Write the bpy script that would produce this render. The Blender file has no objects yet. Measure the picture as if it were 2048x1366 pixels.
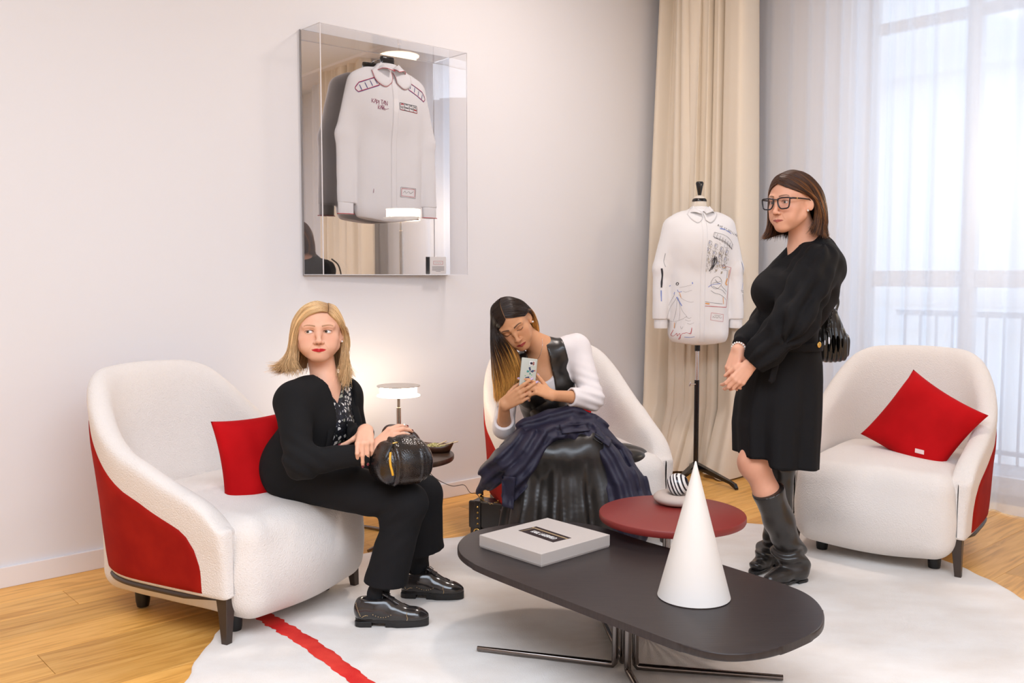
import bpy, bmesh, math, random
import numpy as np
from mathutils import Vector, Matrix
from mathutils.bvhtree import BVHTree
random.seed(7); rng = np.random.RandomState(7)
S = bpy.context.scene
COL = S.collection
PI = math.pi

# ---------------------------------------------------------------- camera, sky, lights, exposure
F_PX, CAM_H = 1853.0, 1.27
PITCH = math.atan(132 / F_PX)
cam_d = bpy.data.cameras.new('camera')
cam = bpy.data.objects.new('camera', cam_d); COL.objects.link(cam)
cam_d.sensor_width = 36.0; cam_d.lens = 36.0 * F_PX / 2048; cam_d.clip_start = 0.05
cam.location = (0, 0, CAM_H); cam.rotation_euler = (PI / 2 - PITCH, 0, 0)
S.camera = cam
S.view_settings.view_transform = 'Standard'; S.view_settings.look = 'None'
S.view_settings.exposure = 0.0; S.view_settings.gamma = 1.0
S.view_settings.use_curve_mapping = False
S.cycles.max_bounces = 7; S.cycles.transparent_max_bounces = 14; S.cycles.use_adaptive_sampling = True; S.cycles.adaptive_threshold = .03
S.cycles.diffuse_bounces = 4; S.cycles.glossy_bounces = 4; S.cycles.transmission_bounces = 5
S.cycles.sample_clamp_indirect = 6.0
S.cycles.caustics_reflective = False; S.cycles.caustics_refractive = False

w = bpy.data.worlds.new('sky'); S.world = w; w.use_nodes = True
bg = w.node_tree.nodes['Background']
bg.inputs[0].default_value = (0.64, 0.79, 1.0, 1); bg.inputs[1].default_value = 2.7

# room frame: A = foot of the left wall at the picture's left edge, UT runs along the left wall, VS away from it
A = Vector((-2.086, 3.694, 0)); UT = Vector((.743, .669, 0)).normalized(); VS = Vector((.669, -.743, 0)).normalized()
T_NEAR, T_WALL, S_FAR, CEIL = -5.2, 4.50, 6.2, 3.45
ROOM = math.atan2(UT.y, UT.x)
def RW(t, s, z=0.0): return A + UT * t + VS * s + Vector((0, 0, z))

def area(name, loc, aim, size, power, col, sy=None, shape='RECTANGLE'):
    d = bpy.data.lights.new(name, 'AREA'); d.energy = power; d.color = col
    d.shape = shape; d.size = size
    if shape in ('RECTANGLE', 'ELLIPSE'): d.size_y = sy or size
    o = bpy.data.objects.new(name, d); COL.objects.link(o); o.location = loc
    o.rotation_euler = (Vector(aim) - Vector(loc)).to_track_quat('-Z', 'Y').to_euler()
    return o
WARM = (1.0, .88, .82)
area('ceiling_lamp_light', (.60, 4.40, 3.34), (.60, 4.40, 0), .34, 23, WARM, shape='DISK')
area('ceiling_fill_light', (-.7, .3, 3.40), (-.7, .3, 0), 2.4, 142, (.73, .85, 1.0), 2.4)  # added fill under the ceiling standing in for bounced light, no fixture there
area('ceiling_fill_light', (1.5, .0, 3.40), (1.5, .0, 0), 2.0, 92, (.73, .85, 1.0), 2.0)  # second added fill, bluish against the warm bounce

# ---------------------------------------------------------------- pixel to world
def ray(px, py):
    x = (px - 1024) / F_PX; y = -(py - 683) / F_PX
    return Vector((x, math.cos(PITCH) + y * math.sin(PITCH), -math.sin(PITCH) + y * math.cos(PITCH)))
def U(px, py, Y): r = ray(px, py); return Vector((0, 0, CAM_H)) + r * (Y / r.y)
def G(px, py, z=0.0): r = ray(px, py); return Vector((0, 0, CAM_H)) + r * ((z - CAM_H) / r.z)

# ---------------------------------------------------------------- materials
MATS = {}
def mat(name, col, rough=.6, metal=0.0, spec=.5, sheen=0.0, coat=0.0, bump=None, var=None, trans=0.0, emit=None, attr=None, sss=0.0, ior=None, alpha=None):
    if name in MATS: return MATS[name]
    m = bpy.data.materials.new(name); m.use_nodes = True; MATS[name] = m
    nt = m.node_tree; b = nt.nodes['Principled BSDF']; N = nt.nodes.new; L = nt.links.new
    c = (*col, 1)
    b.inputs['Base Color'].default_value = c
    b.inputs['Roughness'].default_value = rough; b.inputs['Metallic'].default_value = metal
    b.inputs['Specular IOR Level'].default_value = spec
    if sheen: b.inputs['Sheen Weight'].default_value = sheen; b.inputs['Sheen Roughness'].default_value = .5; b.inputs['Sheen Tint'].default_value = c
    if coat: b.inputs['Coat Weight'].default_value = coat; b.inputs['Coat Roughness'].default_value = .12
    if trans: b.inputs['Transmission Weight'].default_value = trans
    if ior: b.inputs['IOR'].default_value = ior
    if sss: b.inputs['Subsurface Weight'].default_value = sss; b.inputs['Subsurface Radius'].default_value = (.012, .005, .003); b.inputs['Subsurface Scale'].default_value = 1
    if alpha is not None: b.inputs['Alpha'].default_value = alpha
    if emit: b.inputs['Emission Color'].default_value = (*emit[0], 1); b.inputs['Emission Strength'].default_value = emit[1]
    tc = N('ShaderNodeTexCoord')
    if attr:
        a = N('ShaderNodeVertexColor'); a.layer_name = 'tint'; L(a.outputs[0], b.inputs['Base Color'])
    if var:   # (scale, col2, stretch, lo, hi)
        sc, c2, st = var[:3]
        mp = N('ShaderNodeMapping'); mp.inputs['Scale'].default_value = st
        nz = N('ShaderNodeTexNoise'); nz.inputs['Scale'].default_value = sc; nz.inputs['Detail'].default_value = 5
        rp = N('ShaderNodeValToRGB'); rp.color_ramp.elements[0].color = c; rp.color_ramp.elements[1].color = (*c2, 1)
        rp.color_ramp.elements[0].position = var[3] if len(var) > 3 else .35; rp.color_ramp.elements[1].position = var[4] if len(var) > 4 else .68
        L(tc.outputs['Object'], mp.inputs[0]); L(mp.outputs[0], nz.inputs[0]); L(nz.outputs[0], rp.inputs[0]); L(rp.outputs[0], b.inputs['Base Color'])
    if bump:  # list of (kind, scale, strength, dist)
        prev = None
        for kind, sc, stg, dist in bump:
            if kind == 'noise':
                t = N('ShaderNodeTexNoise'); t.inputs['Scale'].default_value = sc; t.inputs['Detail'].default_value = 3; out = t.outputs[0]; L(tc.outputs['Object'], t.inputs[0])
            elif kind == 'voronoi':
                t = N('ShaderNodeTexVoronoi'); t.inputs['Scale'].default_value = sc; out = t.outputs['Distance']; L(tc.outputs['Object'], t.inputs[0])
            else:
                t = N('ShaderNodeTexWave'); t.inputs['Scale'].default_value = sc; t.inputs['Distortion'].default_value = .6; out = t.outputs['Fac']; L(tc.outputs['Object'], t.inputs[0])
            bp = N('ShaderNodeBump'); bp.inputs['Strength'].default_value = stg; bp.inputs['Distance'].default_value = dist
            L(out, bp.inputs['Height'])
            if prev: L(prev.outputs[0], bp.inputs['Normal'])
            prev = bp
        L(prev.outputs[0], b.inputs['Normal'])
    return m

# ---------------------------------------------------------------- objects
def tag(o, label=None, cat=None, group=None, kind=None):
    if label: o['label'] = label
    if cat: o['category'] = cat
    if group: o['group'] = group
    if kind: o['kind'] = kind
    return o
def empty(name, loc, rz=0.0, label=None, cat=None, group=None):
    o = bpy.data.objects.new(name, None); COL.objects.link(o); o.location = loc; o.rotation_euler = (0, 0, rz)
    o.empty_display_size = .1
    return tag(o, label, cat, group)
def mesh_obj(name, verts, faces, m=None, parent=None, smooth=False, world=False, origin=None):
    """verts in the parent's space (world=True: given in world space). origin moves the object's origin there."""
    me = bpy.data.meshes.new(name)
    v = np.asarray(verts, dtype=np.float64).reshape(-1, 3)
    mw = None
    if parent is not None and world:
        bpy.context.view_layer.update()
        mi = np.array(parent.matrix_world.inverted()); v = v @ mi[:3, :3].T + mi[:3, 3]
    if origin is not None: v = v - np.array(origin)
    if isinstance(faces, np.ndarray):
        n = len(faces); k = faces.shape[1]
        me.vertices.add(len(v)); me.vertices.foreach_set('co', v.astype(np.float32).ravel())
        me.loops.add(n * k); me.loops.foreach_set('vertex_index', faces.astype(np.int32).ravel())
        me.polygons.add(n); me.polygons.foreach_set('loop_start', np.arange(0, n * k, k, dtype=np.int32))
        me.update(calc_edges=True); me.validate()
    else:
        me.from_pydata([tuple(x) for x in v], [], [tuple(f) for f in faces]); me.update()
    if smooth: me.polygons.foreach_set('use_smooth', [True] * len(me.polygons))
    o = bpy.data.objects.new(name, me); COL.objects.link(o)
    if m: me.materials.append(m)
    if parent is not None: o.parent = parent
    if origin is not None: o.location = origin
    return o
def bm_obj(name, bm, m=None, parent=None, smooth=False, world=False, angle=None):
    bmesh.ops.recalc_face_normals(bm, faces=bm.faces)
    me = bpy.data.meshes.new(name); bm.to_mesh(me); bm.free()
    o = bpy.data.objects.new(name, me); COL.objects.link(o)
    if m:
        for x in (m if isinstance(m, (list, tuple)) else [m]): me.materials.append(x)
    if smooth: me.polygons.foreach_set('use_smooth', [True] * len(me.polygons))
    if smooth and angle: me.set_sharp_from_angle(angle=angle)
    if parent is not None:
        o.parent = parent
        if world:
            bpy.context.view_layer.update(); me.transform(parent.matrix_world.inverted())
    return o
def box_bm(bm, c, h, rot=None, bev=0.0, seg=2):
    M = Matrix.Translation(c) @ (rot.to_4x4() if rot is not None else Matrix()) @ Matrix.Diagonal((h[0] * 2, h[1] * 2, h[2] * 2, 1))
    r = bmesh.ops.create_cube(bm, size=1, matrix=M)
    if bev:
        es = {e for v in r['verts'] for e in v.link_edges}
        bmesh.ops.bevel(bm, geom=list(es), offset=bev, segments=seg, affect='EDGES', profile=.6)
def lathe(bm, prof, n=48, c=(0, 0, 0), sx=1, sy=1):
    rings = []
    for r, z in prof:
        if r < 1e-6: rings.append([bm.verts.new((c[0], c[1], c[2] + z))])
        else: rings.append([bm.verts.new((c[0] + r * sx * math.cos(2 * PI * i / n), c[1] + r * sy * math.sin(2 * PI * i / n), c[2] + z)) for i in range(n)])
    for a, b in zip(rings, rings[1:]):
        for i in range(n):
            j = (i + 1) % n
            if len(a) == 1 and len(b) == 1: continue
            if len(a) == 1: bm.faces.new((a[0], b[j], b[i]))
            elif len(b) == 1: bm.faces.new((a[i], a[j], b[0]))
            else: bm.faces.new((a[i], a[j], b[j], b[i]))
def tube(bm, pts, r, n=10, closed=False, flat=None, cap=True):
    """tube along pts; r number or list; flat=(axis vector, factor) squashes the section along an axis"""
    pts = [Vector(p) for p in pts]; rings = []
    R = r if isinstance(r, (list, tuple)) else [r] * len(pts)
    up = None
    for i, p in enumerate(pts):
        if closed: d = (pts[(i + 1) % len(pts)] - pts[i - 1])
        else: d = pts[min(i + 1, len(pts) - 1)] - pts[max(i - 1, 0)]
        d.normalize()
        if up is None: up = Vector((0, 0, 1)) if abs(d.z) < .9 else Vector((1, 0, 0))
        x = d.cross(up)
        if x.length < 1e-4: x = d.orthogonal()
        x.normalize(); y = x.cross(d).normalized(); up = y
        ring = []
        for k in range(n):
            a = 2 * PI * k / n
            o = (x * math.cos(a) + y * math.sin(a)) * R[i]
            if flat: ax = Vector(flat[0]).normalized(); o = o - ax * o.dot(ax) * (1 - flat[1])
            ring.append(bm.verts.new(p + o))
        rings.append(ring)
    m = len(rings)
    for i in range(m if closed else m - 1):
        a, b = rings[i], rings[(i + 1) % m]
        for k in range(n):
            bm.faces.new((a[k], a[(k + 1) % n], b[(k + 1) % n], b[k]))
    if cap and not closed:
        bm.faces.new(rings[0][::-1]); bm.faces.new(rings[-1])
def spline(pts, n):
    """Catmull-Rom resample of a polyline (array k x d) into n points"""
    P = np.asarray(pts, float); k = len(P)
    P = np.vstack([2 * P[0] - P[1], P, 2 * P[-1] - P[-2]])
    t = np.linspace(0, k - 1 - 1e-9, n); i = t.astype(int); f = (t - i)[:, None]
    a, b, c, d = P[i], P[i + 1], P[i + 2], P[i + 3]
    return .5 * (2 * b + (c - a) * f + (2 * a - 5 * b + 4 * c - d) * f ** 2 + (3 * b - a - 3 * c + d) * f ** 3)
def poly_prism(bm, pts, z0, z1, bev=0.0, seg=2):
    """extrude a plan outline from z0 up to z1"""
    vs = [bm.verts.new((p[0], p[1], z0)) for p in pts]; f = bm.faces.new(vs)
    r = bmesh.ops.extrude_face_region(bm, geom=[f]); nv = [g for g in r['geom'] if isinstance(g, bmesh.types.BMVert)]
    for v in nv: v.co.z = z1
    if bev:
        top = [e for e in bm.edges if all(abs(v.co.z - z1) < 1e-6 or abs(v.co.z - z0) < 1e-6 for v in e.verts) and abs(e.verts[0].co.z - e.verts[1].co.z) < 1e-6]
        bmesh.ops.bevel(bm, geom=top, offset=bev, segments=seg, affect='EDGES', profile=.6)
def grid_mesh(P, close_u=False, close_v=False):
    """P: (nu, nv, 3) array -> verts, faces"""
    nu, nv = P.shape[:2]; idx = np.arange(nu * nv).reshape(nu, nv)
    iu = np.arange(nu if close_u else nu - 1); iv = np.arange(nv if close_v else nv - 1)
    a = idx[np.ix_(iu, iv)]; b = idx[np.ix_((iu + 1) % nu, iv)]; c = idx[np.ix_((iu + 1) % nu, (iv + 1) % nv)]; d = idx[np.ix_(iu, (iv + 1) % nv)]
    return P.reshape(-1, 3), np.stack([a, b, c, d], -1).reshape(-1, 4)

# ---------------------------------------------------------------- signed distance modelling
def _seg(P, a, b):
    ab = b - a; L = max(float(ab @ ab), 1e-12)
    t = np.clip(((P - a) @ ab) / L, 0, 1)
    return t, P - a - t[..., None] * ab
class Cap:
    def __init__(s, a, b, ra, rb=None, k=.01, sub=False):
        s.a, s.b = np.array(a, np.float32), np.array(b, np.float32); s.ra = ra; s.rb = ra if rb is None else rb; s.k = k; s.sub = sub
        m = max(s.ra, s.rb); s.lo = np.minimum(s.a, s.b) - m; s.hi = np.maximum(s.a, s.b) + m
    def d(s, P):
        t, v = _seg(P, s.a, s.b); return np.sqrt((v * v).sum(-1)) - (s.ra + (s.rb - s.ra) * t)
class Ell:
    def __init__(s, c, r, rot=None, k=.01, sub=False):
        s.c = np.array(c, np.float32); s.r = np.array(r, np.float32); s.k = k; s.sub = sub
        s.R = None if rot is None else np.array(rot, np.float32)
        if s.R is None: e = s.r
        else: e = np.sqrt(((s.R * s.r[None, :]) ** 2).sum(1))
        s.lo = s.c - e; s.hi = s.c + e
    def d(s, P):
        q = P - s.c
        if s.R is not None: q = q @ s.R
        k0 = np.sqrt(((q / s.r) ** 2).sum(-1)); k1 = np.sqrt(((q / s.r ** 2) ** 2).sum(-1))
        return np.where(k1 > 1e-6, k0 * (k0 - 1) / np.maximum(k1, 1e-6), -float(s.r.min()))
class RBox:
    def __init__(s, c, h, r, rot=None, k=.01, sub=False):
        s.c = np.array(c, np.float32); s.h = np.array(h, np.float32); s.r = r; s.k = k; s.sub = sub
        s.R = None if rot is None else np.array(rot, np.float32)
        e = s.h if s.R is None else (np.abs(s.R) * s.h[None, :]).sum(1)
        s.lo = s.c - e; s.hi = s.c + e
    def d(s, P):
        q = P - s.c
        if s.R is not None: q = q @ s.R
        q = np.abs(q) - (s.h - s.r)
        return np.sqrt((np.maximum(q, 0) ** 2).sum(-1)) + np.minimum(q.max(-1), 0) - s.r
class Grp:
    """prims given in a local frame placed by matrix M (4x4)"""
    def __init__(s, prims, M, k=.01, sub=False):
        M = np.array(M, float); s.p = prims; s.k = k; s.sub = sub; s.R = M[:3, :3].astype(np.float32); s.t = M[:3, 3].astype(np.float32)
        s.Ri = np.linalg.inv(M[:3, :3]).T.astype(np.float32); s.sc = float(min(np.linalg.norm(M[:3, i]) for i in range(3)))
        lo = np.min([p.lo for p in prims if not p.sub], 0); hi = np.max([p.hi for p in prims if not p.sub], 0)
        c = np.array([[x, y, z] for x in (lo[0], hi[0]) for y in (lo[1], hi[1]) for z in (lo[2], hi[2])]) @ s.R.T + s.t
        s.lo = c.min(0); s.hi = c.max(0)
    def d(s, P): 
        Q = (P - s.t) @ s.Ri
        d = np.full(P.shape[:-1], 1e3, np.float32)
        sh = d.shape; Q = Q.reshape(-1, 3); d = d.reshape(-1); q0, q1, q2 = [np.ascontiguousarray(Q[:, i]) for i in range(3)]
        for i, p in enumerate(s.p):
            if i < 3: d = _comb(d, p.d(Q), p); continue
            m = p.k + .008; lo, hi = p.lo - m, p.hi + m
            w_ = np.flatnonzero((q0 > lo[0]) & (q0 < hi[0]) & (q1 > lo[1]) & (q1 < hi[1]) & (q2 > lo[2]) & (q2 < hi[2]))
            if len(w_): d[w_] = _comb(d[w_], p.d(Q[w_]), p)
        return d.reshape(sh) * s.sc
def _comb(d, e, p):
    if p.sub:
        if p.k <= 0: return np.maximum(d, -e)
        h = np.maximum(p.k - np.abs(d + e), 0) / p.k; return np.maximum(d, -e) + h * h * p.k * .25
    if p.k <= 0: return np.minimum(d, e)
    h = np.maximum(p.k - np.abs(d - e), 0) / p.k; return np.minimum(d, e) - h * h * p.k * .25
def chain(pts, rs, k=.01):
    return [Cap(pts[i], pts[i + 1], rs[i], rs[i + 1], k) for i in range(len(pts) - 1)]
def axis_coords(lo, hi, res, bands):
    """grid coordinates, finer inside bands [(lo, hi, res)]"""
    x = [lo]
    while x[-1] < hi:
        r = res
        for a, b, rr in bands:
            if a - res < x[-1] < b: r = min(r, rr)
        x.append(x[-1] + r)
    return np.array(x, np.float32)
def sdf_mesh(prims, res, fine=(), disp=None, clip=None, pad=None):
    """blend prims in order and return (verts, quads) by surface nets; fine=[(centre, half, res)]"""
    pad = pad if pad is not None else res * 3
    add = [p for p in prims if not p.sub]
    lo = np.min([p.lo for p in add], 0) - pad; hi = np.max([p.hi for p in add], 0) + pad
    ax = [axis_coords(lo[i], hi[i], res, [(c[i] - h[i], c[i] + h[i], r) for c, h, r in fine]) for i in range(3)]
    X, Y, Z = ax; D = np.full((len(X), len(Y), len(Z)), 10.0, np.float32)
    for p in prims:
        m = p.k + 2 * res
        sl = tuple(slice(max(np.searchsorted(ax[i], p.lo[i] - m) - 1, 0), min(np.searchsorted(ax[i], p.hi[i] + m) + 1, len(ax[i]))) for i in range(3))
        if any(s_.stop <= s_.start for s_ in sl): continue
        P = np.stack(np.meshgrid(X[sl[0]], Y[sl[1]], Z[sl[2]], indexing='ij'), -1)
        D[sl] = _comb(D[sl], p.d(P).astype(np.float32), p)
    if disp is not None or clip is not None:
        near = np.argwhere(np.abs(D) < .06)
        P = np.stack([X[near[:, 0]], Y[near[:, 1]], Z[near[:, 2]]], -1)
        dd = D[near[:, 0], near[:, 1], near[:, 2]]
        if disp is not None: dd = dd + disp(P).astype(np.float32)
        D[near[:, 0], near[:, 1], near[:, 2]] = dd
        if clip is not None:
            ins = np.argwhere(D < .06); P = np.stack([X[ins[:, 0]], Y[ins[:, 1]], Z[ins[:, 2]]], -1)
            D[ins[:, 0], ins[:, 1], ins[:, 2]] = np.maximum(D[ins[:, 0], ins[:, 1], ins[:, 2]], clip(P).astype(np.float32))
    return nets(D, ax)
def nets(D, ax):
    s = D < 0
    c = [s[i:s.shape[0] - 1 + i, j:s.shape[1] - 1 + j, k:s.shape[2] - 1 + k] for i in (0, 1) for j in (0, 1) for k in (0, 1)]
    cnt = sum(x.astype(np.int8) for x in c); act = (cnt > 0) & (cnt < 8)
    I = np.argwhere(act); ids = np.full(act.shape, -1, np.int32); ids[act] = np.arange(len(I))
    acc = np.zeros((len(I), 3)); n = np.zeros(len(I))
    X, Y, Z = ax
    off = [(0, 0, 0), (0, 0, 1), (0, 1, 0), (0, 1, 1), (1, 0, 0), (1, 0, 1), (1, 1, 0), (1, 1, 1)]
    vals = [D[I[:, 0] + o[0], I[:, 1] + o[1], I[:, 2] + o[2]] for o in off]
    pos = [np.stack([X[I[:, 0] + o[0]], Y[I[:, 1] + o[1]], Z[I[:, 2] + o[2]]], -1) for o in off]
    for a in range(8):
        for b in range(a + 1, 8):
            if sum(abs(off[a][q] - off[b][q]) for q in range(3)) != 1: continue
            m = (vals[a] < 0) != (vals[b] < 0)
            t = vals[a][m] / (vals[a][m] - vals[b][m])
            acc[m] += pos[a][m] + (pos[b][m] - pos[a][m]) * t[:, None]; n[m] += 1
    V = acc / np.maximum(n, 1)[:, None]
    Fs = []
    for axn in range(3):
        sl0 = [slice(1, -1)] * 3; sl0[axn] = slice(0, -1); sl1 = [slice(1, -1)] * 3; sl1[axn] = slice(1, None)
        a = s[tuple(sl0)]; b = s[tuple(sl1)]
        E = np.argwhere(a != b); flip = a[E[:, 0], E[:, 1], E[:, 2]]
        o1, o2 = [(1, 2), (2, 0), (0, 1)][axn]
        E = E.copy()
        base = E.copy()
        for q in (o1, o2): base[:, q] += 1
        q00 = base.copy(); q10 = base.copy(); q01 = base.copy(); q11 = base.copy()
        q10[:, o1] -= 1; q01[:, o2] -= 1; q11[:, o1] -= 1; q11[:, o2] -= 1
        g = lambda q: ids[q[:, 0], q[:, 1], q[:, 2]]
        f = np.stack([g(q00), g(q10), g(q11), g(q01)], -1)
        f[~flip] = f[~flip][:, ::-1]
        Fs.append(f)
    Fq = np.vstack(Fs); Fq = Fq[(Fq >= 0).all(1)]
    vol = (V[Fq[:, 0]] * np.cross(V[Fq[:, 1]], V[Fq[:, 2]])).sum() + (V[Fq[:, 0]] * np.cross(V[Fq[:, 2]], V[Fq[:, 3]])).sum()
    if vol < 0: Fq = Fq[:, ::-1]
    return V, np.ascontiguousarray(Fq)
def relax(V, Fq, it=1, lam=.5):
    e = np.vstack([Fq[:, [0, 1]], Fq[:, [1, 2]], Fq[:, [2, 3]], Fq[:, [3, 0]]]); e = np.vstack([e, e[:, ::-1]])
    n = np.bincount(e[:, 0], minlength=len(V))[:, None]
    for _ in range(it):
        a = np.stack([np.bincount(e[:, 0], V[e[:, 1], i], len(V)) for i in range(3)], -1) / np.maximum(n, 1)
        V = V + (a - V) * lam
    return V
def sdf_obj(name, prims, res, m, parent=None, fine=(), disp=None, clip=None, it=1, world=True, colour=None, origin=None):
    V, Fq = sdf_mesh(prims, res, fine, disp, clip)
    if it: V = relax(V, Fq, it)
    C_ = colour(V) if colour else None
    o = mesh_obj(name, V, Fq, m, parent, smooth=True, world=world, origin=origin)
    if C_ is not None: set_tint(o, C_)
    return o
def set_tint(o, C_):
    at = o.data.color_attributes.new('tint', 'FLOAT_COLOR', 'POINT')
    c4 = np.ones((len(C_), 4), np.float32); c4[:, :3] = C_; at.data.foreach_set('color', c4.ravel())
def noise3(P, f, seed=0):
    """cheap smooth pseudo noise from sines, about -1..1"""
    r = np.random.RandomState(seed); o = 0
    for i in range(5):
        d = r.normal(size=3); d /= np.linalg.norm(d); o = o + np.sin((P @ d) * f * (.7 + .25 * i) + r.rand() * 6.28 + 1.3 * np.sin((P @ d[::-1]) * f * .6 + i))
    return o / 3
# ================================================================ the room
M_WALL = mat('wall_paint', (.83, .82, .84), .85, bump=[('noise', 900, .05, .001)])
M_CEIL = mat('ceiling_paint', (.82, .83, .86), .9)
M_TRIM = mat('trim_paint', (.88, .84, .835), .5)
M_WOOD = bpy.data.materials.new('oak_plank'); M_WOOD.use_nodes = True
def _oak():
    nt = M_WOOD.node_tree; b = nt.nodes['Principled BSDF']; N = nt.nodes.new; L = nt.links.new
    tc = N('ShaderNodeTexCoord'); oi = N('ShaderNodeObjectInfo')
    ad = N('ShaderNodeVectorMath'); ad.operation = 'MULTIPLY_ADD'; ad.inputs[1].default_value = (31, 17, 5)
    cb = N('ShaderNodeCombineXYZ'); L(oi.outputs['Random'], cb.inputs[0]); L(oi.outputs['Random'], cb.inputs[1])
    L(cb.outputs[0], ad.inputs[0]); L(tc.outputs['Object'], ad.inputs[2])
    mp = N('ShaderNodeMapping'); mp.inputs['Scale'].default_value = (1.1, 14, 1); L(ad.outputs[0], mp.inputs[0])
    nz = N('ShaderNodeTexNoise'); nz.inputs['Scale'].default_value = 2.2; nz.inputs['Detail'].default_value = 8; nz.inputs['Distortion'].default_value = 1.2; L(mp.outputs[0], nz.inputs[0])
    rp = N('ShaderNodeValToRGB'); e = rp.color_ramp.elements
    e[0].position = .30; e[0].color = (.62, .285, .055, 1); e[1].position = .72; e[1].color = (.95, .53, .15, 1)
    k = e.new(.5); k.color = (.84, .43, .10, 1); L(nz.outputs[0], rp.inputs[0])
    # knots
    mp2 = N('ShaderNodeMapping'); mp2.inputs['Scale'].default_value = (1.3, 2.8, 1); L(ad.outputs[0], mp2.inputs[0])
    vo = N('ShaderNodeTexVoronoi'); vo.inputs['Scale'].default_value = 1.6; L(mp2.outputs[0], vo.inputs[0])
    r2 = N('ShaderNodeValToRGB'); r2.color_ramp.elements[0].position = .02; r2.color_ramp.elements[0].color = (.25, .2, .15, 1); r2.color_ramp.elements[1].position = .07; r2.color_ramp.elements[1].color = (1, 1, 1, 1)
    L(vo.outputs['Distance'], r2.inputs[0])
    mx = N('ShaderNodeMix'); mx.data_type = 'RGBA'; mx.blend_type = 'MULTIPLY'; mx.inputs[0].default_value = .75
    L(rp.outputs[0], mx.inputs[6]); L(r2.outputs[0], mx.inputs[7])
    hs = N('ShaderNodeHueSaturation'); mr = N('ShaderNodeMapRange'); mr.inputs[3].default_value = .82; mr.inputs[4].default_value = 1.15
    L(oi.outputs['Random'], mr.inputs[0]); L(mr.outputs[0], hs.inputs['Value']); L(mx.outputs[2], hs.inputs['Color']); L(hs.outputs[0], b.inputs['Base Color'])
    b.inputs['Roughness'].default_value = .42; b.inputs['Specular IOR Level'].default_value = .45
    bp = N('ShaderNodeBump'); bp.inputs['Strength'].default_value = .12; bp.inputs['Distance'].default_value = .002; L(nz.outputs[0], bp.inputs['Height']); L(bp.outputs[0], b.inputs['Normal'])
_oak()

def rbox(name, t0, t1, s0, s1, z0, z1, m, parent=None, bev=0.0):
    """a box in room coordinates (t along the left wall, s away from it)"""
    bm = bmesh.new(); box_bm(bm, (0, 0, 0), ((t1 - t0) / 2, (s1 - s0) / 2, (z1 - z0) / 2), bev=bev)
    o = bm_obj(name, bm, m)
    c = RW((t0 + t1) / 2, (s0 + s1) / 2, (z0 + z1) / 2)
    if parent is None: o.location = c; o.rotation_euler = (0, 0, ROOM)
    else:
        M = parent_inv(parent) @ Matrix.Translation(c) @ Matrix.Rotation(ROOM, 4, 'Z'); o.parent = parent
        o.matrix_basis = M
    return o
def parent_inv(p):
    bpy.context.view_layer.update(); return p.matrix_world.inverted()
# with local x along UT and local y = +90 degrees from it, which is -VS: mirror s where it matters
floor = rbox('floor', T_NEAR, T_WALL + .4, -.2, S_FAR + .1, -.10, -.014, mat('subfloor', (.08, .05, .03), .9)); tag(floor, kind='structure')
PW, PL = .205, 2.05
_me_cache = {}
def plank(t0, t1, s0):
    ln = round(t1 - t0, 3)
    if ln not in _me_cache:
        bm = bmesh.new(); box_bm(bm, (0, 0, 0), (ln / 2 - .0007, PW / 2 - .0007, .0065), bev=.0009, seg=1)
        bmesh.ops.recalc_face_normals(bm, faces=bm.faces); me = bpy.data.meshes.new('plank'); bm.to_mesh(me); bm.free(); me.materials.append(M_WOOD); _me_cache[ln] = me
    o = bpy.data.objects.new('plank', _me_cache[ln]); COL.objects.link(o); o.parent = floor
    o.matrix_basis = FI @ Matrix.Translation(RW((t0 + t1) / 2, s0 + PW / 2, -.0065)) @ Matrix.Rotation(ROOM, 4, 'Z')
FI = parent_inv(floor)
row = 0; s0 = 0.0
while s0 < S_FAR - .01:
    off = (row * .77) % PL; t = T_NEAR - off
    while t < T_WALL + .02:
        a, b = max(t, T_NEAR), min(t + PL, T_WALL + .02)
        if b - a > .02: plank(a, b, s0)
        t += PL
    s0 += PW; row += 1

tag(rbox('wall_left', T_NEAR - .12, T_WALL + .4, -.14, 0, 0, CEIL, M_WALL), kind='structure')
tag(rbox('baseboard_left', T_NEAR, T_WALL, 0, .014, 0, .085, M_TRIM, bev=.003), kind='structure')
tag(rbox('wall_near', T_NEAR - .12, T_NEAR, -.02, S_FAR + .1, 0, CEIL, M_WALL), kind='structure')
tag(rbox('wall_far', T_NEAR, T_WALL + .4, S_FAR, S_FAR + .12, 0, CEIL, M_WALL), kind='structure')
tag(rbox('ceiling', T_NEAR - .12, T_WALL + .4, -.14, S_FAR + .12, CEIL, CEIL + .1, M_CEIL), kind='structure')
# window wall with one tall opening, in deep reveals
WS0, WS1, WZ = 1.22, 3.25, 3.25
TH = .40
bm = bmesh.new()
def rb(bm, t0, t1, s0, s1, z0, z1):
    c = RW((t0 + t1) / 2, (s0 + s1) / 2, (z0 + z1) / 2); box_bm(bm, c, ((t1 - t0) / 2, (s1 - s0) / 2, (z1 - z0) / 2), rot=Matrix.Rotation(ROOM, 3, 'Z'))
rb(bm, T_WALL, T_WALL + TH, 0, WS0, 0, CEIL); rb(bm, T_WALL, T_WALL + TH, WS1, S_FAR, 0, CEIL); rb(bm, T_WALL, T_WALL + TH, WS0, WS1, WZ, CEIL)
o = bm_obj('wall_right', bm, M_WALL); tag(o, kind='structure')
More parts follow.
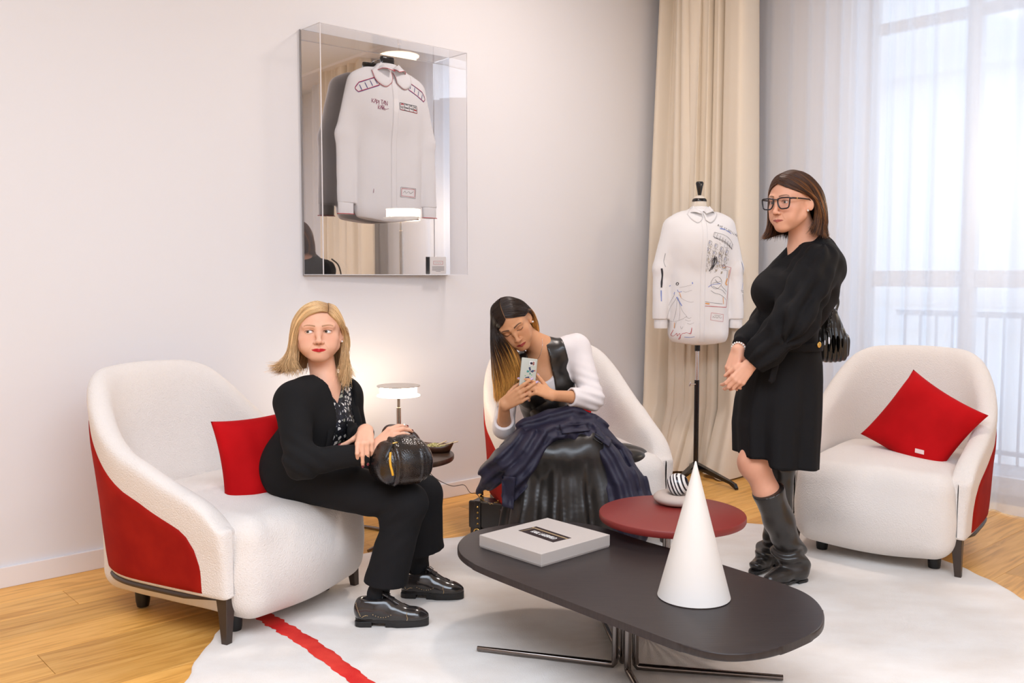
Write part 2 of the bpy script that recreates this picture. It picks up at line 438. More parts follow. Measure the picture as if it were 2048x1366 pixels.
# french window: frame, meeting stiles, rails and panes
M_PVC = mat('window_white', (.86, .87, .88), .35)
M_GLASS = bpy.data.materials.new('window_glass'); M_GLASS.use_nodes = True
def _glass(m, tint, refl, rough=0.0):
    nt = m.node_tree; nt.nodes.clear(); N = nt.nodes.new; L = nt.links.new
    out = N('ShaderNodeOutputMaterial'); tr = N('ShaderNodeBsdfTransparent'); tr.inputs[0].default_value = (*tint, 1); ge = N('ShaderNodeNewGeometry'); fb = N('ShaderNodeMath'); fb.operation = 'SUBTRACT'; fb.inputs[0].default_value = 1; L(ge.outputs['Backfacing'], fb.inputs[1]); m3 = N('ShaderNodeMath'); m3.operation = 'MULTIPLY'
    gl = N('ShaderNodeBsdfGlossy'); gl.inputs['Roughness'].default_value = rough; fr = N('ShaderNodeFresnel'); fr.inputs[0].default_value = 1.45
    mu = N('ShaderNodeMath'); mu.operation = 'MULTIPLY'; mu.inputs[1].default_value = refl; mx = N('ShaderNodeMixShader')
    L(fr.outputs[0], mu.inputs[0]); L(mu.outputs[0], m3.inputs[0]); L(fb.outputs[0], m3.inputs[1]); L(m3.outputs[0], mx.inputs[0]); L(tr.outputs[0], mx.inputs[1]); L(gl.outputs[0], mx.inputs[2]); L(mx.outputs[0], out.inputs[0])
_glass(M_GLASS, (.97, .985, 1.0), .8)
win = empty('window_1', RW(T_WALL + .28, (WS0 + WS1) / 2, 0)); tag(win, kind='structure')
def wpart(name, s0, s1, z0, z1, t0=.25, t1=.31, m=M_PVC): return rbox(name, T_WALL + t0, T_WALL + t1, s0, s1, z0, z1, m, win, bev=.004 if m is M_PVC else 0)
for a, b, c, d in ((WS0, WS0 + .05, 0, WZ), (WS1 - .05, WS1, 0, WZ), (WS0 + .05, WS1 - .05, WZ - .05, WZ), (WS0 + .05, WS1 - .05, 0, .04)):
    wpart('window_frame', a, b, c, d)
mid = 1.86
for a, b in ((WS0 + .05, mid - .04), (mid + .04, WS1 - .05)):
    wpart('pane', a, b, .10, 1.20, .277, .283, M_GLASS); wpart('pane', a, b, 1.30, 2.77, .277, .283, M_GLASS); wpart('window_rail', a, b, 2.77, 2.84, .262, .30); wpart('pane', a, b, 2.84, WZ - .10, .277, .283, M_GLASS)
    wpart('window_rail', a, b, 1.20, 1.30, .262, .30); wpart('window_rail', a, b, .04, .10, .262, .30); wpart('window_rail', a, b, WZ - .10, WZ - .05, .262, .30)
wpart('window_stile', mid - .04, mid + .04, .04, WZ - .05, .245, .315)
# outside: a balcony with a railing and an air conditioner, and the house across the street
M_FAC = mat('facade_render', (.76, .73, .69), .9); M_FACS = mat('facade_stone', (.62, .60, .58), .9)
fac = empty('building', RW(T_WALL + 7, 4.5, -3), label='pale rendered building across the street behind the window', cat='building')
def fpart(name, t0, t1, s0, s1, z0, z1, m): return rbox(name, t0, t1, s0, s1, z0, z1, m, fac)
fpart('facade', 11.6, 12.2, -4, 16, -4, 9, M_FAC)
for z in (3.9, .55): fpart('cornice', 11.35, 11.6, -4, 16, z, z + .30, M_FACS)
for s in (1.6, 4.2, 6.8, 9.4, 12.0):
    for z in (1.15, 4.6, -2.2):
        f = fpart('window', 11.52, 11.6, s, s + 1.15, z, z + 2.0, mat('far_window_frame', (.8, .82, .84), .5))
        for q in (0, 1):
            g = rbox('pane', 11.505, 11.52, s + .1 + q * .5, s + .55 + q * .5, z + .12, z + 1.85, mat('far_pane', (.30, .36, .42), .15), f)
    fpart('sill', 11.42, 11.6, s - .1, s + 1.25, 1.0, 1.12, M_FACS)
bal = rbox('balcony', T_WALL + TH, T_WALL + TH + .95, .9, 4.2, -.16, -.03, mat('balcony_concrete', (.55, .55, .56), .9)); tag(bal, 'grey concrete balcony slab outside the window', 'balcony')
rail = empty('railing', RW(T_WALL + TH + .9, 2.5, -.03), label='grey metal balcony railing with thin bars outside the window', cat='railing')
M_RAIL = mat('railing_paint', (.50, .54, .58), .5)
rbox('rail', T_WALL + TH + .88, T_WALL + TH + .92, .95, 4.15, .98, 1.02, M_RAIL, rail); rbox('rail', T_WALL + TH + .88, T_WALL + TH + .92, .95, 4.15, .04, .07, M_RAIL, rail)
for i in range(28): rbox('bar', T_WALL + TH + .892, T_WALL + TH + .908, 1.0 + i * .115, 1.016 + i * .115, -.03, .98, M_RAIL, rail)
ac = empty('air_conditioner', RW(T_WALL + TH + .60, 2.32, -.03), label='white boxy air conditioner unit with dark louvres on the balcony', cat='air conditioner')
rbox('body', T_WALL + TH + .44, T_WALL + TH + .78, 2.02, 2.62, .04, .84, mat('ac_white', (.80, .82, .85), .4), ac, bev=.02)
for i in range(6): rbox('louver', T_WALL + TH + .425, T_WALL + TH + .44, 2.08, 2.38, .12 + i * .115, .19 + i * .115, mat('ac_dark', (.20, .24, .30), .5), ac)
for s in (2.06, 2.52): rbox('foot', T_WALL + TH + .48, T_WALL + TH + .74, s, s + .06, -.03, .04, mat('ac_dark', (.2, .2, .2)), ac)

# ---------------------------------------------------------------- curtains
def curtain(name, t, s0, s1, ztop, m, amp, waves, label, seed, flare=0.0, puddle=.0, nz=60, spread=None, tilt=0.0, lean=0.0):
    r = np.random.RandomState(seed); n = int((s1 - s0) * waves * 14); n = max(n, 200)
    u = np.linspace(0, 1, n)
    # irregular pleats: phase advances unevenly
    ph = np.cumsum(1 + .55 * np.sin(u * 9 + r.rand() * 6) + .35 * np.sin(u * 23 + r.rand() * 6)); ph = ph / ph[-1] * (s1 - s0) * waves * 2 * PI
    am = amp * (.75 + .45 * np.sin(u * 13 + r.rand() * 6))
    P = np.zeros((n, nz, 3))
    for j in range(nz):
        v = j / (nz - 1); z = ztop * (1 - v) + .006
        e = 1 + flare * v ** 1.5
        sc = (s0 + s1) / 2 + ((u - .5) * (s1 - s0)) * (1 + (spread or 0) * v) + tilt * v
        wave = np.sin(ph + .5 * np.sin(3 * v + u * 7)) + .35 * np.sin(ph * 2.1 + 1.5 * v + 1)
        # folds soften and break near the floor
        brk = puddle * max(0, v - .88) / .12
        tt = t - lean * v * (1 - u) ** 2 + am * e * wave - brk * (.35 + .5 * np.sin(u * 11 + 2) ** 2) * .22
        ss = sc + am * .55 * np.cos(ph + .4) * e * .8
        zz = np.full(n, z) + (np.abs(np.sin(u * 17)) * .02 * brk if puddle else 0)
        P[:, j, 0] = A.x + UT.x * tt + VS.x * ss; P[:, j, 1] = A.y + UT.y * tt + VS.y * ss; P[:, j, 2] = zz
    V, Fq = grid_mesh(P)
    c0 = RW(t, (s0 + s1) / 2, 0)
    o = mesh_obj(name, V, Fq, m, smooth=True, origin=tuple(c0)); return tag(o, label, 'curtain')
M_DRAPE = mat('drape_linen', (.80, .705, .58), .75, sheen=.25, bump=[('noise', 500, .12, .001)], trans=0)
def _fabric_translucent(m, col, amount, transp):
    nt = m.node_tree; nt.nodes.clear(); N = nt.nodes.new; L = nt.links.new
    out = N('ShaderNodeOutputMaterial'); df = N('ShaderNodeBsdfDiffuse'); df.inputs[0].default_value = (*col, 1)
    tl = N('ShaderNodeBsdfTranslucent'); tl.inputs[0].default_value = (*col, 1); tr = N('ShaderNodeBsdfTransparent')
    m1 = N('ShaderNodeMixShader'); m1.inputs[0].default_value = amount; m2 = N('ShaderNodeMixShader')
    lw = N('ShaderNodeLayerWeight'); lw.inputs[0].default_value = .35
    mr = N('ShaderNodeMapRange'); mr.inputs[3].default_value = transp; mr.inputs[4].default_value = transp * .25
    L(lw.outputs['Facing'], mr.inputs[0]); L(mr.outputs[0], m2.inputs[0])
    L(df.outputs[0], m1.inputs[1]); L(tl.outputs[0], m1.inputs[2]); L(m1.outputs[0], m2.inputs[1]); L(tr.outputs[0], m2.inputs[2]); L(m2.outputs[0], out.inputs[0])
M_SHEER = bpy.data.materials.new('sheer_voile'); M_SHEER.use_nodes = True; _fabric_translucent(M_SHEER, (.95, .94, .95), .45, .26)
curtain('drape', 4.05, .05, .80, 3.43, M_DRAPE, .078, 10, 'beige linen drape gathered in the corner behind the shirt on the stand', 3, flare=.25, puddle=1.0, spread=.10, lean=.16)
curtain('drape', 4.08, 3.95, 4.85, 3.43, M_DRAPE, .05, 11, 'beige linen drape beyond the window, seen only in the mirror of the case', 5, flare=.2, puddle=.6, spread=.06)
curtain('sheer_curtain', 4.30, .35, 5.6, 3.43, M_SHEER, .026, 6.0, 'white translucent sheer curtain hanging in front of the tall window', 9, flare=.15, puddle=.25, spread=0.0)
tag(rbox('trim_1', 3.98, 4.36, .02, 5.8, 3.425, CEIL, M_TRIM), kind='structure')

# ---------------------------------------------------------------- the round rug
RUG_Z = .014
pts_px = [(365, 1366), (385, 1325), (430, 1265), (740, 1105), (825, 1084), (930, 1066), (1180, 1050), (1485, 1048), (1700, 1062), (1850, 1100), (1930, 1143), (2048, 1205)]
wp = [G(x, y, RUG_Z) for x, y in pts_px] + [Vector((1.95, 2.75, 0)), Vector((1.55, 2.05, 0)), Vector((.75, 1.62, 0)), Vector((-.15, 1.75, 0)), Vector((-.78, 2.2, 0))]
rc = Vector((.47, 3.15, 0))
an = sorted([(math.atan2(p.y - rc.y, p.x - rc.x), math.hypot(p.x - rc.x, p.y - rc.y)) for p in wp])
aa = np.array([a for a, _ in an]); rr_ = np.array([r for _, r in an])
# smooth periodic fit
K = 4; Mx = np.column_stack([np.ones_like(aa)] + [f(k * aa) for k in range(1, K + 1) for f in (np.cos, np.sin)])
cf = np.linalg.lstsq(Mx.T @ Mx + .02 * np.eye(2 * K + 1), Mx.T @ rr_, rcond=None)[0]
th = np.linspace(-PI, PI, 240, endpoint=False)
R_ = np.column_stack([np.ones_like(th)] + [f(k * th) for k in range(1, K + 1) for f in (np.cos, np.sin)]) @ cf
R_ = R_ + .004 * np.sin(th * 41) + .003 * np.sin(th * 67 + 1)
M_RUG = mat('rug_pile', (.82, .745, .68), .9, sheen=.2, var=(3.2, (.91, .865, .82), (1, 1.6, 1)), bump=[('noise', 260, .35, .004), ('noise', 8, .25, .01)])
M_RUGR = mat('rug_red', (.66, .010, .008), .85, sheen=.2, var=(9, (.85, .05, .03), (1, 1, 1)), bump=[('noise', 260, .4, .004)])
Pg = np.zeros((240, 12, 3))
for j, f in enumerate([0.002, .15, .3, .45, .6, .75, .88, .95, .985, .997, 1.0, 1.0]):
    z = RUG_Z - (0 if j < 8 else [.001, .0035, .008, .0135][j - 8])
    Pg[:, j, 0] = R_ * f * np.cos(th); Pg[:, j, 1] = R_ * f * np.sin(th); Pg[:, j, 2] = z + (.0008 * np.sin(th * 30) if j < 8 else 0)
V, Fq = grid_mesh(Pg, close_u=True)
rug = mesh_obj('rug', V, Fq, M_RUG, smooth=True); rug.location = (rc.x, rc.y, 0)
tag(rug, 'large round off-white rug with a hand-drawn red stripe on the oak floor', 'rug')
# red stripe, slightly proud, with ragged edges
ca = [G(548, 1258, RUG_Z), G(600, 1290, RUG_Z), G(668, 1340, RUG_Z), G(735, 1392, RUG_Z), G(860, 1500, RUG_Z)]
cb_ = [G(583, 1252, RUG_Z), G(648, 1292, RUG_Z), G(722, 1347, RUG_Z), G(800, 1402, RUG_Z), G(930, 1500, RUG_Z)]
d0 = (ca[0] - ca[1]).normalized(); ca.insert(0, ca[0] + d0 * .16); cb_.insert(0, cb_[0] + d0 * .16)
ea = spline([tuple(p) for p in ca], 120); eb = spline([tuple(p) for p in cb_], 120)
dd = (eb - ea); dd /= np.linalg.norm(dd, axis=1)[:, None]
jit = lambda k, s: (.004 * np.sin(np.arange(120) * .45 + s) + .0025 * np.sin(np.arange(120) * 1.15 + s * 2) + .0008 * rng.randn(120) + .004)[:, None]
ea = ea - dd * jit(1, .4); eb = eb + dd * jit(1, 2.2)
W_ = np.stack([ea + (eb - ea) * f for f in (0, .06, .3, .55, .8, .94, 1)], 1)
W_[:, :, 2] = RUG_Z + np.array([.0003, .0024, .0028, .0028, .0028, .0024, .0003])[None]
V, Fq = grid_mesh(W_); V = V - np.array([rc.x, rc.y, 0])
st = mesh_obj('red_stripe', V, Fq, M_RUGR, rug, smooth=True)

# ---------------------------------------------------------------- armchairs
M_BOUCLE = mat('boucle', (.83, .765, .715), .95, sheen=.35, bump=[('noise', 170, .55, .004), ('voronoi', 240, .3, .003)])
M_SUEDE = mat('red_suede', (.30, .005, .002), .85, spec=.2, sheen=.06, var=(7, (.40, .012, .004), (1, 1, 1)), bump=[('noise', 60, .08, .002)])
M_DKWOOD = mat('dark_wood', (.045, .028, .020), .4)
M_PAD = mat('black_plastic', (.012, .012, .013), .4)
def chair_parts():
    """local frame: faces -y, base on z=0"""
    n = 81
    th = np.linspace(0, 1, n)
    # plan centre line of the shell as a U, front left -> back -> front right
    def plan(w_, yf, yb, p=2.6):
        # straight sides then a superelliptic back
        ts = th * 2 - 1; X = np.zeros(n); Y = np.zeros(n)
        a = np.abs(ts); side = a > .62
        # back part
        ang = np.clip(a / .62, 0, 1) * PI / 2
        X = w_ * np.sin(ang) ** (2 / p); Y = yb * np.cos(ang) ** (2 / p)
        Y = np.where(side, (a - .62) / .38 * yf, Y); X = np.where(side, w_ - .012 * ((a - .62) / .38) ** 2, X)
        return np.stack([X * np.sign(ts), Y], -1)
    lowp, topp = plan(.345, -.375, .335), plan(.378, -.375, .44)
    a = np.abs(th * 2 - 1)
    h = .90 - .0 * a
    h = np.interp(a, [0, .2, .3, .4, .5, .6, .7, .8, .9, .96, 1.0], [.905, .895, .86, .775, .68, .61, .565, .53, .495, .46, .41])
    for _ in range(3): h[1:-1] = (h[:-2] + 2 * h[1:-1] + h[2:]) / 4
    T = .040
    def sect(frac_in_top, i):
        pass
    # closed section (outer bottom -> outer top -> roll -> inner top -> inner bottom)
    prof = [(-1, 0), (-1, .12), (-1, .3), (-1, .5), (-1, .7), (-1, .85), (-1.02, .94), (-.86, .985), (-.45, 1.01), (.05, 1.015), (.5, .995), (.85, .955), (1, .88), (1.05, .75), (1.05, .6), (1.0, .4), (1, .2), (1, .05), (.8, 0), (-.8, 0)]
    P = np.zeros((n, len(prof), 3))
    def frame(pl):
        d = np.gradient(pl, axis=0); d /= np.linalg.norm(d, axis=1)[:, None]; return np.stack([d[:, 1], -d[:, 0]], -1)
    nl, ntp = frame(lowp), frame(topp)
    z0 = .165
    for j, (o_, f) in enumerate(prof):
        z = z0 + (h - z0) * f
        e = ((z - z0) / .74)[:, None]
        c = lowp + (topp - lowp) * np.clip(e, 0, 1.1) ** 1.0
        nn = nl + (ntp - nl) * np.clip(e, 0, 1); 
        tk = T * (1 + .15 * (f > .6))
        q = c + nn * (o_ * tk) ; P[:, j, :2] = q; P[:, j, 2] = z
    # orientation of normal: + should point inside; check
    mid_ = n // 2
    if P[mid_, 13, 1] > P[mid_, 3, 1]:
        for j, (o_, f) in enumerate(prof):
            z = z0 + (h - z0) * f; e = ((z - z0) / .74)[:, None]
            c = lowp + (topp - lowp) * np.clip(e, 0, 1.1); nn = nl + (ntp - nl) * np.clip(e, 0, 1); tk = T * (1 + .15 * (f > .6))
            q = c - nn * (o_ * tk); P[:, j, :2] = q
    # round the two front ends
    def endcap(Pi, dirn):
        rows = []
        for f, s_ in ((.55, .62), (.85, .25)):
            c = Pi.mean(0); r = Pi.copy(); cen = (Pi + np.roll(Pi[::-1], 1, 0)) / 2
            r[:, 0] = Pi[:, 0] * 1; rows.append((f, s_))
        return rows
    first, last = P[0].copy(), P[-1].copy()
    def shrink(R0, k, dy):
        R = R0.copy(); m = len(prof)
        xi = R0[:, 0]; xc = xi.mean(); R[:, 0] = xc + (xi - xc) * k
        zc = R0[:, 2].mean(); R[:, 2] = zc + (R0[:, 2] - zc) * (1 - (1 - k) * .10); R[:, 1] -= dy; return R
    pre = [shrink(first, .05, .0262), shrink(first, .35, .025), shrink(first, .70, .020), shrink(first, .92, .009)]
    post = [shrink(last, .92, .009), shrink(last, .70, .020), shrink(last, .35, .025), shrink(last, .05, .0262)]
    P = np.concatenate([np.array(pre), P, np.array(post)], 0)
    V, Fq = grid_mesh(P, close_v=True)
    m = len(prof); N_ = len(P)
    faces = Fq
    # red outer panel following the outer face, held below the white band
    pn = 61; K0 = 4
    u = np.linspace(0, 1, pn)
    ii = K0 + 3.2 + u * (n - 1 - 6.4); i0 = ii.astype(int); fr = (ii - i0)[:, None]
    def outer(f_abs_z, i0, fr, off):
        # point on outer face at absolute height z per column
        out = np.zeros((pn, 3))
        col = P[i0] * (1 - fr[..., None]) + P[np.minimum(i0 + 1, N_ - 1)] * fr[..., None]
        for q in range(pn):
            zs = col[q, :6, 2]; out[q, 0] = np.interp(f_abs_z[q], zs, col[q, :6, 0]); out[q, 1] = np.interp(f_abs_z[q], zs, col[q, :6, 1]); out[q, 2] = f_abs_z[q]
        return out
    hh = np.interp(ii - K0, np.arange(n), h)
    edge = np.minimum(u, 1 - u) * 2
    top = hh - .125 - .06 * np.exp(-edge / .03); bot = np.full(pn, z0 + .012) + .0 * u
    top = np.where(edge < .10, top - .05 * (1 - edge / .10) ** 2, top)
    mid_h = (top + bot) / 2
    rows = []
    for f, off in ((0, -.002), (.02, .004), (.12, .006), (.3, .007), (.5, .007), (.7, .007), (.88, .006), (.98, .004), (1, -.002)):
        z = bot + (top - bot) * f; q = outer(z, i0, fr, 0)
        g = np.gradient(q[:, :2], axis=0); g /= np.linalg.norm(g, axis=1)[:, None]; nr = np.stack([g[:, 1], -g[:, 0]], -1)
        s_ = np.sign((nr * q[:, :2]).sum(1).mean()); 
        ed = np.clip(edge / .03, 0, 1); q[:, :2] += nr * s_ * (off * ed - .002 * (1 - ed))[:, None]; rows.append(q)
    PV, PF = grid_mesh(np.stack(rows, 1))
    # dark rail under the shell
    rl = outer(np.full(pn, z0 + .002), i0, fr, 0)
    return dict(shell=(V, faces), panel=(PV, PF), rail=rl, front=(P[4, :, :], P[-5, :, :]))
CH = chair_parts()
def seat_mesh():
    pr = []
    W_, D0, D1 = .332, -.470, .33
    pr.append(RBox((0, (D0 + D1) / 2, .255), (W_, (D1 - D0) / 2, .185), .085, k=.04))
    pr.append(Ell((0, -.33, .235), (.33, .185, .17), k=.08))
    pr.append(Ell((0, -.10, .35), (.30, .30, .115), k=.06))
    return sdf_mesh(pr, .009, disp=lambda P: .002 * noise3(P, 16, 2))
SEAT = seat_mesh()
def make_chair(loc, rz, label, proto=None):
    root = empty('armchair', loc, rz, label, 'armchair', 'white boucle armchairs with red suede outer panels')
    if proto:
        for ch in proto.children:
            c = ch.copy(); COL.objects.link(c); c.parent = root
        return root
    V, f = CH['shell']; o = mesh_obj('backrest', V, f, M_BOUCLE, root, smooth=True)
    md = o.modifiers.new('s', 'SUBSURF'); md.levels = md.render_levels = 1
    V, f = CH['panel']; tag(mesh_obj('outer_panel', V, f, M_SUEDE, root, smooth=True), 'red suede outer panel')
    V, f = SEAT; mesh_obj('seat', relax(V, f, 2), f, M_BOUCLE, root, smooth=True)
    bm = bmesh.new(); rl = CH['rail']; pts = [Vector(p) + Vector((0, 0, -.012)) for p in rl]
    tube(bm, [tuple(p * .985) if False else (p.x * .975, p.y * .975, p.z) for p in [Vector((-.338, -.362, .158))] + pts[3:-3] + [Vector((.338, -.362, .158))]], .011, 8); o = bm_obj('rail', bm, M_DKWOOD, root, smooth=True)
    for sx in (-1, 1):
        bm = bmesh.new(); x = sx * .338; vs = []
        for z, hx, hy, dx, dy in ((.175, .022, .026, 0, 0), (.165, .022, .026, 0, 0), (.09, .017, .019, sx * .004, -.004), (0, .0125, .013, sx * .010, -.010)):
            vs.append([bm.verts.new((x + dx + a * hx, -.362 + dy + b * hy, z)) for a, b in ((-1, -1), (1, -1), (1, 1), (-1, 1))])
        for p, q in zip(vs, vs[1:]):
            for i in range(4): bm.faces.new((p[i], p[(i + 1) % 4], q[(i + 1) % 4], q[i]))
        bm.faces.new(vs[0]); bm.faces.new(vs[-1][::-1]); bmesh.ops.bevel(bm, geom=list(bm.edges), offset=.002, segments=1, affect='EDGES')
        bm_obj('leg', bm, M_DKWOOD, root)
    for x, y in ((-.24, -.30), (.24, -.30), (-.22, .20), (.22, .20)):
        bm = bmesh.new(); lathe(bm, [(0, .085), (.030, .085), (.026, .02), (.022, .0), (0, 0)], 16, (x, y, 0)); bm_obj('foot', bm, M_PAD, root, smooth=True, angle=.6)
    return root
def face(d): return math.atan2(d[1], d[0]) + PI / 2      # rotation that turns local -y to d
CH_L = (-1.135, 3.572); CH_M = (.285, 4.57); CH_R = (1.80, 4.30)
Rl, Rm, Rr = face((.877, -.48)), face((.26, -.965)), face((-.58, -.81))
chair_l = make_chair((*CH_L, .006), Rl, 'white boucle armchair the blonde woman sits on, its red suede side showing')
chair_m = make_chair((*CH_M, .006), Rm, 'white boucle armchair under the woman with the phone', chair_l)
chair_r = make_chair((*CH_R, .006), Rr, 'empty white boucle armchair by the window with a red cushion on it', chair_l)

# ---------------------------------------------------------------- cushions
M_VELVET = mat('red_velvet', (.42, .001, .003), .8, spec=.15, sheen=.12, var=(5, (.54, .003, .006), (1, 1, 1)), bump=[('noise', 14, .2, .01)])
def cushion(loc, rot, w_, label, seed, tagm=None, th_=.075):
    n = 44; u = np.linspace(-1, 1, n); Xg, Yg = np.meshgrid(u, u, indexing='ij')
    def side(s):
        pin = 1 - .10 * (1 - np.abs(Xg) ** 2) ** 1 * 0
        x = Xg * w_ / 2 * (1 - .07 * (1 - Yg ** 2) * 0 - .085 * (1 - (Yg) ** 2) * np.abs(Xg) ** 3); y = Yg * w_ / 2 * (1 - .085 * (1 - Xg ** 2) * np.abs(Yg) ** 3)
        hgt = th_ * (np.clip(1 - np.abs(Xg) ** 3.2, 0, 1) * np.clip(1 - np.abs(Yg) ** 3.2, 0, 1)) ** .5
        P = np.stack([x, y, s * hgt], -1)
        wr = .007 * noise3(P * [1, 1, .2], 22, seed) * (hgt / th_) + .005 * noise3(P * [1, .4, .2], 45, seed + 1) * (hgt / th_)
        P[..., 2] += s * wr; return P
    a, b = side(1), side(-1); V = np.vstack([a.reshape(-1, 3), b.reshape(-1, 3)])
    idx = np.arange(n * n).reshape(n, n)
    f1 = np.stack([idx[:-1, :-1], idx[1:, :-1], idx[1:, 1:], idx[:-1, 1:]], -1).reshape(-1, 4)
    f2 = f1[:, ::-1] + n * n
    o = mesh_obj('cushion', V, np.vstack([f1, f2]), M_VELVET, smooth=True); o.location = loc; o.rotation_euler = rot
    bpy.context.view_layer.update()
    bm = bmesh.new(); bm.from_mesh(o.data); bmesh.ops.remove_doubles(bm, verts=bm.verts, dist=.0006); bm.to_mesh(o.data); bm.free()
    tag(o, label, 'cushion', 'red velvet cushions on the armchairs')
    bm = bmesh.new(); k = np.linspace(-1, 1, 30) * w_ / 2
    return o
def basis(x, y, z):
    M = Matrix((x, y, z)).transposed(); return M
def cushion_from_px(cpx, Y, up_px, ang_n, w_, label, seed):
    pass
def rot_from(normal, upish):
    n_ = Vector(normal).normalized(); u_ = Vector(upish); u_ = (u_ - n_ * u_.dot(n_)).normalized(); x_ = u_.cross(n_)
    return basis(x_, u_, n_).to_euler()
nr = Vector((-.58, -.81, .45))
xr = Vector((.81, -.58, 0))
cu_r = cushion(U(1845, 850, 4.16), rot_from(nr, Vector((.47 * .81, -.47 * .58, .88))), .385, 'red velvet cushion with a small white tag on the empty armchair', 4)
nl_ = Vector((.93, -.55, .25))
#NL
cu_l = cushion(U(528, 918, 3.47), rot_from(Vector((.55, -.95, .22)), Vector((-.10, 0, 1))), .345, 'red velvet cushion standing behind the blonde woman in black', 11, th_=.06)
cu_m = cushion((CH_M[0] - .02, CH_M[1] + .20, .54), rot_from(Vector((0, -1, .35)), Vector((0, 0, 1))), .32, 'red velvet cushion mostly hidden behind the woman with the phone', 15, th_=.05)
# ---------------------------------------------------------------- low tables
M_CHROME = mat('black_chrome', (.22, .19, .175), .12, metal=1.0)
M_TOP = mat('dark_oak_veneer', (.021, .015, .0145), .40, spec=.4, var=(18, (.033, .024, .023), (.6, 12, 1)), bump=[('noise', 300, .12, .0006)])
M_LACQ = mat('oxblood_lacquer', (.23, .022, .018), .45)
def L_leg(root, c, ang, H, foot, r=.011, inner=.032):
    """post near the centre that turns outwards along the floor, round bar"""
    d = Vector((math.cos(ang), math.sin(ang), 0)); bm = bmesh.new()
    p0 = Vector(c) + d * inner
    z0 = r
    pts = [p0 + Vector((0, 0, H)), p0 + Vector((0, 0, z0 + .03)), p0 + Vector((0, 0, z0 + .008)) + d * .002, p0 + Vector((0, 0, z0)) + d * .008, p0 + Vector((0, 0, z0)) + d * .03, p0 + d * (foot - inner) + Vector((0, 0, z0))]
    tube(bm, [tuple(p) for p in pts], [r, r, r, r, r, r * .75], 12)
    o = bm_obj('leg', bm, M_CHROME, root, smooth=True, angle=.9)
    bm = bmesh.new(); q = p0 + Vector((0, 0, H - r)); tube(bm, [tuple(q), tuple(q + d * (foot * .55))], r * .8, 10); bm_obj('support_bar', bm, M_CHROME, root, smooth=True, angle=.9)
    return o
# dark pebble-shaped coffee table
Z_T = .325
K_T = lambda x, y: G(x, y, Z_T)
out_px = [(914, 1100), (922, 1078), (950, 1062), (1010, 1050), (1100, 1043), (1190, 1050), (1270, 1078), (1350, 1100), (1450, 1132), (1540, 1160), (1600, 1180), (1635, 1203), (1650, 1232), (1640, 1258), (1605, 1277), (1555, 1297), (1500, 1307), (1440, 1308), (1370, 1292), (1290, 1262), (1200, 1228), (1080, 1182), (985, 1145), (935, 1122)]
op = [K_T(x, y - 1) for x, y in out_px]; tc_ = sum(op, Vector()) / len(op)
ol = spline([(p.x - tc_.x, p.y - tc_.y) for p in op + op[:3]], 260)
per = np.array([(p.x - tc_.x, p.y - tc_.y) for p in op]); kk = len(per)
ext = np.vstack([per[-2:], per, per[:3]]); ol = spline(ext, (len(ext) - 1) * 8 + 1)[16:16 + kk * 8]
for _ in range(10): ol = (np.roll(ol, 1, 0) + 2 * ol + np.roll(ol, -1, 0)) / 4
tab = empty('coffee_table', (tc_.x, tc_.y, 0), 0, 'low dark wood coffee table with a rounded asymmetric top and chrome legs', 'coffee table')
bm = bmesh.new(); poly_prism(bm, [tuple(p) for p in ol], Z_T - .022, Z_T, .005, 3); top = bm_obj('tabletop', bm, M_TOP, tab, smooth=True, angle=.7)
lc = G(1250, 1338, RUG_Z); lcl = Vector((lc.x - tc_.x, lc.y - tc_.y, RUG_Z))
for tgt in ((955, 1303), (1566, 1362), (1330, 1480)):
    q = G(*tgt, RUG_Z); dv = q - lc; L_leg(tab, lcl, math.atan2(dv.y, dv.x), Z_T - .022 - RUG_Z, dv.length)
L_leg(tab, lcl, 1.65, Z_T - .022 - RUG_Z, .40)
bm = bmesh.new(); q = G(955, 1137, Z_T - .04); a_ = Vector((q.x - tc_.x, q.y - tc_.y, Z_T - .033)); tube(bm, [tuple(a_), (lcl.x, lcl.y, Z_T - .033)], .0105, 10); bm_obj('support_bar', bm, M_CHROME, tab, smooth=True)
# round red table
def round_table(name, c, R, Z, m, label, angs, foot, z_f):
    t = empty(name, (c[0], c[1], 0), 0, label, 'side table')
    bm = bmesh.new(); lathe(bm, [(0, Z), (R - .006, Z), (R - .002, Z - .002), (R, Z - .006), (R, Z - .020), (R - .003, Z - .026), (R - .009, Z - .028), (0, Z - .028)], 96); bm_obj('tabletop', bm, m, t, smooth=True, angle=.5)
    for a in angs: L_leg(t, (0, 0, z_f), a, Z - .028 - z_f, foot, r=.010)
    return t
rc2 = G(1344, 1024, .40)
red_t = round_table('side_table', (rc2.x, rc2.y), .268, .40, M_LACQ, 'round dark red lacquered side table behind the white cone', (.05, 2.2, 4.1), .26, RUG_Z)
bm = bmesh.new(); q = G(1437, 1079, .372); tube(bm, [(q.x - rc2.x - .02, q.y - rc2.y, .37), (q.x - rc2.x - .02, q.y - rc2.y, RUG_Z)], .010, 12); bm_obj('leg', bm, M_CHROME, red_t, smooth=True)
sc2 = (-.545, 4.47)
dark_t = round_table('side_table', sc2, .262, .40, mat('walnut_top', (.040, .024, .017), .35, var=(14, (.07, .04, .026), (1, 6, 1))), 'round dark wood side table behind the blonde woman carrying the lamp', (0, 0, 0)[:0], .3, 0)
for tgt in ((737, 1106), (883, 1060), (700, 1052)):
    q = G(*tgt, 0); L_leg(dark_t, (0, 0, 0), math.atan2(q.y - sc2[1], q.x - sc2[0]), .372, math.hypot(q.x - sc2[0], q.y - sc2[1]), r=.010)

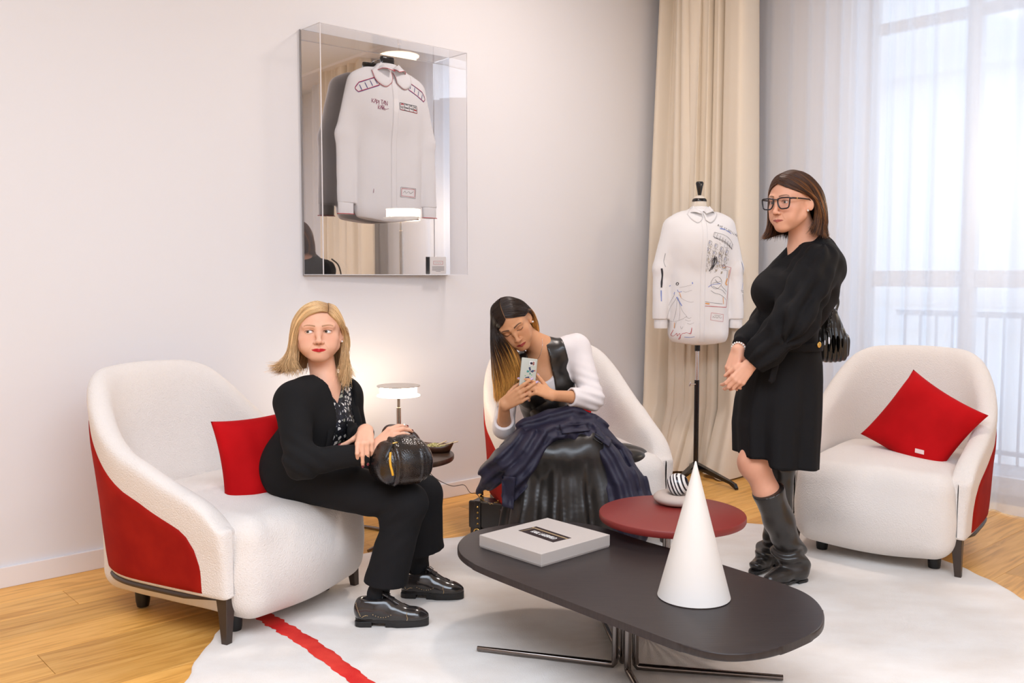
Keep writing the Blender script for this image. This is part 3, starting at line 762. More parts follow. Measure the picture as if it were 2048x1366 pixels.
# grey presentation box lying on the coffee table
bz = Z_T; th_b = .043
cF, cL, cB, cR = [G(x, y, bz + th_b) for x, y in ((1080, 1108), (961, 1070), (1097, 1034), (1218, 1071))]
bc = (cF + cL + cB + cR) / 4; bc.z = 0
e1 = ((cR - cF) + (cB - cL)) / 2; e2 = ((cL - cF) + (cB - cR)) / 2
e1.z = e2.z = 0; L1, L2 = e1.length, e2.length
d1 = e1.normalized(); d2 = Vector((-d1.y, d1.x, 0))
box = empty('gift_box', (bc.x, bc.y, bz), math.atan2(d1.y, d1.x), 'flat pale grey lidded gift box with a black label on the dark coffee table', 'box')
M_BOX = mat('box_card', (.56, .50, .46), .7); M_INK = mat('label_ink', (.018, .008, .010), .45)
bm = bmesh.new(); box_bm(bm, (0, 0, .005), (L1 / 2 - .002, L2 / 2 - .002, .005)); bm_obj('box_base', bm, M_BOX, box)
bm = bmesh.new(); box_bm(bm, (0, 0, .004 + (th_b - .004) / 2), (L1 / 2, L2 / 2, (th_b - .004) / 2), bev=.0012); bm_obj('lid', bm, M_BOX, box)
def text_mesh(s, size, m, parent, M, name='lettering', ext=.0003, align='CENTER', shear=0, sx=1.0, spacing=1.0, offset=0.0):
    cu = bpy.data.curves.new('txt', 'FONT'); cu.body = s; cu.size = size; cu.extrude = ext; cu.align_x = align; cu.align_y = 'CENTER'; cu.shear = shear; cu.space_character = spacing; cu.offset = offset; cu.resolution_u = 3
    o = bpy.data.objects.new('txt', cu); COL.objects.link(o); bpy.context.view_layer.update()
    me = bpy.data.meshes.new_from_object(o.evaluated_get(bpy.context.evaluated_depsgraph_get())); bpy.data.objects.remove(o)
    me.transform(Matrix.Diagonal((sx, 1, 1, 1)))
    t = bpy.data.objects.new(name, me); COL.objects.link(t); me.materials.append(m)
    if parent: t.parent = parent
    t.matrix_basis = M; return t
# label lies with its long side along the box's near-left to far... edge; reads from the far side
def bl(px, py): q = G(px, py, bz + th_b); q = q - bc; return (q.x * d1.x + q.y * d1.y, q.x * d2.x + q.y * d2.y)
l0, l1, l2, l3 = bl(1038, 1062), bl(1071, 1053), bl(1141, 1076), bl(1108, 1084)
lcx, lcy = sum(p[0] for p in (l0, l1, l2, l3)) / 4, sum(p[1] for p in (l0, l1, l2, l3)) / 4
ax = Vector((l2[0] - l1[0], l2[1] - l1[1])); lw, lh = ax.length, Vector((l1[0] - l0[0], l1[1] - l0[1])).length
la = math.atan2(ax.y, ax.x); LR = Matrix.Rotation(la, 4, 'Z'); LM = Matrix.Translation((lcx, lcy, 0)) @ LR
def lbox(name, x, y, hx, hy, z, m):
    bm = bmesh.new(); box_bm(bm, (0, 0, 0), (hx, hy, .0003)); o = bm_obj(name, bm, m, box); o.matrix_basis = LM @ Matrix.Translation((x, y, z)); return o
lbox('label', 0, 0, lw / 2, lh / 2, th_b + .0003, M_INK)
M_GOLDL = mat('label_line', (.42, .30, .16), .5)
lbox('label_line', 0, lh * .27, lw / 2, lh * .045, th_b + .0007, M_GOLDL); lbox('label_line', -lw * .43, -lh * .12, .0016, lh * .37, th_b + .0007, M_GOLDL)
tx = text_mesh('KARL LAGERFELD', lh * .36, mat('label_white', (.85, .83, .80), .5), box, Matrix(), offset=.0006)
tw = max(v.co.x for v in tx.data.vertices) - min(v.co.x for v in tx.data.vertices); tx.data.transform(Matrix.Diagonal((lw * .66 / tw, 1, 1, 1))); tx.matrix_basis = LM @ Matrix.Translation((lw * .04, -lh * .12, th_b + .0010))

# white cone
cc = G(1387.5, 1193, Z_T)
bm = bmesh.new(); Rc = .1065; Hc = .405
lathe(bm, [(0, 0), (Rc - .003, 0), (Rc, .003), (Rc * .5, .003 + (Hc - .003) * .5), (.0045, Hc - .012), (.0025, Hc - .003), (0, Hc)], 96)
cone = bm_obj('cone_sculpture', bm, mat('matt_ceramic', (.80, .75, .70), .55), smooth=True, angle=.8); cone.location = cc
tag(cone, 'tall pointed white cone standing on the dark coffee table', 'sculpture')
# stone puck and striped ball on the red table
pc = G(1358, 1006, .40)
bm = bmesh.new(); lathe(bm, [(0, .0), (.060, .0), (.088, .006), (.098, .018), (.098, .026), (.088, .036), (.066, .041), (.048, .039), (.036, .034), (.02, .029), (0, .028)], 64)
puck = bm_obj('stone_dish', bm, mat('sandstone', (.52, .43, .375), .75, bump=[('noise', 200, .1, .001)]), smooth=True); puck.location = (pc.x, pc.y, .40)
tag(puck, 'rounded beige stone dish on the red side table', 'dish')
bp_ = U(1355, 987, pc.y); br = .0425
bm = bmesh.new(); bmesh.ops.create_uvsphere(bm, u_segments=64, v_segments=56, radius=br)
ball = bm_obj('striped_ball', bm, None, smooth=True)
ball.data.materials.append(mat('ball_white', (.80, .77, .74), .25)); ball.data.materials.append(mat('ball_black', (.012, .012, .02), .2))
for p in ball.data.polygons: p.material_index = int(((p.center.z / br) * 3.1 + 100.25) % 1 < .5) if True else 0
ball.location = (bp_.x, pc.y, .40 + .030 + br); ball.rotation_euler = (math.radians(12), math.radians(68), math.radians(-8))
tag(ball, 'small black and white striped ball resting in the stone dish', 'ball')

# ---------------------------------------------------------------- lamp on the dark table
def drum_lamp(name, loc, R, hz, pole, label, base=True, power=1.0, sc=1.0):
    l = empty(name, loc, 0, label, 'lamp'); z0 = pole
    M_ST = mat('lamp_steel', (.55, .50, .44), .18, metal=1.0); M_DISC = mat('lamp_disc', (.62, .55, .49), .3, metal=.6)
    bm = bmesh.new(); lathe(bm, [(0, z0 + hz + .004 * sc), (R, z0 + hz + .004 * sc), (R, z0 + hz), (0, z0 + hz)], 64); bm_obj('top_disc', bm, M_DISC, l, smooth=True, angle=.5)
    bm = bmesh.new(); lathe(bm, [(0, z0), (R, z0), (R, z0 - .004 * sc), (0, z0 - .004 * sc)], 64); bm_obj('bottom_disc', bm, mat('lamp_opal_disc', (.9, .85, .78), .3, emit=((1, .82, .58), 5.0)), l, smooth=True, angle=.5)
    bm = bmesh.new(); lathe(bm, [(R * .86, z0 + .001), (R * .86, z0 + hz - .001)], 64); bm_obj('lamp_shade', bm, mat('lamp_opal', (1, .95, .88), .4, emit=((1, .80, .56), 60.0 * power)), l, smooth=True)
    bm = bmesh.new(); lathe(bm, [(.0075 * sc, z0), (.0075 * sc, z0 - .06 * sc), (.0115 * sc, z0 - .062 * sc), (.0115 * sc, .012), (0, .012)], 24); bm_obj('pole', bm, M_ST, l, smooth=True, angle=.6)
    bm = bmesh.new(); lathe(bm, [(0, .014), (.055 * sc, .014), (.06 * sc, .010), (.06 * sc, 0), (0, 0)], 40); bm_obj('base', bm, M_ST, l, smooth=True, angle=.6)
    return l
lp = U(796, 790, sc2[1]); lamp = drum_lamp('table_lamp', (lp.x, sc2[1] + .02, .40), .105, .043, U(796, 791, sc2[1]).z - .40, 'small table lamp with a glowing drum between two discs on the dark side table')
# tall lamp beyond the frame, seen in the mirror, and the round lamp on the ceiling
drum_lamp('floor_lamp', (2.50, 4.12, 0), .17, .07, 1.76, 'tall floor lamp with a glowing drum, seen only in the mirror of the case', sc=1.6, power=.3)
cl = empty('ceiling_lamp', (.60, 4.40, 3.365), 0, 'round flat ceiling lamp above the seats, reflected in the case', 'lamp')
bm = bmesh.new(); lathe(bm, [(0, .085), (.19, .085), (.20, .07), (.20, .02), (.19, .014), (.17, .014), (.17, .03), (0, .03)], 48); bm_obj('housing', bm, M_TRIM, cl, smooth=True, angle=.5)
bm = bmesh.new(); lathe(bm, [(0, .022), (.168, .022), (.168, .028), (0, .028)], 48); bm_obj('diffuser', bm, mat('ceiling_opal', (1, .97, .93), .4, emit=((1, .88, .76), 9.0)), cl, smooth=True, angle=.5)

# boat-shaped dish with noodles and two chopsticks
dp = G(888, 905, .40); dcx = (dp.x - .045, dp.y + .02)
tray = empty('food_tray', (dcx[0], dcx[1], .40), -.15, 'dark boat-shaped food tray on the round side table behind the handbag', 'tray')
def boat(n=40, m=10):
    P = np.zeros((n, m, 3)); u = np.linspace(0, 2 * PI, n, endpoint=False)
    for j, (f, z) in enumerate([(0.01, .003), (.5, .003), (.72, .006), (.9, .020), (1.0, .034), (1.03, .034), (.95, .018), (.76, .0), (.5, 0), (.01, 0)]):
        P[:, j, 0] = .095 * f * np.cos(u) * 1.0; P[:, j, 1] = .055 * f * np.sin(u); P[:, j, 2] = z + (.020 * np.abs(np.cos(u)) ** 3 if .9 <= f else 0)
    return grid_mesh(P, close_u=True)
V, Fq = boat(); mesh_obj('dish', V, Fq, mat('dark_bowl', (.07, .028, .014), .35), tray, smooth=True)
bm = bmesh.new(); rn = random.Random(3)
for i in range(46):
    a = rn.uniform(0, 6.28); r = rn.uniform(0, .05); c = Vector((r * math.cos(a) * 1.2, r * math.sin(a) * .7, .018 + rn.uniform(0, .018)))
    b = rn.uniform(0, 6.28); pts = [c + Vector((math.cos(b + t * 1.1) * .018, math.sin(b + t * 1.1) * .012, .005 * math.sin(t * 2 + i))) for t in range(6)]
    tube(bm, [tuple(p) for p in pts], .0016, 5)
nd = bm_obj('noodles', bm, mat('noodle', (.55, .50, .22), .5), smooth=True); nd.location = tray.location; nd.rotation_euler = tray.rotation_euler; tag(nd, 'tangle of noodles in the dark food tray', 'food', kind='stuff')
for (a, b), lb in ((((862, 905), (893, 882)), 'pale wooden chopstick in the food tray, the shorter steeper one'), (((864, 908), (916, 883)), 'pale wooden chopstick in the food tray, the longer flatter one')):
    p, q = U(*a, dcx[1] + .0), U(*b, dcx[1] - .03); p.z = max(p.z, .42); bm = bmesh.new(); tube(bm, [tuple(p), tuple(q)], [.0022, .0034], 8)
    me_c = bm_obj('chopstick', bm, mat('chopstick_wood', (.70, .55, .36), .6)); tag(me_c, lb, 'chopstick')
# black cable from the lamp table down to the floor by the wall
cab = [U(845, 925, 4.70), U(862, 948, 4.74), U(880, 962, 4.8), U(905, 972, 4.85), U(928, 970, 4.85), U(940, 985, 4.6), U(958, 994, 4.5), (-.12, 4.55, .006)]
cab = [Vector(c) for c in cab]; cab.insert(0, Vector((sc2[0] + .1, sc2[1] + .12, .36)))
bm = bmesh.new(); tube(bm, [tuple(p) for p in spline([tuple(c) for c in cab], 80)], .0018, 6)
tag(bm_obj('cable', bm, mat('cable_black', (.02, .02, .03), .5), smooth=True), 'thin black charging cable hanging from the side table towards the handbag', 'cable')
# ================================================================ people
def M4(x, y, z, o):
    return np.array([[x[0], y[0], z[0], o[0]], [x[1], y[1], z[1], o[1]], [x[2], y[2], z[2], o[2]], [0, 0, 0, 1]], float)
def head_frame(o, fwd, up=(0, 0, 1), hs=(1, 1, 1)):
    """local +y = face direction, +z = crown, +x = the person's own right"""
    f = Vector(fwd).normalized(); u = Vector(up); u = (u - f * u.dot(f)).normalized(); r = f.cross(u)
    return M4(r * hs[0], f * hs[1], u * hs[2], o)
def xf(M, p): return tuple((M @ np.array([p[0], p[1], p[2], 1.0]))[:3])
def inv(M): return np.linalg.inv(M)
def rotx(a): c, s = math.cos(a), math.sin(a); return np.array([[1, 0, 0], [0, c, -s], [0, s, c]])
def roty(a): c, s = math.cos(a), math.sin(a); return np.array([[c, 0, s], [0, 1, 0], [-s, 0, c]])
def rotz(a): c, s = math.cos(a), math.sin(a); return np.array([[c, -s, 0], [s, c, 0], [0, 0, 1]])
def head_prims(open_=1.0, jaw=1.0, nose=1.0, full=1.0, smile=0.0, lidlow=0.0, lt=1.0, lw=1.0):
    p = []
    p += [Ell((0, -.012, .030), (.0755, .094, .088)), Ell((0, .030, .035), (.062, .056, .066), k=.03)]
    p += [Ell((0, .028, -.030), (.0585, .058, .082), k=.03)]
    p += [Cap((.046 * jaw, .008, -.055), (.016, .062, -.098), .021, .014, k=.03), Cap((-.046 * jaw, .008, -.055), (-.016, .062, -.098), .021, .014, k=.03)]
    p += [Ell((0, .066, -.098), (.019, .018, .016), k=.022)]
    for s in (-1, 1):
        p += [Ell((s * .040, .056, -.028), (.023 * full, .022, .021), rot=rotz(-s * .3), k=.022)]
        p += [Ell((s * .034, .062, -.060), (.020 * full, .020, .022), k=.025)]
        p += [Cap((s * .014, .0865, .020), (s * .044, .0735, .021), .0075, .0075, k=.016)]
    p += [Ell((0, .069, -.068), (.026, .0225, .024), k=.02)]
    for s in (-1, 1): p += [Ell((s * .030, .0985, .001), (.0165, .0155, .0115), k=.012, sub=True)]
    # nose
    p += [Cap((0, .0830, .014), (0, .0935, -.012), .0068, .0074, k=.014), Cap((0, .0935, -.012), (0, .1045 * 1.0, -.0375), .0072, .0088 * nose, k=.008), Ell((0, .1035, -.0405), (.0095 * nose, .0095, .0085), k=.006)]
    for s in (-1, 1):
        p += [Ell((s * .0118 * nose, .0945, -.0435), (.0066, .0085, .0062), k=.006)]
        p += [Ell((s * .0058, .0985, -.0495), (.0032, .0045, .0026), k=.002, sub=True)]
    # philtrum and lips
    p += [Ell((0, .0965, -.0600), (.0035, .004, .008), k=.006, sub=True)]
    for s in (-1, 1):
        p += [Cap((s * .0035, .0945, -.0722 + .0050 * lt), (s * .0215 * lw, .0838, -.0716), .0045 * (.5 + .5 * lt), .0018, k=.004)]
        p += [Cap((0, .0930, -.0722 - .0050 * lt), (s * .0185 * lw, .0840, -.0733), .0058 * (.45 + .55 * lt), .0022, k=.004)]
        p += [Cap((s * .0, .1020, -.0722), (s * .0225 * lw, .0885, -.0722), .0012, .0010, k=.003, sub=True)]
    # eyelids over the ball, then the opening
    for s in (-1, 1):
        p += [Ell((s * .0305, .0722, .0), (.0150, .0150, .0140), k=.004)]
        p += [Ell((s * .0305, .0885, -.0004 - .0024 * lidlow), (.0150, .013, .0055 * open_), rot=roty(s * .10), k=.0012, sub=True)]
    # ears
    for s in (-1, 1):
        p += [Ell((s * .0770, -.006, -.008), (.0070, .0180, .031), rot=(rotz(s * .50) @ rotx(-.15)), k=.006)]
        p += [Ell((s * .0835, .000, -.004), (.0055, .0100, .0190), rot=(rotz(s * .50) @ rotx(-.15)), k=.004, sub=True)]
        p += [Ell((s * .0745, .004, -.034), (.0055, .0075, .0085), k=.004)]
    return p
def face_colour(skin, lip, brow, blush, V, M, base=None, liner=.5, shadow=None, brow_t=1.0, wr=1.0, eo=1.0, ez0=0.0, lt=1.0, lw=1.0):
    """vertex colours of the whole body; facial colouring in head space"""
    C_ = np.tile(np.array(skin, float), (len(V), 1))
    nz = noise3(V, 60, 3)[:, None] * .035 + noise3(V, 190, 8)[:, None] * .02
    C_ = C_ * (1 + nz * [.6, 1.0, 1.0])
    L_ = (V - M[:3, 3]) @ np.linalg.inv(M[:3, :3]).T; x, y, z = L_[:, 0], L_[:, 1], L_[:, 2]; ax = np.abs(x)
    inh = (ax < .1) & (y > -.02) & (y < .13) & (z > -.13) & (z < .12)
    def blend(m, c):
        m = np.clip(m, 0, 1)[:, None] * inh[:, None]; C_[:] = C_ * (1 - m) + np.array(c) * m
    sm = lambda e0, e1, v: np.clip((v - e0) / (e1 - e0), 0, 1) ** 2 * (3 - 2 * np.clip((v - e0) / (e1 - e0), 0, 1))
    f = y > .055
    blend(np.exp(-(((ax - .045) / .018) ** 2 + ((z + .030) / .020) ** 2)) * .30 * f, blush)
    blend(np.exp(-((x / .012) ** 2 + ((z + .043) / .009) ** 2)) * .35 * f, blush)
    # eye sockets, slightly darker
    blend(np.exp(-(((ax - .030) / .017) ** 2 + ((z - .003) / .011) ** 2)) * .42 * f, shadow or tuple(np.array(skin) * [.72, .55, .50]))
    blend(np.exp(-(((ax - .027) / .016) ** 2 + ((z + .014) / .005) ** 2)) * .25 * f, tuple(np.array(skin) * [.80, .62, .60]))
    # lash line
    ez = .0058 * eo * np.sqrt(np.clip(1 - ((ax - .0305) / .0150) ** 2, 0, 1)); on = (np.abs(ax - .0305) < .0150) & (y > .072)
    if eo >= .4:
        blend(sm(.0026, .0008, np.abs(z - ez0 - ez - .0004)) * on * liner, (.03, .015, .012)); blend(sm(.0016, .0003, np.abs(z - ez0 + ez + .0006)) * on * liner * .6, (.08, .04, .03))
    else:
        za = ez0 + .0006 - .0048 * np.sqrt(np.clip(1 - ((ax - .0305) / .0150) ** 2, 0, 1)); blend(sm(.0021, .0009, np.abs(z - za)) * on, (.02, .010, .008))
    # brows
    bz = .0215 + .0045 * np.sin(np.clip((ax - .012) / .036, 0, 1) * PI * .75) - .002 * np.clip((ax - .040) / .01, 0, 1)
    bw = .0032 * brow_t * (1 - .55 * np.clip((ax - .016) / .034, 0, 1))
    blend(sm(bw + .0012, bw - .0012, np.abs(z - bz)) * (ax > .0115) * (ax < .049) * f * .93, brow)
    # lips
    up = -.0722 + .0080 * lt * np.clip(1 - (ax / (.0235 * lw)) ** 2, 0, 1) ** .8 - .0018 * np.exp(-(x / .004) ** 2) ; lo = -.0722 - .0102 * lt * np.clip(1 - (ax / (.0220 * lw)) ** 2, 0, 1) ** .7
    blend(sm(-.0006, .0006, up - z) * sm(-.0006, .0006, z - lo) * (ax < .0235 * lw) * (y > .074), lip)
    blend(sm(.0012, .0002, np.abs(z + .0722)) * (ax < .022) * (y > .074) * .6, tuple(np.array(lip) * .35))
    # nasolabial crease, nostrils
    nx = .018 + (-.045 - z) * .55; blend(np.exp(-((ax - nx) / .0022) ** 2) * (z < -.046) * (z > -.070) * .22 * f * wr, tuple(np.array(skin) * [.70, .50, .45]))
    blend(np.exp(-(((ax - .0060) / .0035) ** 2 + ((z + .0490) / .0022) ** 2)) * .75 * (y > .088), (.10, .03, .02))
    return C_, blend
def make_eyes(root, M, gaze, iris=(.10, .06, .03)):
    sc = mat('eye_white', (.80, .76, .74), .15); pu = mat('pupil', (.004, .004, .005), .05)
    ir = mat('iris_%d' % int(iris[0] * 100 + iris[2] * 1000), iris, .1)
    for s in (-1, 1):
        bm = bmesh.new(); R = .0129; g = Vector(gaze).normalized(); q = g.to_track_quat('Z', 'Y').to_matrix().to_4x4()
        angs = [0, .10, .21, .22, .35, .47, .49, .7, .95, 1.3, 1.7, 2.2, PI]
        prof = [(R * math.sin(a), R * math.cos(a)) for a in angs]; prof[0] = (0, R); prof[-1] = (0, -R)
        lathe(bm, prof, 28)
        for f in bm.faces:
            c = f.calc_center_median(); a = math.acos(max(-1, min(1, c.z / c.length))); f.material_index = 2 if a < .20 else (1 if a < .475 else 0)
        bmesh.ops.transform(bm, matrix=q, verts=bm.verts); bmesh.ops.translate(bm, vec=(s * .0305, .0722, 0), verts=bm.verts)
        bmesh.ops.transform(bm, matrix=Matrix(M.tolist()), verts=bm.verts)
        bm_obj('eye', bm, (sc, ir, pu), root, smooth=True, world=True)
# ---- hair: strands that run along interpolated guide curves, with a solid under-layer
def push_out(P, m):
    c = np.array([0, -.012, .030]); r = np.array([.0755, .094, .088]) + m; q = (P - c) / r; k = np.linalg.norm(q, axis=1)[:, None]
    return np.where(k < 1, c + (P - c) / np.maximum(k, 1e-3), P)
def hair(root, name, M, sheets, m, n, rad=.0011, depth=.012, seed=1, steps=22, jitter=.004, tint=None, ends=.10, under=True, gather=None, curl=0.0):
    """sheets: list of guide lists; every guide is a list of local points root -> tip"""
    r = np.random.RandomState(seed); VV, FF, CC = [], [], []; base = 0
    UV, UF, UC = [], [], []; ub = 0
    tot = sum(len(s) for s in sheets)
    for guides in sheets:
        Gs = np.stack([spline(g, steps) for g in guides])            # k, steps, 3
        k = len(Gs); cen = Gs.mean((0, 1))
        nn = max(3, int(n * len(guides) / tot))
        nu = 40; gu = np.stack([spline(Gs[:, j], nu) for j in range(steps)], 1)    # nu, steps, 3
        du = np.gradient(gu, axis=0); ds = np.gradient(gu, axis=1); nrm = np.cross(du, ds); nrm /= np.maximum(np.linalg.norm(nrm, axis=2), 1e-9)[..., None]
        skull = np.array([0, -.01, .02]); sg = np.sign((nrm * (gu - skull)).sum(2)); sg = np.where(sg == 0, 1, sg); sg = sg[:, :12].mean(1); sg = np.where(sg >= 0, 1, -1)
        nrm = nrm * sg[:, None, None]
        t = np.linspace(0, 1, steps)
        clump = r.rand(60)
        for i in range(nn):
            u = r.rand() * (nu - 1.001); cl = int(u / (nu - 1) * 26); u0 = int(u); f = u - u0
            # pull towards a clump centre as it goes down
            uc = (cl + .5) / 26 * (nu - 1)
            ut = u + (uc - u) * (.45 * t ** 1.3); a0 = np.clip(ut.astype(int), 0, nu - 2); ff = (ut - a0)[:, None]
            js = np.arange(steps)
            P = gu[a0, js] * (1 - ff) + gu[a0 + 1, js] * ff; Nn = nrm[a0, js]
            dp = r.rand() ** 1.5 * depth * (.25 + .75 * np.clip(t * 3, 0, 1)); P = P - Nn * dp[:, None]
            P = P + Nn * (.0022 * math.sin(cl * 12.9) * np.clip(t * 2, 0, 1))[:, None]
            w_ = jitter * (r.rand(3) - .5) * 2; P = P + w_ * (t ** 1.5)[:, None] + (.0016 * np.sin(t * (9 + 5 * r.rand()) + r.rand() * 6) * t)[:, None] * r.normal(size=3)
            P = push_out(P, (.0045 * (1 - dp / depth) + .0025)[:, None])
            if curl: tc2 = np.clip((t - .62) / .38, 0, 1) ** 2 * (.3 + .9 * clump[cl]); P = P + Nn * (curl * tc2)[:, None] + np.array([0, 0, 1.0]) * (curl * .55 * tc2 ** 1.5)[:, None]
            cut = 1 - ends * r.rand() ** 2; P = spline(P, steps) if cut > .999 else spline(P[:max(4, int(steps * cut))], steps)
            d = np.gradient(P, axis=0); d /= np.maximum(np.linalg.norm(d, axis=1), 1e-9)[:, None]
            a = np.cross(d, r.normal(size=3)); a /= np.maximum(np.linalg.norm(a, axis=1), 1e-9)[:, None]; b = np.cross(d, a)
            rr = rad * (.6 + .7 * r.rand()) * np.clip(1.15 - t ** 3 * .9, .2, 1) * np.clip(.5 + t * 4, 0, 1)
            ring = np.stack([P + (a * math.cos(q) + b * math.sin(q)) * rr[:, None] for q in (0, 2.094, 4.189)], 1)
            VV.append(ring.reshape(-1, 3)); idx = base + np.arange(steps * 3).reshape(steps, 3)
            for q in range(3): FF.append(np.stack([idx[:-1, q], idx[:-1, (q + 1) % 3], idx[1:, (q + 1) % 3], idx[1:, q]], -1))
            base += steps * 3
            c = tint(t, r.rand(), clump[cl]) if tint is not None else None
            CC.append(np.repeat(c, 3, 0))
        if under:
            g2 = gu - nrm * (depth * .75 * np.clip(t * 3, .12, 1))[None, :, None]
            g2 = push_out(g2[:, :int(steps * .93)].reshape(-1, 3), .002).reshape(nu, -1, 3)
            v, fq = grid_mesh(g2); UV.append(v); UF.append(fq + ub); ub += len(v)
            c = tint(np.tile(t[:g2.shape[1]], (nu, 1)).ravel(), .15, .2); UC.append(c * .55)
    V = np.vstack(VV); F_ = np.vstack(FF); C_ = np.vstack(CC)
    if under:
        F_ = np.vstack([F_, np.vstack(UF) + len(V)]); V = np.vstack([V] + UV); C_ = np.vstack([C_] + UC)
    V = V @ M[:3, :3].T + M[:3, 3]
    o = mesh_obj(name, V, np.ascontiguousarray(F_), m, root, smooth=True, world=True)
    set_tint(o, C_); return o
# ---- hands
def hand_prims(W, dirn, back, side, curls, spread=(.0, .0, .0, .0), thumb=None, size=1.0):
    """W wrist point; dirn towards the fingers; back = normal of the back of the hand; side = +1 when the thumb lies on cross(back, dirn)...
    curls: four (base, mid, tip) angles; thumb: list of three local direction vectors. Returns prims and nail spots"""
    y = Vector(dirn).normalized(); z = Vector(back); z = (z - y * z.dot(y)).normalized(); x = y.cross(z) * side   # x towards the thumb
    def loc(p): return tuple(Vector(W) + (x * p[0] + y * p[1] + z * p[2]) * size)
    P = []; nails = []
    kn = [(.028, .088, .002), (.0095, .092, .004), (-.009, .088, .003), (-.026, .080, -.001)]
    wr = [(.017, .0, 0), (.006, .0, 0), (-.006, .0, 0), (-.016, .0, 0)]
    for a, b in zip(wr, kn): P.append(Cap(loc(a), loc(b), .0135 * size, .0098 * size, k=.010))
    P.append(Cap(loc((.02, .03, -.006)), loc((-.018, .03, -.006)), .011 * size, .010 * size, k=.012))
    L_ = [(.040, .025, .020), (.044, .029, .021), (.041, .027, .020), (.032, .020, .018)]; Rr_ = [(.0095, .0083, .0073), (.0097, .0085, .0075), (.0093, .0081, .0072), (.0083, .0072, .0064)]
    for i in range(4):
        p = Vector(kn[i]); ang = 0; prev = p.copy(); sp = spread[i]
        for j in range(3):
            ang += curls[i][j]
            d = Vector((math.sin(sp) * math.cos(ang), math.cos(sp) * math.cos(ang), -math.sin(ang)))
            q = prev + d * L_[i][j]; P.append(Cap(loc(prev), loc(q), Rr_[i][j] * size, (Rr_[i][j] - .0010) * size, k=.0025 if j else .006)); 
            if j == 2:
                nz = Vector((math.sin(sp) * math.sin(ang), math.cos(sp) * math.sin(ang), math.cos(ang))); nails.append((loc(q - d * .003 + nz * .0052), tuple((x * nz.x + y * nz.y + z * nz.z)), tuple((x * d.x + y * d.y + z * d.z))))
            prev = q
    th = thumb or [(.75, .65, -.25), (.45, .88, -.15), (.25, .95, -.1)]
    prev = Vector((.015, .014, -.005)); tl = [(.042, .0125, .0105), (.032, .0100, .0086), (.026, .0086, .0070)]
    for j, t in enumerate(th):
        d = Vector(t).normalized(); q = prev + d * tl[j][0]; P.append(Cap(loc(prev), loc(q), tl[j][1] * size, tl[j][2] * size, k=.010 if j == 0 else .003))
        if j == 2:
            nz = Vector((.6, -.2, .78)); nz = (nz - d * nz.dot(d)).normalized(); nails.append((loc(q - d * .002 + nz * .006), tuple((x * nz.x + y * nz.y + z * nz.z)), tuple((x * d.x + y * d.y + z * d.z))))
        prev = q
    return P, nails
def add_nails(root, nails, m, ln=.0075, wd=.0048):
    for c, nz, d in nails:
        z = Vector(nz).normalized(); y = Vector(d); y = (y - z * y.dot(z)).normalized(); x = y.cross(z)
        bm = bmesh.new(); bmesh.ops.create_uvsphere(bm, u_segments=12, v_segments=8, radius=1, matrix=Matrix.Diagonal((wd, ln, .0022, 1)))
        bmesh.ops.transform(bm, matrix=Matrix(M4(x, y, z, c).tolist()), verts=bm.verts); bm_obj('fingernail', bm, m, root, smooth=True, world=True)
M_SKIN1 = mat('skin_fair', (.8, .5, .4), .5, attr=True, sss=.12, spec=.35)
M_HAIR = mat('hair_fibre', (.4, .3, .2), .38, attr=True, spec=.5)
M_BLACKCLOTH = mat('black_wool', (.010, .0095, .010), .9, spec=.2, sheen=.02, bump=[('noise', 700, .25, .001)])
def blob(root, name, prims, m, res=.005, **kw): return sdf_obj(name, prims, res, m, root, **kw)
def torus_link(bm, c, nrm, R, r, n=20, k=8):
    q = Vector(nrm).to_track_quat('Z', 'Y'); pts = [Vector(c) + q @ Vector((R * math.cos(2 * PI * i / n), R * math.sin(2 * PI * i / n), 0)) for i in range(n)]
    tube(bm, [tuple(p) for p in pts], r, k, closed=True)
def uv_ball(bm, c, r, n=14): bmesh.ops.create_uvsphere(bm, u_segments=n, v_segments=n // 2 + 2, radius=r, matrix=Matrix.Translation(c))
# ---------------------------------------------------------------- seated blonde woman in black
def person_root(name, loc): pass
def v3(p): return np.array(p, float)
H1 = head_frame(U(637, 665, 3.475), (.205, -.97, .09), hs=(1.09, 1.0, .925))
nb1 = U(652, 778, 3.465)
foot1 = G(780, 1250, 0); foot1.z = 0
SK1 = (.81, .445, .30)
# arms and hands
RW1 = U(747, 899, 3.215); RE1 = U(603, 925, 3.17); LW1 = U(731, 860, 3.25); LE1 = U(715, 893, 3.68)
hr, nr1 = hand_prims(RW1, (.80, .20, .62), (-.35, -.70, .60), -1, [(.55, .35, .2), (.62, .40, .2), (.70, .45, .25), (.75, .5, .3)], (.10, .02, -.05, -.12), thumb=[(.6, .6, -.5), (.3, .9, -.5), (.1, .95, -.5)], size=.96)
hl, nl1 = hand_prims(LW1, (.10, -.80, -.42), (.05, -.45, .88), 1, [(.55, 1.15, .5), (.95, .40, .25), (1.0, .38, .2), (1.0, .45, .2)], (.03, .01, -.015, -.04), thumb=[(.85, .4, -.45), (.9, .1, -.55), (.95, -.05, -.4)], size=.90)
body = [Cap(xf(H1, (0, -.03, -.05)), nb1, .047, .052, k=.03), Cap(nb1, U(640, 830, 3.46), .050, .088, k=.03), Cap(U(640, 830, 3.46), U(605, 940, 3.50), .095, .105, k=.04)]
SR1, SL1 = U(582, 806, 3.31), U(688, 792, 3.585)
KR1, KL1 = U(812, 1008, 3.29), U(845, 988, 3.54)
HR1, HL1 = U(618, 950, 3.41), U(640, 946, 3.61)
AR1, AL1 = G(757, 1215, .10) if False else U(756, 1188, 3.30), U(838, 1135, 3.60)
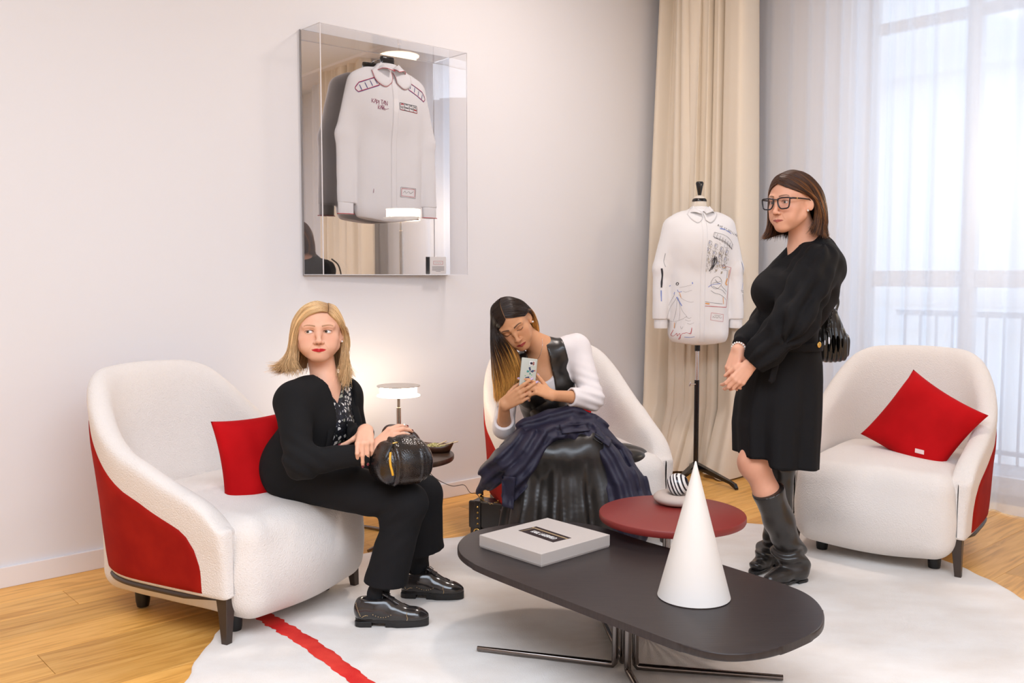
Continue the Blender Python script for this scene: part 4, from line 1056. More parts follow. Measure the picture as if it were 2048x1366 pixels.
body += [Cap(SR1, SL1, .045, .045, k=.04), Cap(SR1, RE1, .038, .032, k=.02), Cap(RE1, RW1, .032, .0225, k=.02), Cap(SL1, LE1, .038, .032, k=.02), Cap(LE1, LW1, .032, .0225, k=.02)]
body += [Cap(HR1, KR1, .070, .048, k=.03), Cap(HL1, KL1, .070, .048, k=.03), Cap(KR1, AR1, .045, .028, k=.02), Cap(KL1, AL1, .045, .028, k=.02)]
body += [Cap(AR1, AR1 + Vector((.08, 0, -.075)), .026, .010, k=.02), Cap(AL1, AL1 + Vector((.08, -.01, -.075)), .026, .010, k=.02)]
body += hr + hl + [Grp(head_prims(open_=1.0, jaw=1.08, nose=1.0, full=1.12, lt=.8, lw=1.06), H1, k=.012)]
def col1(V):
    C_, bl = face_colour(SK1, (.56, .015, .025), (.36, .19, .09), (.78, .32, .22), V, H1, liner=.8, brow_t=1.0, lt=.8, lw=1.06)
    return C_
hc = xf(H1, (0, 0, 0))
p1 = sdf_obj('person', body, .007, M_SKIN1, None, fine=[(hc, (.105, .13, .14), .0018), (tuple(U(765, 890, 3.2)), (.10, .12, .06), .0019)], colour=col1, origin=tuple(foot1))
tag(p1, 'seated woman with shoulder-length blonde hair in a black blazer and trousers, holding a snakeskin handbag', 'person')
make_eyes(p1, H1, (.50, 1, .10), (.12, .09, .06))
M_NAIL1 = mat('nail_burgundy', (.16, .008, .02), .15)
add_nails(p1, nr1[:4] + nl1, M_NAIL1)
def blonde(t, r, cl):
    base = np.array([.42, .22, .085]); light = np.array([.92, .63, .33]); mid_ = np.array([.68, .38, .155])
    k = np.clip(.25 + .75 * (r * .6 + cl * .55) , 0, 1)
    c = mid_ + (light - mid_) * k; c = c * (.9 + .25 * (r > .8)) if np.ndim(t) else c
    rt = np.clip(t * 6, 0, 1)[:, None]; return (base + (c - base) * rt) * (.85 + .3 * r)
A_ = [[(-.032, .080, .078), (-.005, .091, .082), (.030, .087, .068), (.055, .069, .040), (.070, .046, .005), (.0775, .030, -.035), (.080, .028, -.080), (.078, .040, -.125), (.050, .070, -.180)],
      [(-.033, .066, .096), (.000, .081, .104), (.040, .076, .086), (.068, .055, .048), (.082, .032, .000), (.088, .020, -.050), (.094, .016, -.100), (.100, .030, -.140), (.085, .060, -.195)],
      [(-.033, .050, .108), (.002, .062, .118), (.048, .056, .100), (.076, .036, .052), (.088, .016, .000), (.096, .004, -.050), (.108, .000, -.095), (.132, .004, -.130), (.165, .015, -.145)],
      [(-.030, .020, .118), (.010, .020, .127), (.054, .010, .104), (.084, -.005, .055), (.094, -.020, .000), (.100, -.030, -.060), (.112, -.035, -.105), (.136, -.030, -.145), (.165, -.01, -.165)],
      [(-.025, -.030, .120), (.010, -.050, .118), (.050, -.070, .090), (.072, -.083, .030), (.080, -.088, -.030), (.086, -.088, -.090), (.098, -.082, -.140), (.125, -.075, -.170)],
      [(-.022, -.060, .110), (.000, -.090, .085), (.020, -.104, .040), (.030, -.108, -.010), (.035, -.106, -.070), (.040, -.098, -.120), (.050, -.085, -.185)]]
B_ = [[(-.034, .080, .076), (-.050, .077, .058), (-.064, .061, .040), (-.0745, .040, .022), (-.0820, .010, .010), (-.086, -.018, -.018), (-.085, -.024, -.070), (-.078, .000, -.130), (-.055, .050, -.200)],
      [(-.036, .060, .100), (-.058, .056, .080), (-.076, .038, .046), (-.086, .010, .018), (-.090, -.016, -.010), (-.092, -.022, -.058), (-.091, -.008, -.110), (-.086, .012, -.160), (-.066, .052, -.235)],
      [(-.034, .030, .116), (-.060, .024, .100), (-.084, .004, .045), (-.092, -.016, .000), (-.096, -.022, -.060), (-.096, -.014, -.120), (-.092, .008, -.170), (-.080, .045, -.245)],
      [(-.034, .000, .120), (-.064, -.010, .100), (-.086, -.032, .040), (-.094, -.042, -.020), (-.096, -.042, -.090), (-.098, -.030, -.150), (-.108, -.005, -.195)],
      [(-.030, -.050, .115), (-.050, -.078, .080), (-.064, -.096, .020), (-.070, -.098, -.050), (-.072, -.092, -.120), (-.076, -.075, -.185)],
      [(-.022, -.060, .110), (-.008, -.094, .080), (.004, -.110, .030), (.008, -.112, -.030), (.010, -.108, -.100), (.012, -.098, -.180)]]
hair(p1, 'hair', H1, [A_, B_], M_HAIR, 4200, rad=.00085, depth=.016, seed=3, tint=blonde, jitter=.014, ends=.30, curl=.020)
for s in (-1, 1):
    bm = bmesh.new(); uv_ball(bm, xf(H1, (s * .079, .012, -.038)), .0038); bm_obj('earring', bm, mat('pearl', (.85, .82, .78), .15), p1, smooth=True, world=True)

# torso frame: x = her right, y = forward, z = up the spine
Tf = Vector((.86, -.50, .0)).normalized(); Tu = (nb1 - U(606, 940, 3.50)).normalized(); Tf = (Tf - Tu * Tf.dot(Tu)).normalized(); Tx = Tf.cross(Tu)
T1 = M4(Tx, Tf, Tu, U(636, 835, 3.455)); T1i = inv(T1)
tl = lambda V: (V - T1[:3, 3]) @ T1[:3, :3]
def TB(c, r, **k): return Grp([Ell((0, 0, 0), r, k=0)], T1 @ M4((1, 0, 0), (0, 1, 0), (0, 0, 1), c), **k)
torso = lambda g: [TB((0, -.005, .02), (.150 + g, .095 + g, .105 + g), k=.04), TB((0, .045, -.02), (.125 + g, .075 + g, .075 + g), k=.05), TB((0, .0, -.12), (.125 + g, .092 + g, .12 + g), k=.06), TB((0, .02, -.17), (.14 + g, .105 + g, .10 + g), k=.06),
                   Cap(xf(T1, (.135, -.012, .075)), xf(T1, (-.135, -.012, .075)), .048 + g, .048 + g, k=.05), Cap(xf(T1, (.08, -.012, .105)), xf(T1, (-.08, -.012, .105)), .042 + g, .042 + g, k=.04)]
def vneck(V, w, deep, top):   # positive inside the neck opening
    q = tl(V); x, y, z = np.abs(q[:, 0]), q[:, 1], q[:, 2]
    return np.minimum(np.minimum(w * np.clip((z - deep) / (top - deep), 0, 1.3) - x, z - deep), y + .01)
M_PRINT = bpy.data.materials.new('leaf_print'); M_PRINT.use_nodes = True
def _print():
    nt = M_PRINT.node_tree; b = nt.nodes['Principled BSDF']; N = nt.nodes.new; L = nt.links.new; tc = N('ShaderNodeTexCoord')
    nz = N('ShaderNodeTexNoise'); nz.inputs['Scale'].default_value = 60; mxv = N('ShaderNodeMix'); mxv.data_type = 'VECTOR'; mxv.inputs[0].default_value = .012
    L(tc.outputs['Object'], nz.inputs[0]); L(tc.outputs['Object'], mxv.inputs[4]); L(nz.outputs['Color'], mxv.inputs[5])
    v1 = N('ShaderNodeTexVoronoi'); v1.inputs['Scale'].default_value = 62; v1.feature = 'F1'; v2 = N('ShaderNodeTexVoronoi'); v2.inputs['Scale'].default_value = 62; v2.feature = 'DISTANCE_TO_EDGE'
    L(mxv.outputs[1], v1.inputs[0]); L(mxv.outputs[1], v2.inputs[0])
    r = N('ShaderNodeValToRGB'); r.color_ramp.interpolation = 'CONSTANT'; e = r.color_ramp.elements; e[0].color = (.012, .014, .026, 1); e[1].position = .17; e[1].color = (.72, .70, .66, 1); L(v2.outputs['Distance'], r.inputs[0])
    sp = N('ShaderNodeSeparateColor'); L(v1.outputs['Color'], sp.inputs[0]); r2 = N('ShaderNodeValToRGB'); r2.color_ramp.interpolation = 'CONSTANT'; e = r2.color_ramp.elements; e[0].color = (.012, .014, .026, 1); e[1].position = .36; e[1].color = (1, 1, 1, 1)
    k = e.new(.62); k.color = (.42, .44, .36, 1); k = e.new(.75); k.color = (1, 1, .98, 1); L(sp.outputs[0], r2.inputs[0])
    mx = N('ShaderNodeMix'); mx.data_type = 'RGBA'; mx.blend_type = 'MULTIPLY'; mx.inputs[0].default_value = 1; L(r.outputs[0], mx.inputs[6]); L(r2.outputs[0], mx.inputs[7])
    L(mx.outputs[2], b.inputs['Base Color']); b.inputs['Roughness'].default_value = .6
_print()
blob(p1, 'blouse', torso(.004) + [Cap(nb1 + Vector((0, 0, -.005)), U(640, 830, 3.46), .060, .100, k=.03), TB((0, .045, -.20), (.12, .085, .05), k=.04)], M_PRINT, .005, disp=lambda V: .003 * noise3(V, 35, 4), clip=lambda V: np.maximum(vneck(V, .036, .082, .125), tl(V)[:, 2] - .150))
# blazer
jk = torso(.016) + [TB((0, -.012, -.22), (.165, .128, .13), k=.08)]
jk = jk + [Cap(SR1, RE1, .062, .052, k=.05), Cap(RE1, U(736, 907, 3.21), .053, .035, k=.04), Cap(SL1, LE1, .060, .050, k=.05), Cap(LE1, U(728, 868, 3.36), .048, .038, k=.03)]
def jclip(V):
    q = tl(V); x, y, z = q[:, 0], q[:, 1], q[:, 2]
    w_ = np.interp(z, [-.32, -.22, -.15, -.08, .0, .07, .12, .16], [.16, .12, .085, .074, .068, .055, .058, .07])
    op_ = np.minimum(np.minimum(w_ + .012 - np.abs(x + .036), y - .02), 1)
    arm = np.minimum(np.abs(_seg(V, v3(RE1), v3(U(738, 905, 3.2)))[1]).max(-1), np.abs(_seg(V, v3(LE1), v3(U(728, 868, 3.36)))[1]).max(-1))
    op_ = np.where(arm < .058, -1, op_)
    lowt = -.325 - z
    nk = np.minimum(.058 - np.sqrt(x ** 2 + (y + .005) ** 2), z - .09)
    r1 = (V - v3(U(738, 905, 3.2))) @ v3((U(738, 905, 3.2) - RE1).normalized()); r1 = np.where(np.linalg.norm(V - v3(U(738, 905, 3.2)), axis=1) < .07, r1, -1)
    return np.maximum(np.maximum(np.maximum(op_, lowt), nk), r1)
def jdisp(V):
    e = np.exp(-((np.linalg.norm(V - v3(RE1), axis=1) / .09) ** 2)); return .0035 * noise3(V, 22, 9) + .005 * e * np.sin((V @ v3((.5, .2, .8))) * 150)
blob(p1, 'blazer', jk, M_BLACKCLOTH, .005, disp=jdisp, clip=jclip)
# lapels: folded strips along both edges
for s, zz in ((1, [.135, .10, .05, 0, -.05, -.095]), (-1, [.135, .10, .05, 0, -.05, -.095])):
    pr = []; pts = []
    for z in zz:
        w_ = np.interp(z, [-.10, -.05, 0, .07, .12, .16], [.072, .072, .070, .060, .060, .06]) + .016
        y = np.interp(z, [-.10, -.05, 0, .05, .10, .135], [.120, .133, .128, .100, .060, .022]); pts.append((s * w_ - .030, y - (.012 if s < 0 else 0), z))
    rs = [.012, .018, .021, .020, .015, .006]; sp_ = spline(pts, 16); rr = np.interp(np.linspace(0, 5, 16), range(6), rs)
    V_, F_ = [], []
    Pg = np.zeros((16, 10, 3))
    for i in range(16):
        for j in range(10):
            a = 2 * PI * j / 10; Pg[i, j] = sp_[i] + np.array([rr[i] * math.cos(a), -abs(rr[i] * math.cos(a)) * .35 + .004 * math.sin(a), 0])
    V_, F_ = grid_mesh(Pg, close_v=True); V_ = V_ @ T1[:3, :3].T + T1[:3, 3]; mesh_obj('lapel', V_, F_, M_BLACKCLOTH, p1, smooth=True, world=True)
# trousers
M_TROUSER = mat('black_trouser', (.010, .0095, .0105), .85, spec=.2, sheen=.02, bump=[('noise', 500, .2, .001)])
HEM_R, HEM_L = U(772, 1166, 3.30), U(850, 1104, 3.57)
tr = [Ell(tuple(U(602, 955, 3.50)), (.125, .17, .10), k=.03), Cap(HR1 + Vector((0, 0, -.005)), KR1, .096, .074, k=.04), Cap(HL1, KL1, .092, .072, k=.02),
      Cap(KR1, HEM_R, .074, .073, k=.03), Cap(HEM_R, HEM_R + Vector((-.012, 0, -.06)), .074, .078, k=.02), Cap(KL1, HEM_L, .072, .070, k=.02), Cap(HEM_L, HEM_L + Vector((0, 0, -.06)), .072, .078, k=.02)]
def trclip(V):
    nr_ = np.linalg.norm(V - v3(HEM_R), axis=1); nl_ = np.linalg.norm(V - v3(HEM_L), axis=1)
    d_r = HEM_R.z - V[:, 2] - .10 * (V[:, 0] - HEM_R.x); d_l = HEM_L.z - V[:, 2] + .25 * (V[:, 0] - HEM_L.x)
    return np.where(nr_ < nl_, d_r, d_l)
def trdisp(V):
    k = np.exp(-((np.linalg.norm(V - v3(KR1) + v3((.06, 0, .05)), axis=1) / .10) ** 2))
    return .003 * noise3(V, 16, 12) + .004 * k * np.sin((V @ v3((.6, 0, -.8))) * 120)
blob(p1, 'trousers', tr, M_TROUSER, .0055, disp=trdisp, clip=trclip)
# socks
for A_c, K_c in ((AR1, KR1), (AL1, KL1)):
    blob(p1, 'sock', [Cap(A_c.lerp(K_c, .50), A_c, .038, .036, k=.02), Cap(A_c, A_c + Vector((0, 0, -.04)), .036, .034, k=.02), Cap(A_c + Vector((0, 0, -.05)), A_c + Vector((.05, 0, -.07)), .032, .026, k=.02)], mat('sock_black', (.008, .008, .010), .9), .005, disp=lambda V: .0008 * np.sin(V[:, 2] * 500))
# studded lace-up shoes
M_SHOE = mat('shoe_leather', (.022, .018, .017), .18, spec=.6, coat=.35); M_SOLE = mat('shoe_sole', (.012, .011, .011), .45); M_STUD = mat('brass_stud', (.60, .45, .25), .25, metal=1.0)
def shoe(root, heel, toe, top_h=.105):
    h, t = Vector(heel), Vector(toe); d = (t - h); L_ = d.length; d.normalize(); sd = Vector((d.y, -d.x, 0)); up = Vector((0, 0, 1))
    MS = M4(d, -sd, up, h)     # local x = towards the toe
    W = lambda x, y, z: xf(MS, (x, y, z))
    up_ = [Cap((.035, 0, .055), (.075, 0, .058), .036, .036, k=.03), Cap((.075, 0, .060), (.140, 0, .050), .037, .033, k=.03), Cap((.135, 0, .038), (L_ - .055, 0, .032), .034, .028, k=.03), Ell((L_ - .055, 0, .034), (.055, .034, .023), k=.03), Ell((.030, 0, .06), (.030, .032, .045), k=.02), Cap((.045, 0, .085), (.105, 0, .085), .026, .020, k=.03)]
    up_.append(Ell((.055, 0, .125), (.040, .026, .040), k=.008, sub=True))
    g = Grp(up_, MS)
    o = sdf_obj('shoe', [g], .0035, M_SHOE, root, clip=lambda V: np.maximum(.026 + RUG_Z - V[:, 2], (((V - MS[:3, 3]) @ MS[:3, :3])[:, 2] - .098)))
    # sole with heel block
    n = 40; u = np.linspace(0, 2 * PI, n, endpoint=False); out = []
    for a in u:
        x = L_ / 2 + L_ / 2 * math.cos(a); wd = .0375 * (abs(math.sin(a)) ** .75) * (1 - .12 * math.cos(a) * 0) * (1 if math.cos(a) > 0 else .86); out.append((x, wd * (1 if math.sin(a) > 0 else -1)))
    bm = bmesh.new(); poly_prism(bm, out, .016, .030, .002, 1); bmesh.ops.transform(bm, matrix=Matrix(MS.tolist()), verts=bm.verts); bm_obj('sole', bm, M_SOLE, o, world=True, smooth=True, angle=.6)
    bm = bmesh.new(); poly_prism(bm, [(x, y) for x, y in [(.0, -.015), (.006, -.024), (.02, -.031), (.062, -.031), (.062, .031), (.02, .031), (.006, .024), (0, .015)]], .001, .020, .001, 1); bmesh.ops.transform(bm, matrix=Matrix(MS.tolist()), verts=bm.verts); bm_obj('heel', bm, M_SOLE, o, world=True)
    bm = bmesh.new(); poly_prism(bm, [(x, y) for x, y in out if x > .092], .001, .018, .001, 1); bmesh.ops.transform(bm, matrix=Matrix(MS.tolist()), verts=bm.verts); bm_obj('sole', bm, M_SOLE, o, world=True)
    # studs, fringe and laces are set on the upper by ray casting
    bpy.context.view_layer.update(); dg = bpy.context.evaluated_depsgraph_get(); bt = BVHTree.FromObject(o, dg); mw = o.matrix_world
    def onto(x, z, side):
        q = Vector(W(x, -side * .08, z)); dr = Vector(W(x, 0, z)) - q; hit = bt.ray_cast(mw.inverted() @ q, (mw.inverted().to_3x3() @ dr).normalized()); return mw @ hit[0] if hit[0] else None
    bm = bmesh.new(); cnt = 0
    rows = [[(.006 + .002 * i, .085 - .0045 * i) for i in range(10)], [(.030 + .004 * i, .040 - .0005 * i + .010 * math.sin(i * .35)) for i in range(6)], [(.070 + .009 * i, .052 - .012 * math.sin(i * .42)) for i in range(8)], [(L_ - .075 + .002 * math.sin(i), .030 + .004 * i) for i in range(7)]]
    for row_ in rows:
        for (x, z) in row_:
            for side in (1, -1):
                q = onto(x, z, side)
                if q: uv_ball(bm, q, .0019, 6); cnt += 1
    so = bm_obj('stud', bm, M_STUD, o, smooth=True, world=True); so['kind'] = 'stuff'
    fr = [(.100, 0, .124), (.122, 0, .111), (.148, 0, .093), (.172, 0, .078), (.192, 0, .068)]
    Pg = np.zeros((12, 9, 3)); sp_ = spline(fr, 12)
    for i in range(12):
        for j in range(9):
            v = (j / 8 - .5) * 2; Pg[i, j] = sp_[i] + np.array([0, v * (.013 + .003 * i / 11), -.010 * v * v + (.003 if j % 2 and i > 8 else 0)])
    V_, F_ = grid_mesh(Pg); V_ = V_ @ MS[:3, :3].T + MS[:3, 3]; kf = mesh_obj('fringe_tongue', V_, F_, M_SHOE, o, smooth=True, world=True); md = kf.modifiers.new('t', 'SOLIDIFY'); md.thickness = .002
    bm = bmesh.new()
    for i in range(3):
        x = .100 + .014 * i; z = .107 - .009 * i; tube(bm, [W(x, -.016, z - .006), W(x, 0, z + .002), W(x, .016, z - .006)], .0016, 6)
    for s in (-1, 1): tube(bm, [W(.108, 0, .108), W(.112, s * .014, .118), W(.125, s * .018, .106), W(.112, 0, .107)], .0015, 6); tube(bm, [W(.108, 0, .108), W(.12, s * .012, .104), W(.14, s * .016, .094)], .0014, 6)
    bm_obj('laces', bm, M_SOLE, o, smooth=True, world=True)
    return o
shoe(p1, G(711, 1249, RUG_Z) + Vector((0, 0, 0)), G(858, 1249, RUG_Z))
shoe(p1, G(803, 1192, RUG_Z), G(928, 1196, RUG_Z))

# snakeskin handbag on her lap
BC = U(801, 918, 3.24); bag = empty('handbag', (BC.x, BC.y, BC.z - .10), 0, 'black glossy snakeskin handbag with a yellow zip held on the blonde woman\'s lap', 'handbag')
M_SNAKE = bpy.data.materials.new('snakeskin'); M_SNAKE.use_nodes = True
def _snake():
    nt = M_SNAKE.node_tree; b = nt.nodes['Principled BSDF']; N = nt.nodes.new; L = nt.links.new; tc = N('ShaderNodeTexCoord')
    mp = N('ShaderNodeMapping'); mp.inputs['Scale'].default_value = (1, 1, 1.5); mp.inputs['Rotation'].default_value = (0, .5, .2); L(tc.outputs['Object'], mp.inputs[0])
    v = N('ShaderNodeTexVoronoi'); v.inputs['Scale'].default_value = 165; v.inputs['Randomness'].default_value = .35; L(mp.outputs[0], v.inputs[0])
    n = N('ShaderNodeTexNoise'); n.inputs['Scale'].default_value = 14; L(tc.outputs['Object'], n.inputs[0])
    r = N('ShaderNodeValToRGB'); r.color_ramp.elements[0].position = .42; r.color_ramp.elements[0].color = (.010, .009, .010, 1); r.color_ramp.elements[1].position = .68; r.color_ramp.elements[1].color = (.030, .018, .012, 1); L(n.outputs[0], r.inputs[0]); L(r.outputs[0], b.inputs['Base Color'])
    iv = N('ShaderNodeMath'); iv.operation = 'SUBTRACT'; iv.inputs[0].default_value = 1; L(v.outputs['Distance'], iv.inputs[1])
    bp = N('ShaderNodeBump'); bp.inputs['Strength'].default_value = .5; bp.inputs['Distance'].default_value = .0015; L(iv.outputs[0], bp.inputs['Height']); L(bp.outputs[0], b.inputs['Normal'])
    b.inputs['Roughness'].default_value = .14; b.inputs['Specular IOR Level'].default_value = .55; b.inputs['Coat Weight'].default_value = .1
_snake()
BR = rotz(.55)
def bgp(V): return (V - v3(BC)) @ BR
bprims = [RBox(tuple(BC + Vector((0, 0, -.020))), (.100, .085, .060), .052, rot=BR, k=.02), Ell(tuple(BC + Vector((0, 0, .012))), (.098, .080, .078), rot=BR, k=.05)]
def bdisp(V):
    q = bgp(V); a = np.abs(q[:, 0]); return .0018 * noise3(V, 40, 2) - .004 * np.exp(-((a - .045) / .006) ** 2) + .0045 * np.exp(-((a - .055) / .003) ** 2)
sdf_obj('bag_body', bprims, .0035, M_SNAKE, bag, disp=bdisp)
bpy.context.view_layer.update(); bo = bag.children[0]; btb = BVHTree.FromObject(bo, bpy.context.evaluated_depsgraph_get())
def bag_hit(px, py, off=.001, bt=None, ob=None):
    r = ray(px, py).normalized(); o_ = ob or bo; mi = o_.matrix_world.inverted(); h = (bt or btb).ray_cast(mi @ cam.location, mi.to_3x3() @ r)
    if h[0] is None: return None
    return o_.matrix_world @ h[0] - r * off
pts = [bag_hit(x, y, .0015) for x, y in ((781, 905), (780, 918), (781, 930), (784, 942), (786, 951))]
bm = bmesh.new(); tube(bm, spline([tuple(p) for p in pts if p], 14).tolist(), .0042, 8); tag(bm_obj('zip', bm, mat('yellow_zip', (.78, .40, .03), .45), bag, smooth=True, world=True), 'yellow zip')
pts = [bag_hit(x, y, .0035) for x, y in ((784, 888), (780, 897), (775, 908), (770, 919))]
bm = bmesh.new(); tube(bm, spline([tuple(p) for p in pts if p], 8).tolist(), [.004, .006, .006, .006, .006, .006, .006, .005], 8, flat=((0, -1, .2), .35)); bm_obj('zip_pull', bm, mat('strap_black', (.015, .013, .014), .4), bag, smooth=True, world=True)
pts = [bag_hit(x, y, .002) for x, y in ((781, 889), (788, 886), (796, 885))]
bm = bmesh.new(); tube(bm, [tuple(p) for p in pts if p], .003, 8); bm_obj('clasp', bm, mat('gold', (.85, .58, .18), .25, metal=1.0), bag, smooth=True, world=True)
hp = [U(768, 884, 3.24), U(768, 864, 3.26), U(776, 853, 3.28), U(790, 852, 3.30), U(810, 857, 3.31), U(828, 868, 3.31), U(838, 882, 3.30)]
bm = bmesh.new(); tube(bm, spline([tuple(p) for p in hp], 30).tolist(), .0085, 10, flat=((0, -.5, .85), .4)); bm_obj('handle', bm, mat('handle_brown', (.035, .014, .010), .35), bag, smooth=True, world=True)
# rings
bm = bmesh.new(); q = U(778, 873, 3.14); rq = Vector(nr1[2][0]); uv_ball(bm, Vector(hr[4 + 3].a) * .55 + Vector(hr[4 + 3].b) * .45 + Vector((-.002, -.006, .006)), .0055, 10); bm_obj('ring', bm, mat('diamond', (.8, .82, .8), .08, metal=.6), p1, smooth=True, world=True)

cbt_ = BVHTree.FromObject(cu_r, bpy.context.evaluated_depsgraph_get()); cm = bag_hit(1839, 903, .003, cbt_, cu_r)
if cm:
    bm = bmesh.new(); box_bm(bm, (0, 0, 0), (.0195, .0095, .0014), bev=.001, seg=1)
    qn = basis(xr * .97 + Vector((0, 0, -.15)), Vector((.1, .15, .98)).normalized(), nr.normalized()).to_4x4(); bmesh.ops.transform(bm, matrix=Matrix.Translation(cm) @ qn, verts=bm.verts); tag(bm_obj('fabric_tag', bm, mat('tag_pink', (.85, .62, .60), .6), cu_r, world=True), 'small pale tag')
# ---------------------------------------------------------------- woman with the phone
SK2 = (.67, .33, .17)
H2f = Vector((.06, -.90, -.40)).normalized()
E2 = U(1027, 661, 4.05)
H2 = head_frame(E2 - H2f * .072, H2f, up=Vector((-.50, -.30, .87)), hs=(1.0, 1.0, .95))
nb2 = U(1088, 700, 4.21)
SL2, SR2 = U(1152, 696, 4.24), U(1018, 742, 4.22)      # her left shoulder is on the picture's right
LE2, LW2 = U(1185, 797, 4.10), U(1105, 791, 3.985)
RE2, RW2 = U(1008, 856, 4.12), U(1008, 809, 3.985)
hr2, nr2 = hand_prims(RW2, (.80, -.25, .50), (-.30, -.93, -.10), -1, [(.05, .30, .20), (.12, .35, .2), (.35, .9, .5), (.45, 1.0, .5)], (.10, .03, -.04, -.10), thumb=[(.4, .6, -.7), (.3, .85, -.45), (.1, .95, -.3)], size=.97)
hl2, nl2 = hand_prims(LW2, (-.86, -.18, .40), (.15, -.62, .78), 1, [(.10, .32, .20), (.50, .50, .30), (.62, .62, .3), (.95, .8, .4)], (.10, .02, -.05, -.12), thumb=[(.70, .70, .10), (.45, .85, .25), (.40, .88, .25)], size=.95)
P2 = U(1128, 890, 4.46); C2 = U(1085, 760, 4.25)
KL2, KR2 = U(1175, 905, 3.98), U(1075, 915, 3.95)
body = [Cap(xf(H2, (0, -.03, -.05)), nb2, .046, .050, k=.03), Cap(nb2, C2, .060, .092, k=.04), Cap(C2, P2, .095, .110, k=.04), Cap(SL2, SR2, .042, .042, k=.04),
        Cap(SL2, LE2, .040, .034, k=.02), Cap(LE2, LW2, .034, .0225, k=.02), Cap(SR2, RE2, .038, .034, k=.02), Cap(RE2, RW2, .034, .0225, k=.02),
        Cap(P2 + Vector((.08, -.02, 0)), KL2, .075, .05, k=.03), Cap(P2 + Vector((-.08, -.02, 0)), KR2, .075, .05, k=.03), Cap(KL2, (KL2.x, KL2.y + .05, .10), .045, .03, k=.02), Cap(KR2, (KR2.x, KR2.y + .05, .10), .045, .03, k=.02),
        Cap((KL2.x, KL2.y + .05, .07), (KL2.x, KL2.y - .10, .045), .03, .025, k=.02), Cap((KR2.x, KR2.y + .05, .07), (KR2.x, KR2.y - .10, .045), .03, .025, k=.02)]
body += hr2 + hl2 + [Grp(head_prims(open_=.04, jaw=.94, nose=1.02, full=1.0, lidlow=.5, lt=.85, lw=1.05), H2, k=.012)]
def col2(V):
    C_, bl = face_colour(SK2, (.36, .055, .05), (.045, .022, .014), (.62, .24, .14), V, H2, liner=1.0, brow_t=1.15, eo=.30, ez0=-.0012, lt=.85, lw=1.05)
    return C_
p2 = sdf_obj('person', body, .008, M_SKIN1, None, fine=[(tuple(H2[:3, 3]), (.115, .13, .13), .0019), (tuple(U(1062, 775, 3.96)), (.13, .08, .07), .0021)], colour=col2, origin=(.33, 4.0, 0))
tag(p2, 'seated woman with long ombre hair in a black leather dress, taking a photo', 'person')
make_eyes(p2, H2, (0, .75, -.65), (.06, .03, .015))
add_nails(p2, nr2[:4] + nl2, mat('nail_lilac', (.55, .42, .62), .15), ln=.0085)
def ombre(t, r, cl):
    dark = np.array([.020, .0085, .0045]); mid_ = np.array([.30, .105, .024]); lite = np.array([.95, .50, .12])
    k = np.clip((t - .64 + .14 * (cl - .5)) / .18, 0, 1)[:, None]; k2 = np.clip((t - .75 + .14 * (r - .5)) / .18, 0, 1)[:, None]
    c = dark + (mid_ - dark) * k; c = c + (lite - c) * k2 * (.55 + .6 * r); return c * (.7 + .6 * r)
def LC(x, y, Y): q = np.linalg.inv(H2) @ np.array([*U(x, y, Y), 1]); return tuple(q[:3])
A2 = [[(.002, .083, .074), (.026, .082, .056), LC(1001, 652, 4.05), LC(1010, 680, 4.08), LC(1035, 703, 4.10), LC(1044, 738, 4.09), LC(1041, 768, 4.09)],
      [(.002, .080, .078), (.028, .078, .062), LC(1002, 646, 4.03), LC(1003, 672, 4.02), LC(1022, 700, 4.04), LC(1036, 738, 4.06), LC(1034, 770, 4.08)],
      [(.002, .068, .096), (.036, .066, .080), LC(995, 645, 4.06), LC(994, 680, 4.03), LC(1010, 715, 4.04), LC(1024, 755, 4.06), LC(1020, 788, 4.07)],
      [(.002, .050, .108), (.042, .050, .094), LC(984, 640, 4.08), LC(985, 685, 4.06), LC(998, 735, 4.05), LC(1008, 775, 4.06), LC(1003, 806, 4.06)],
      [(.002, .022, .117), (.045, .020, .104), LC(981, 638, 4.12), LC(981, 690, 4.09), LC(987, 740, 4.07), LC(992, 780, 4.07), LC(994, 812, 4.07)],
      [(.000, -.020, .119), (.045, -.035, .100), LC(981, 645, 4.17), LC(983, 690, 4.14), LC(984, 740, 4.12), LC(988, 775, 4.11), LC(989, 804, 4.10)],
      [(.000, -.060, .105), (.030, -.090, .070), LC(1002, 668, 4.24), LC(997, 715, 4.20), LC(1000, 750, 4.18), LC(1005, 780, 4.15), LC(1008, 800, 4.14)],
      [(.000, -.070, .100), (.005, -.100, .070), LC(1028, 668, 4.25), LC(1022, 715, 4.24), LC(1020, 750, 4.22), LC(1022, 780, 4.19), LC(1024, 800, 4.16)]]
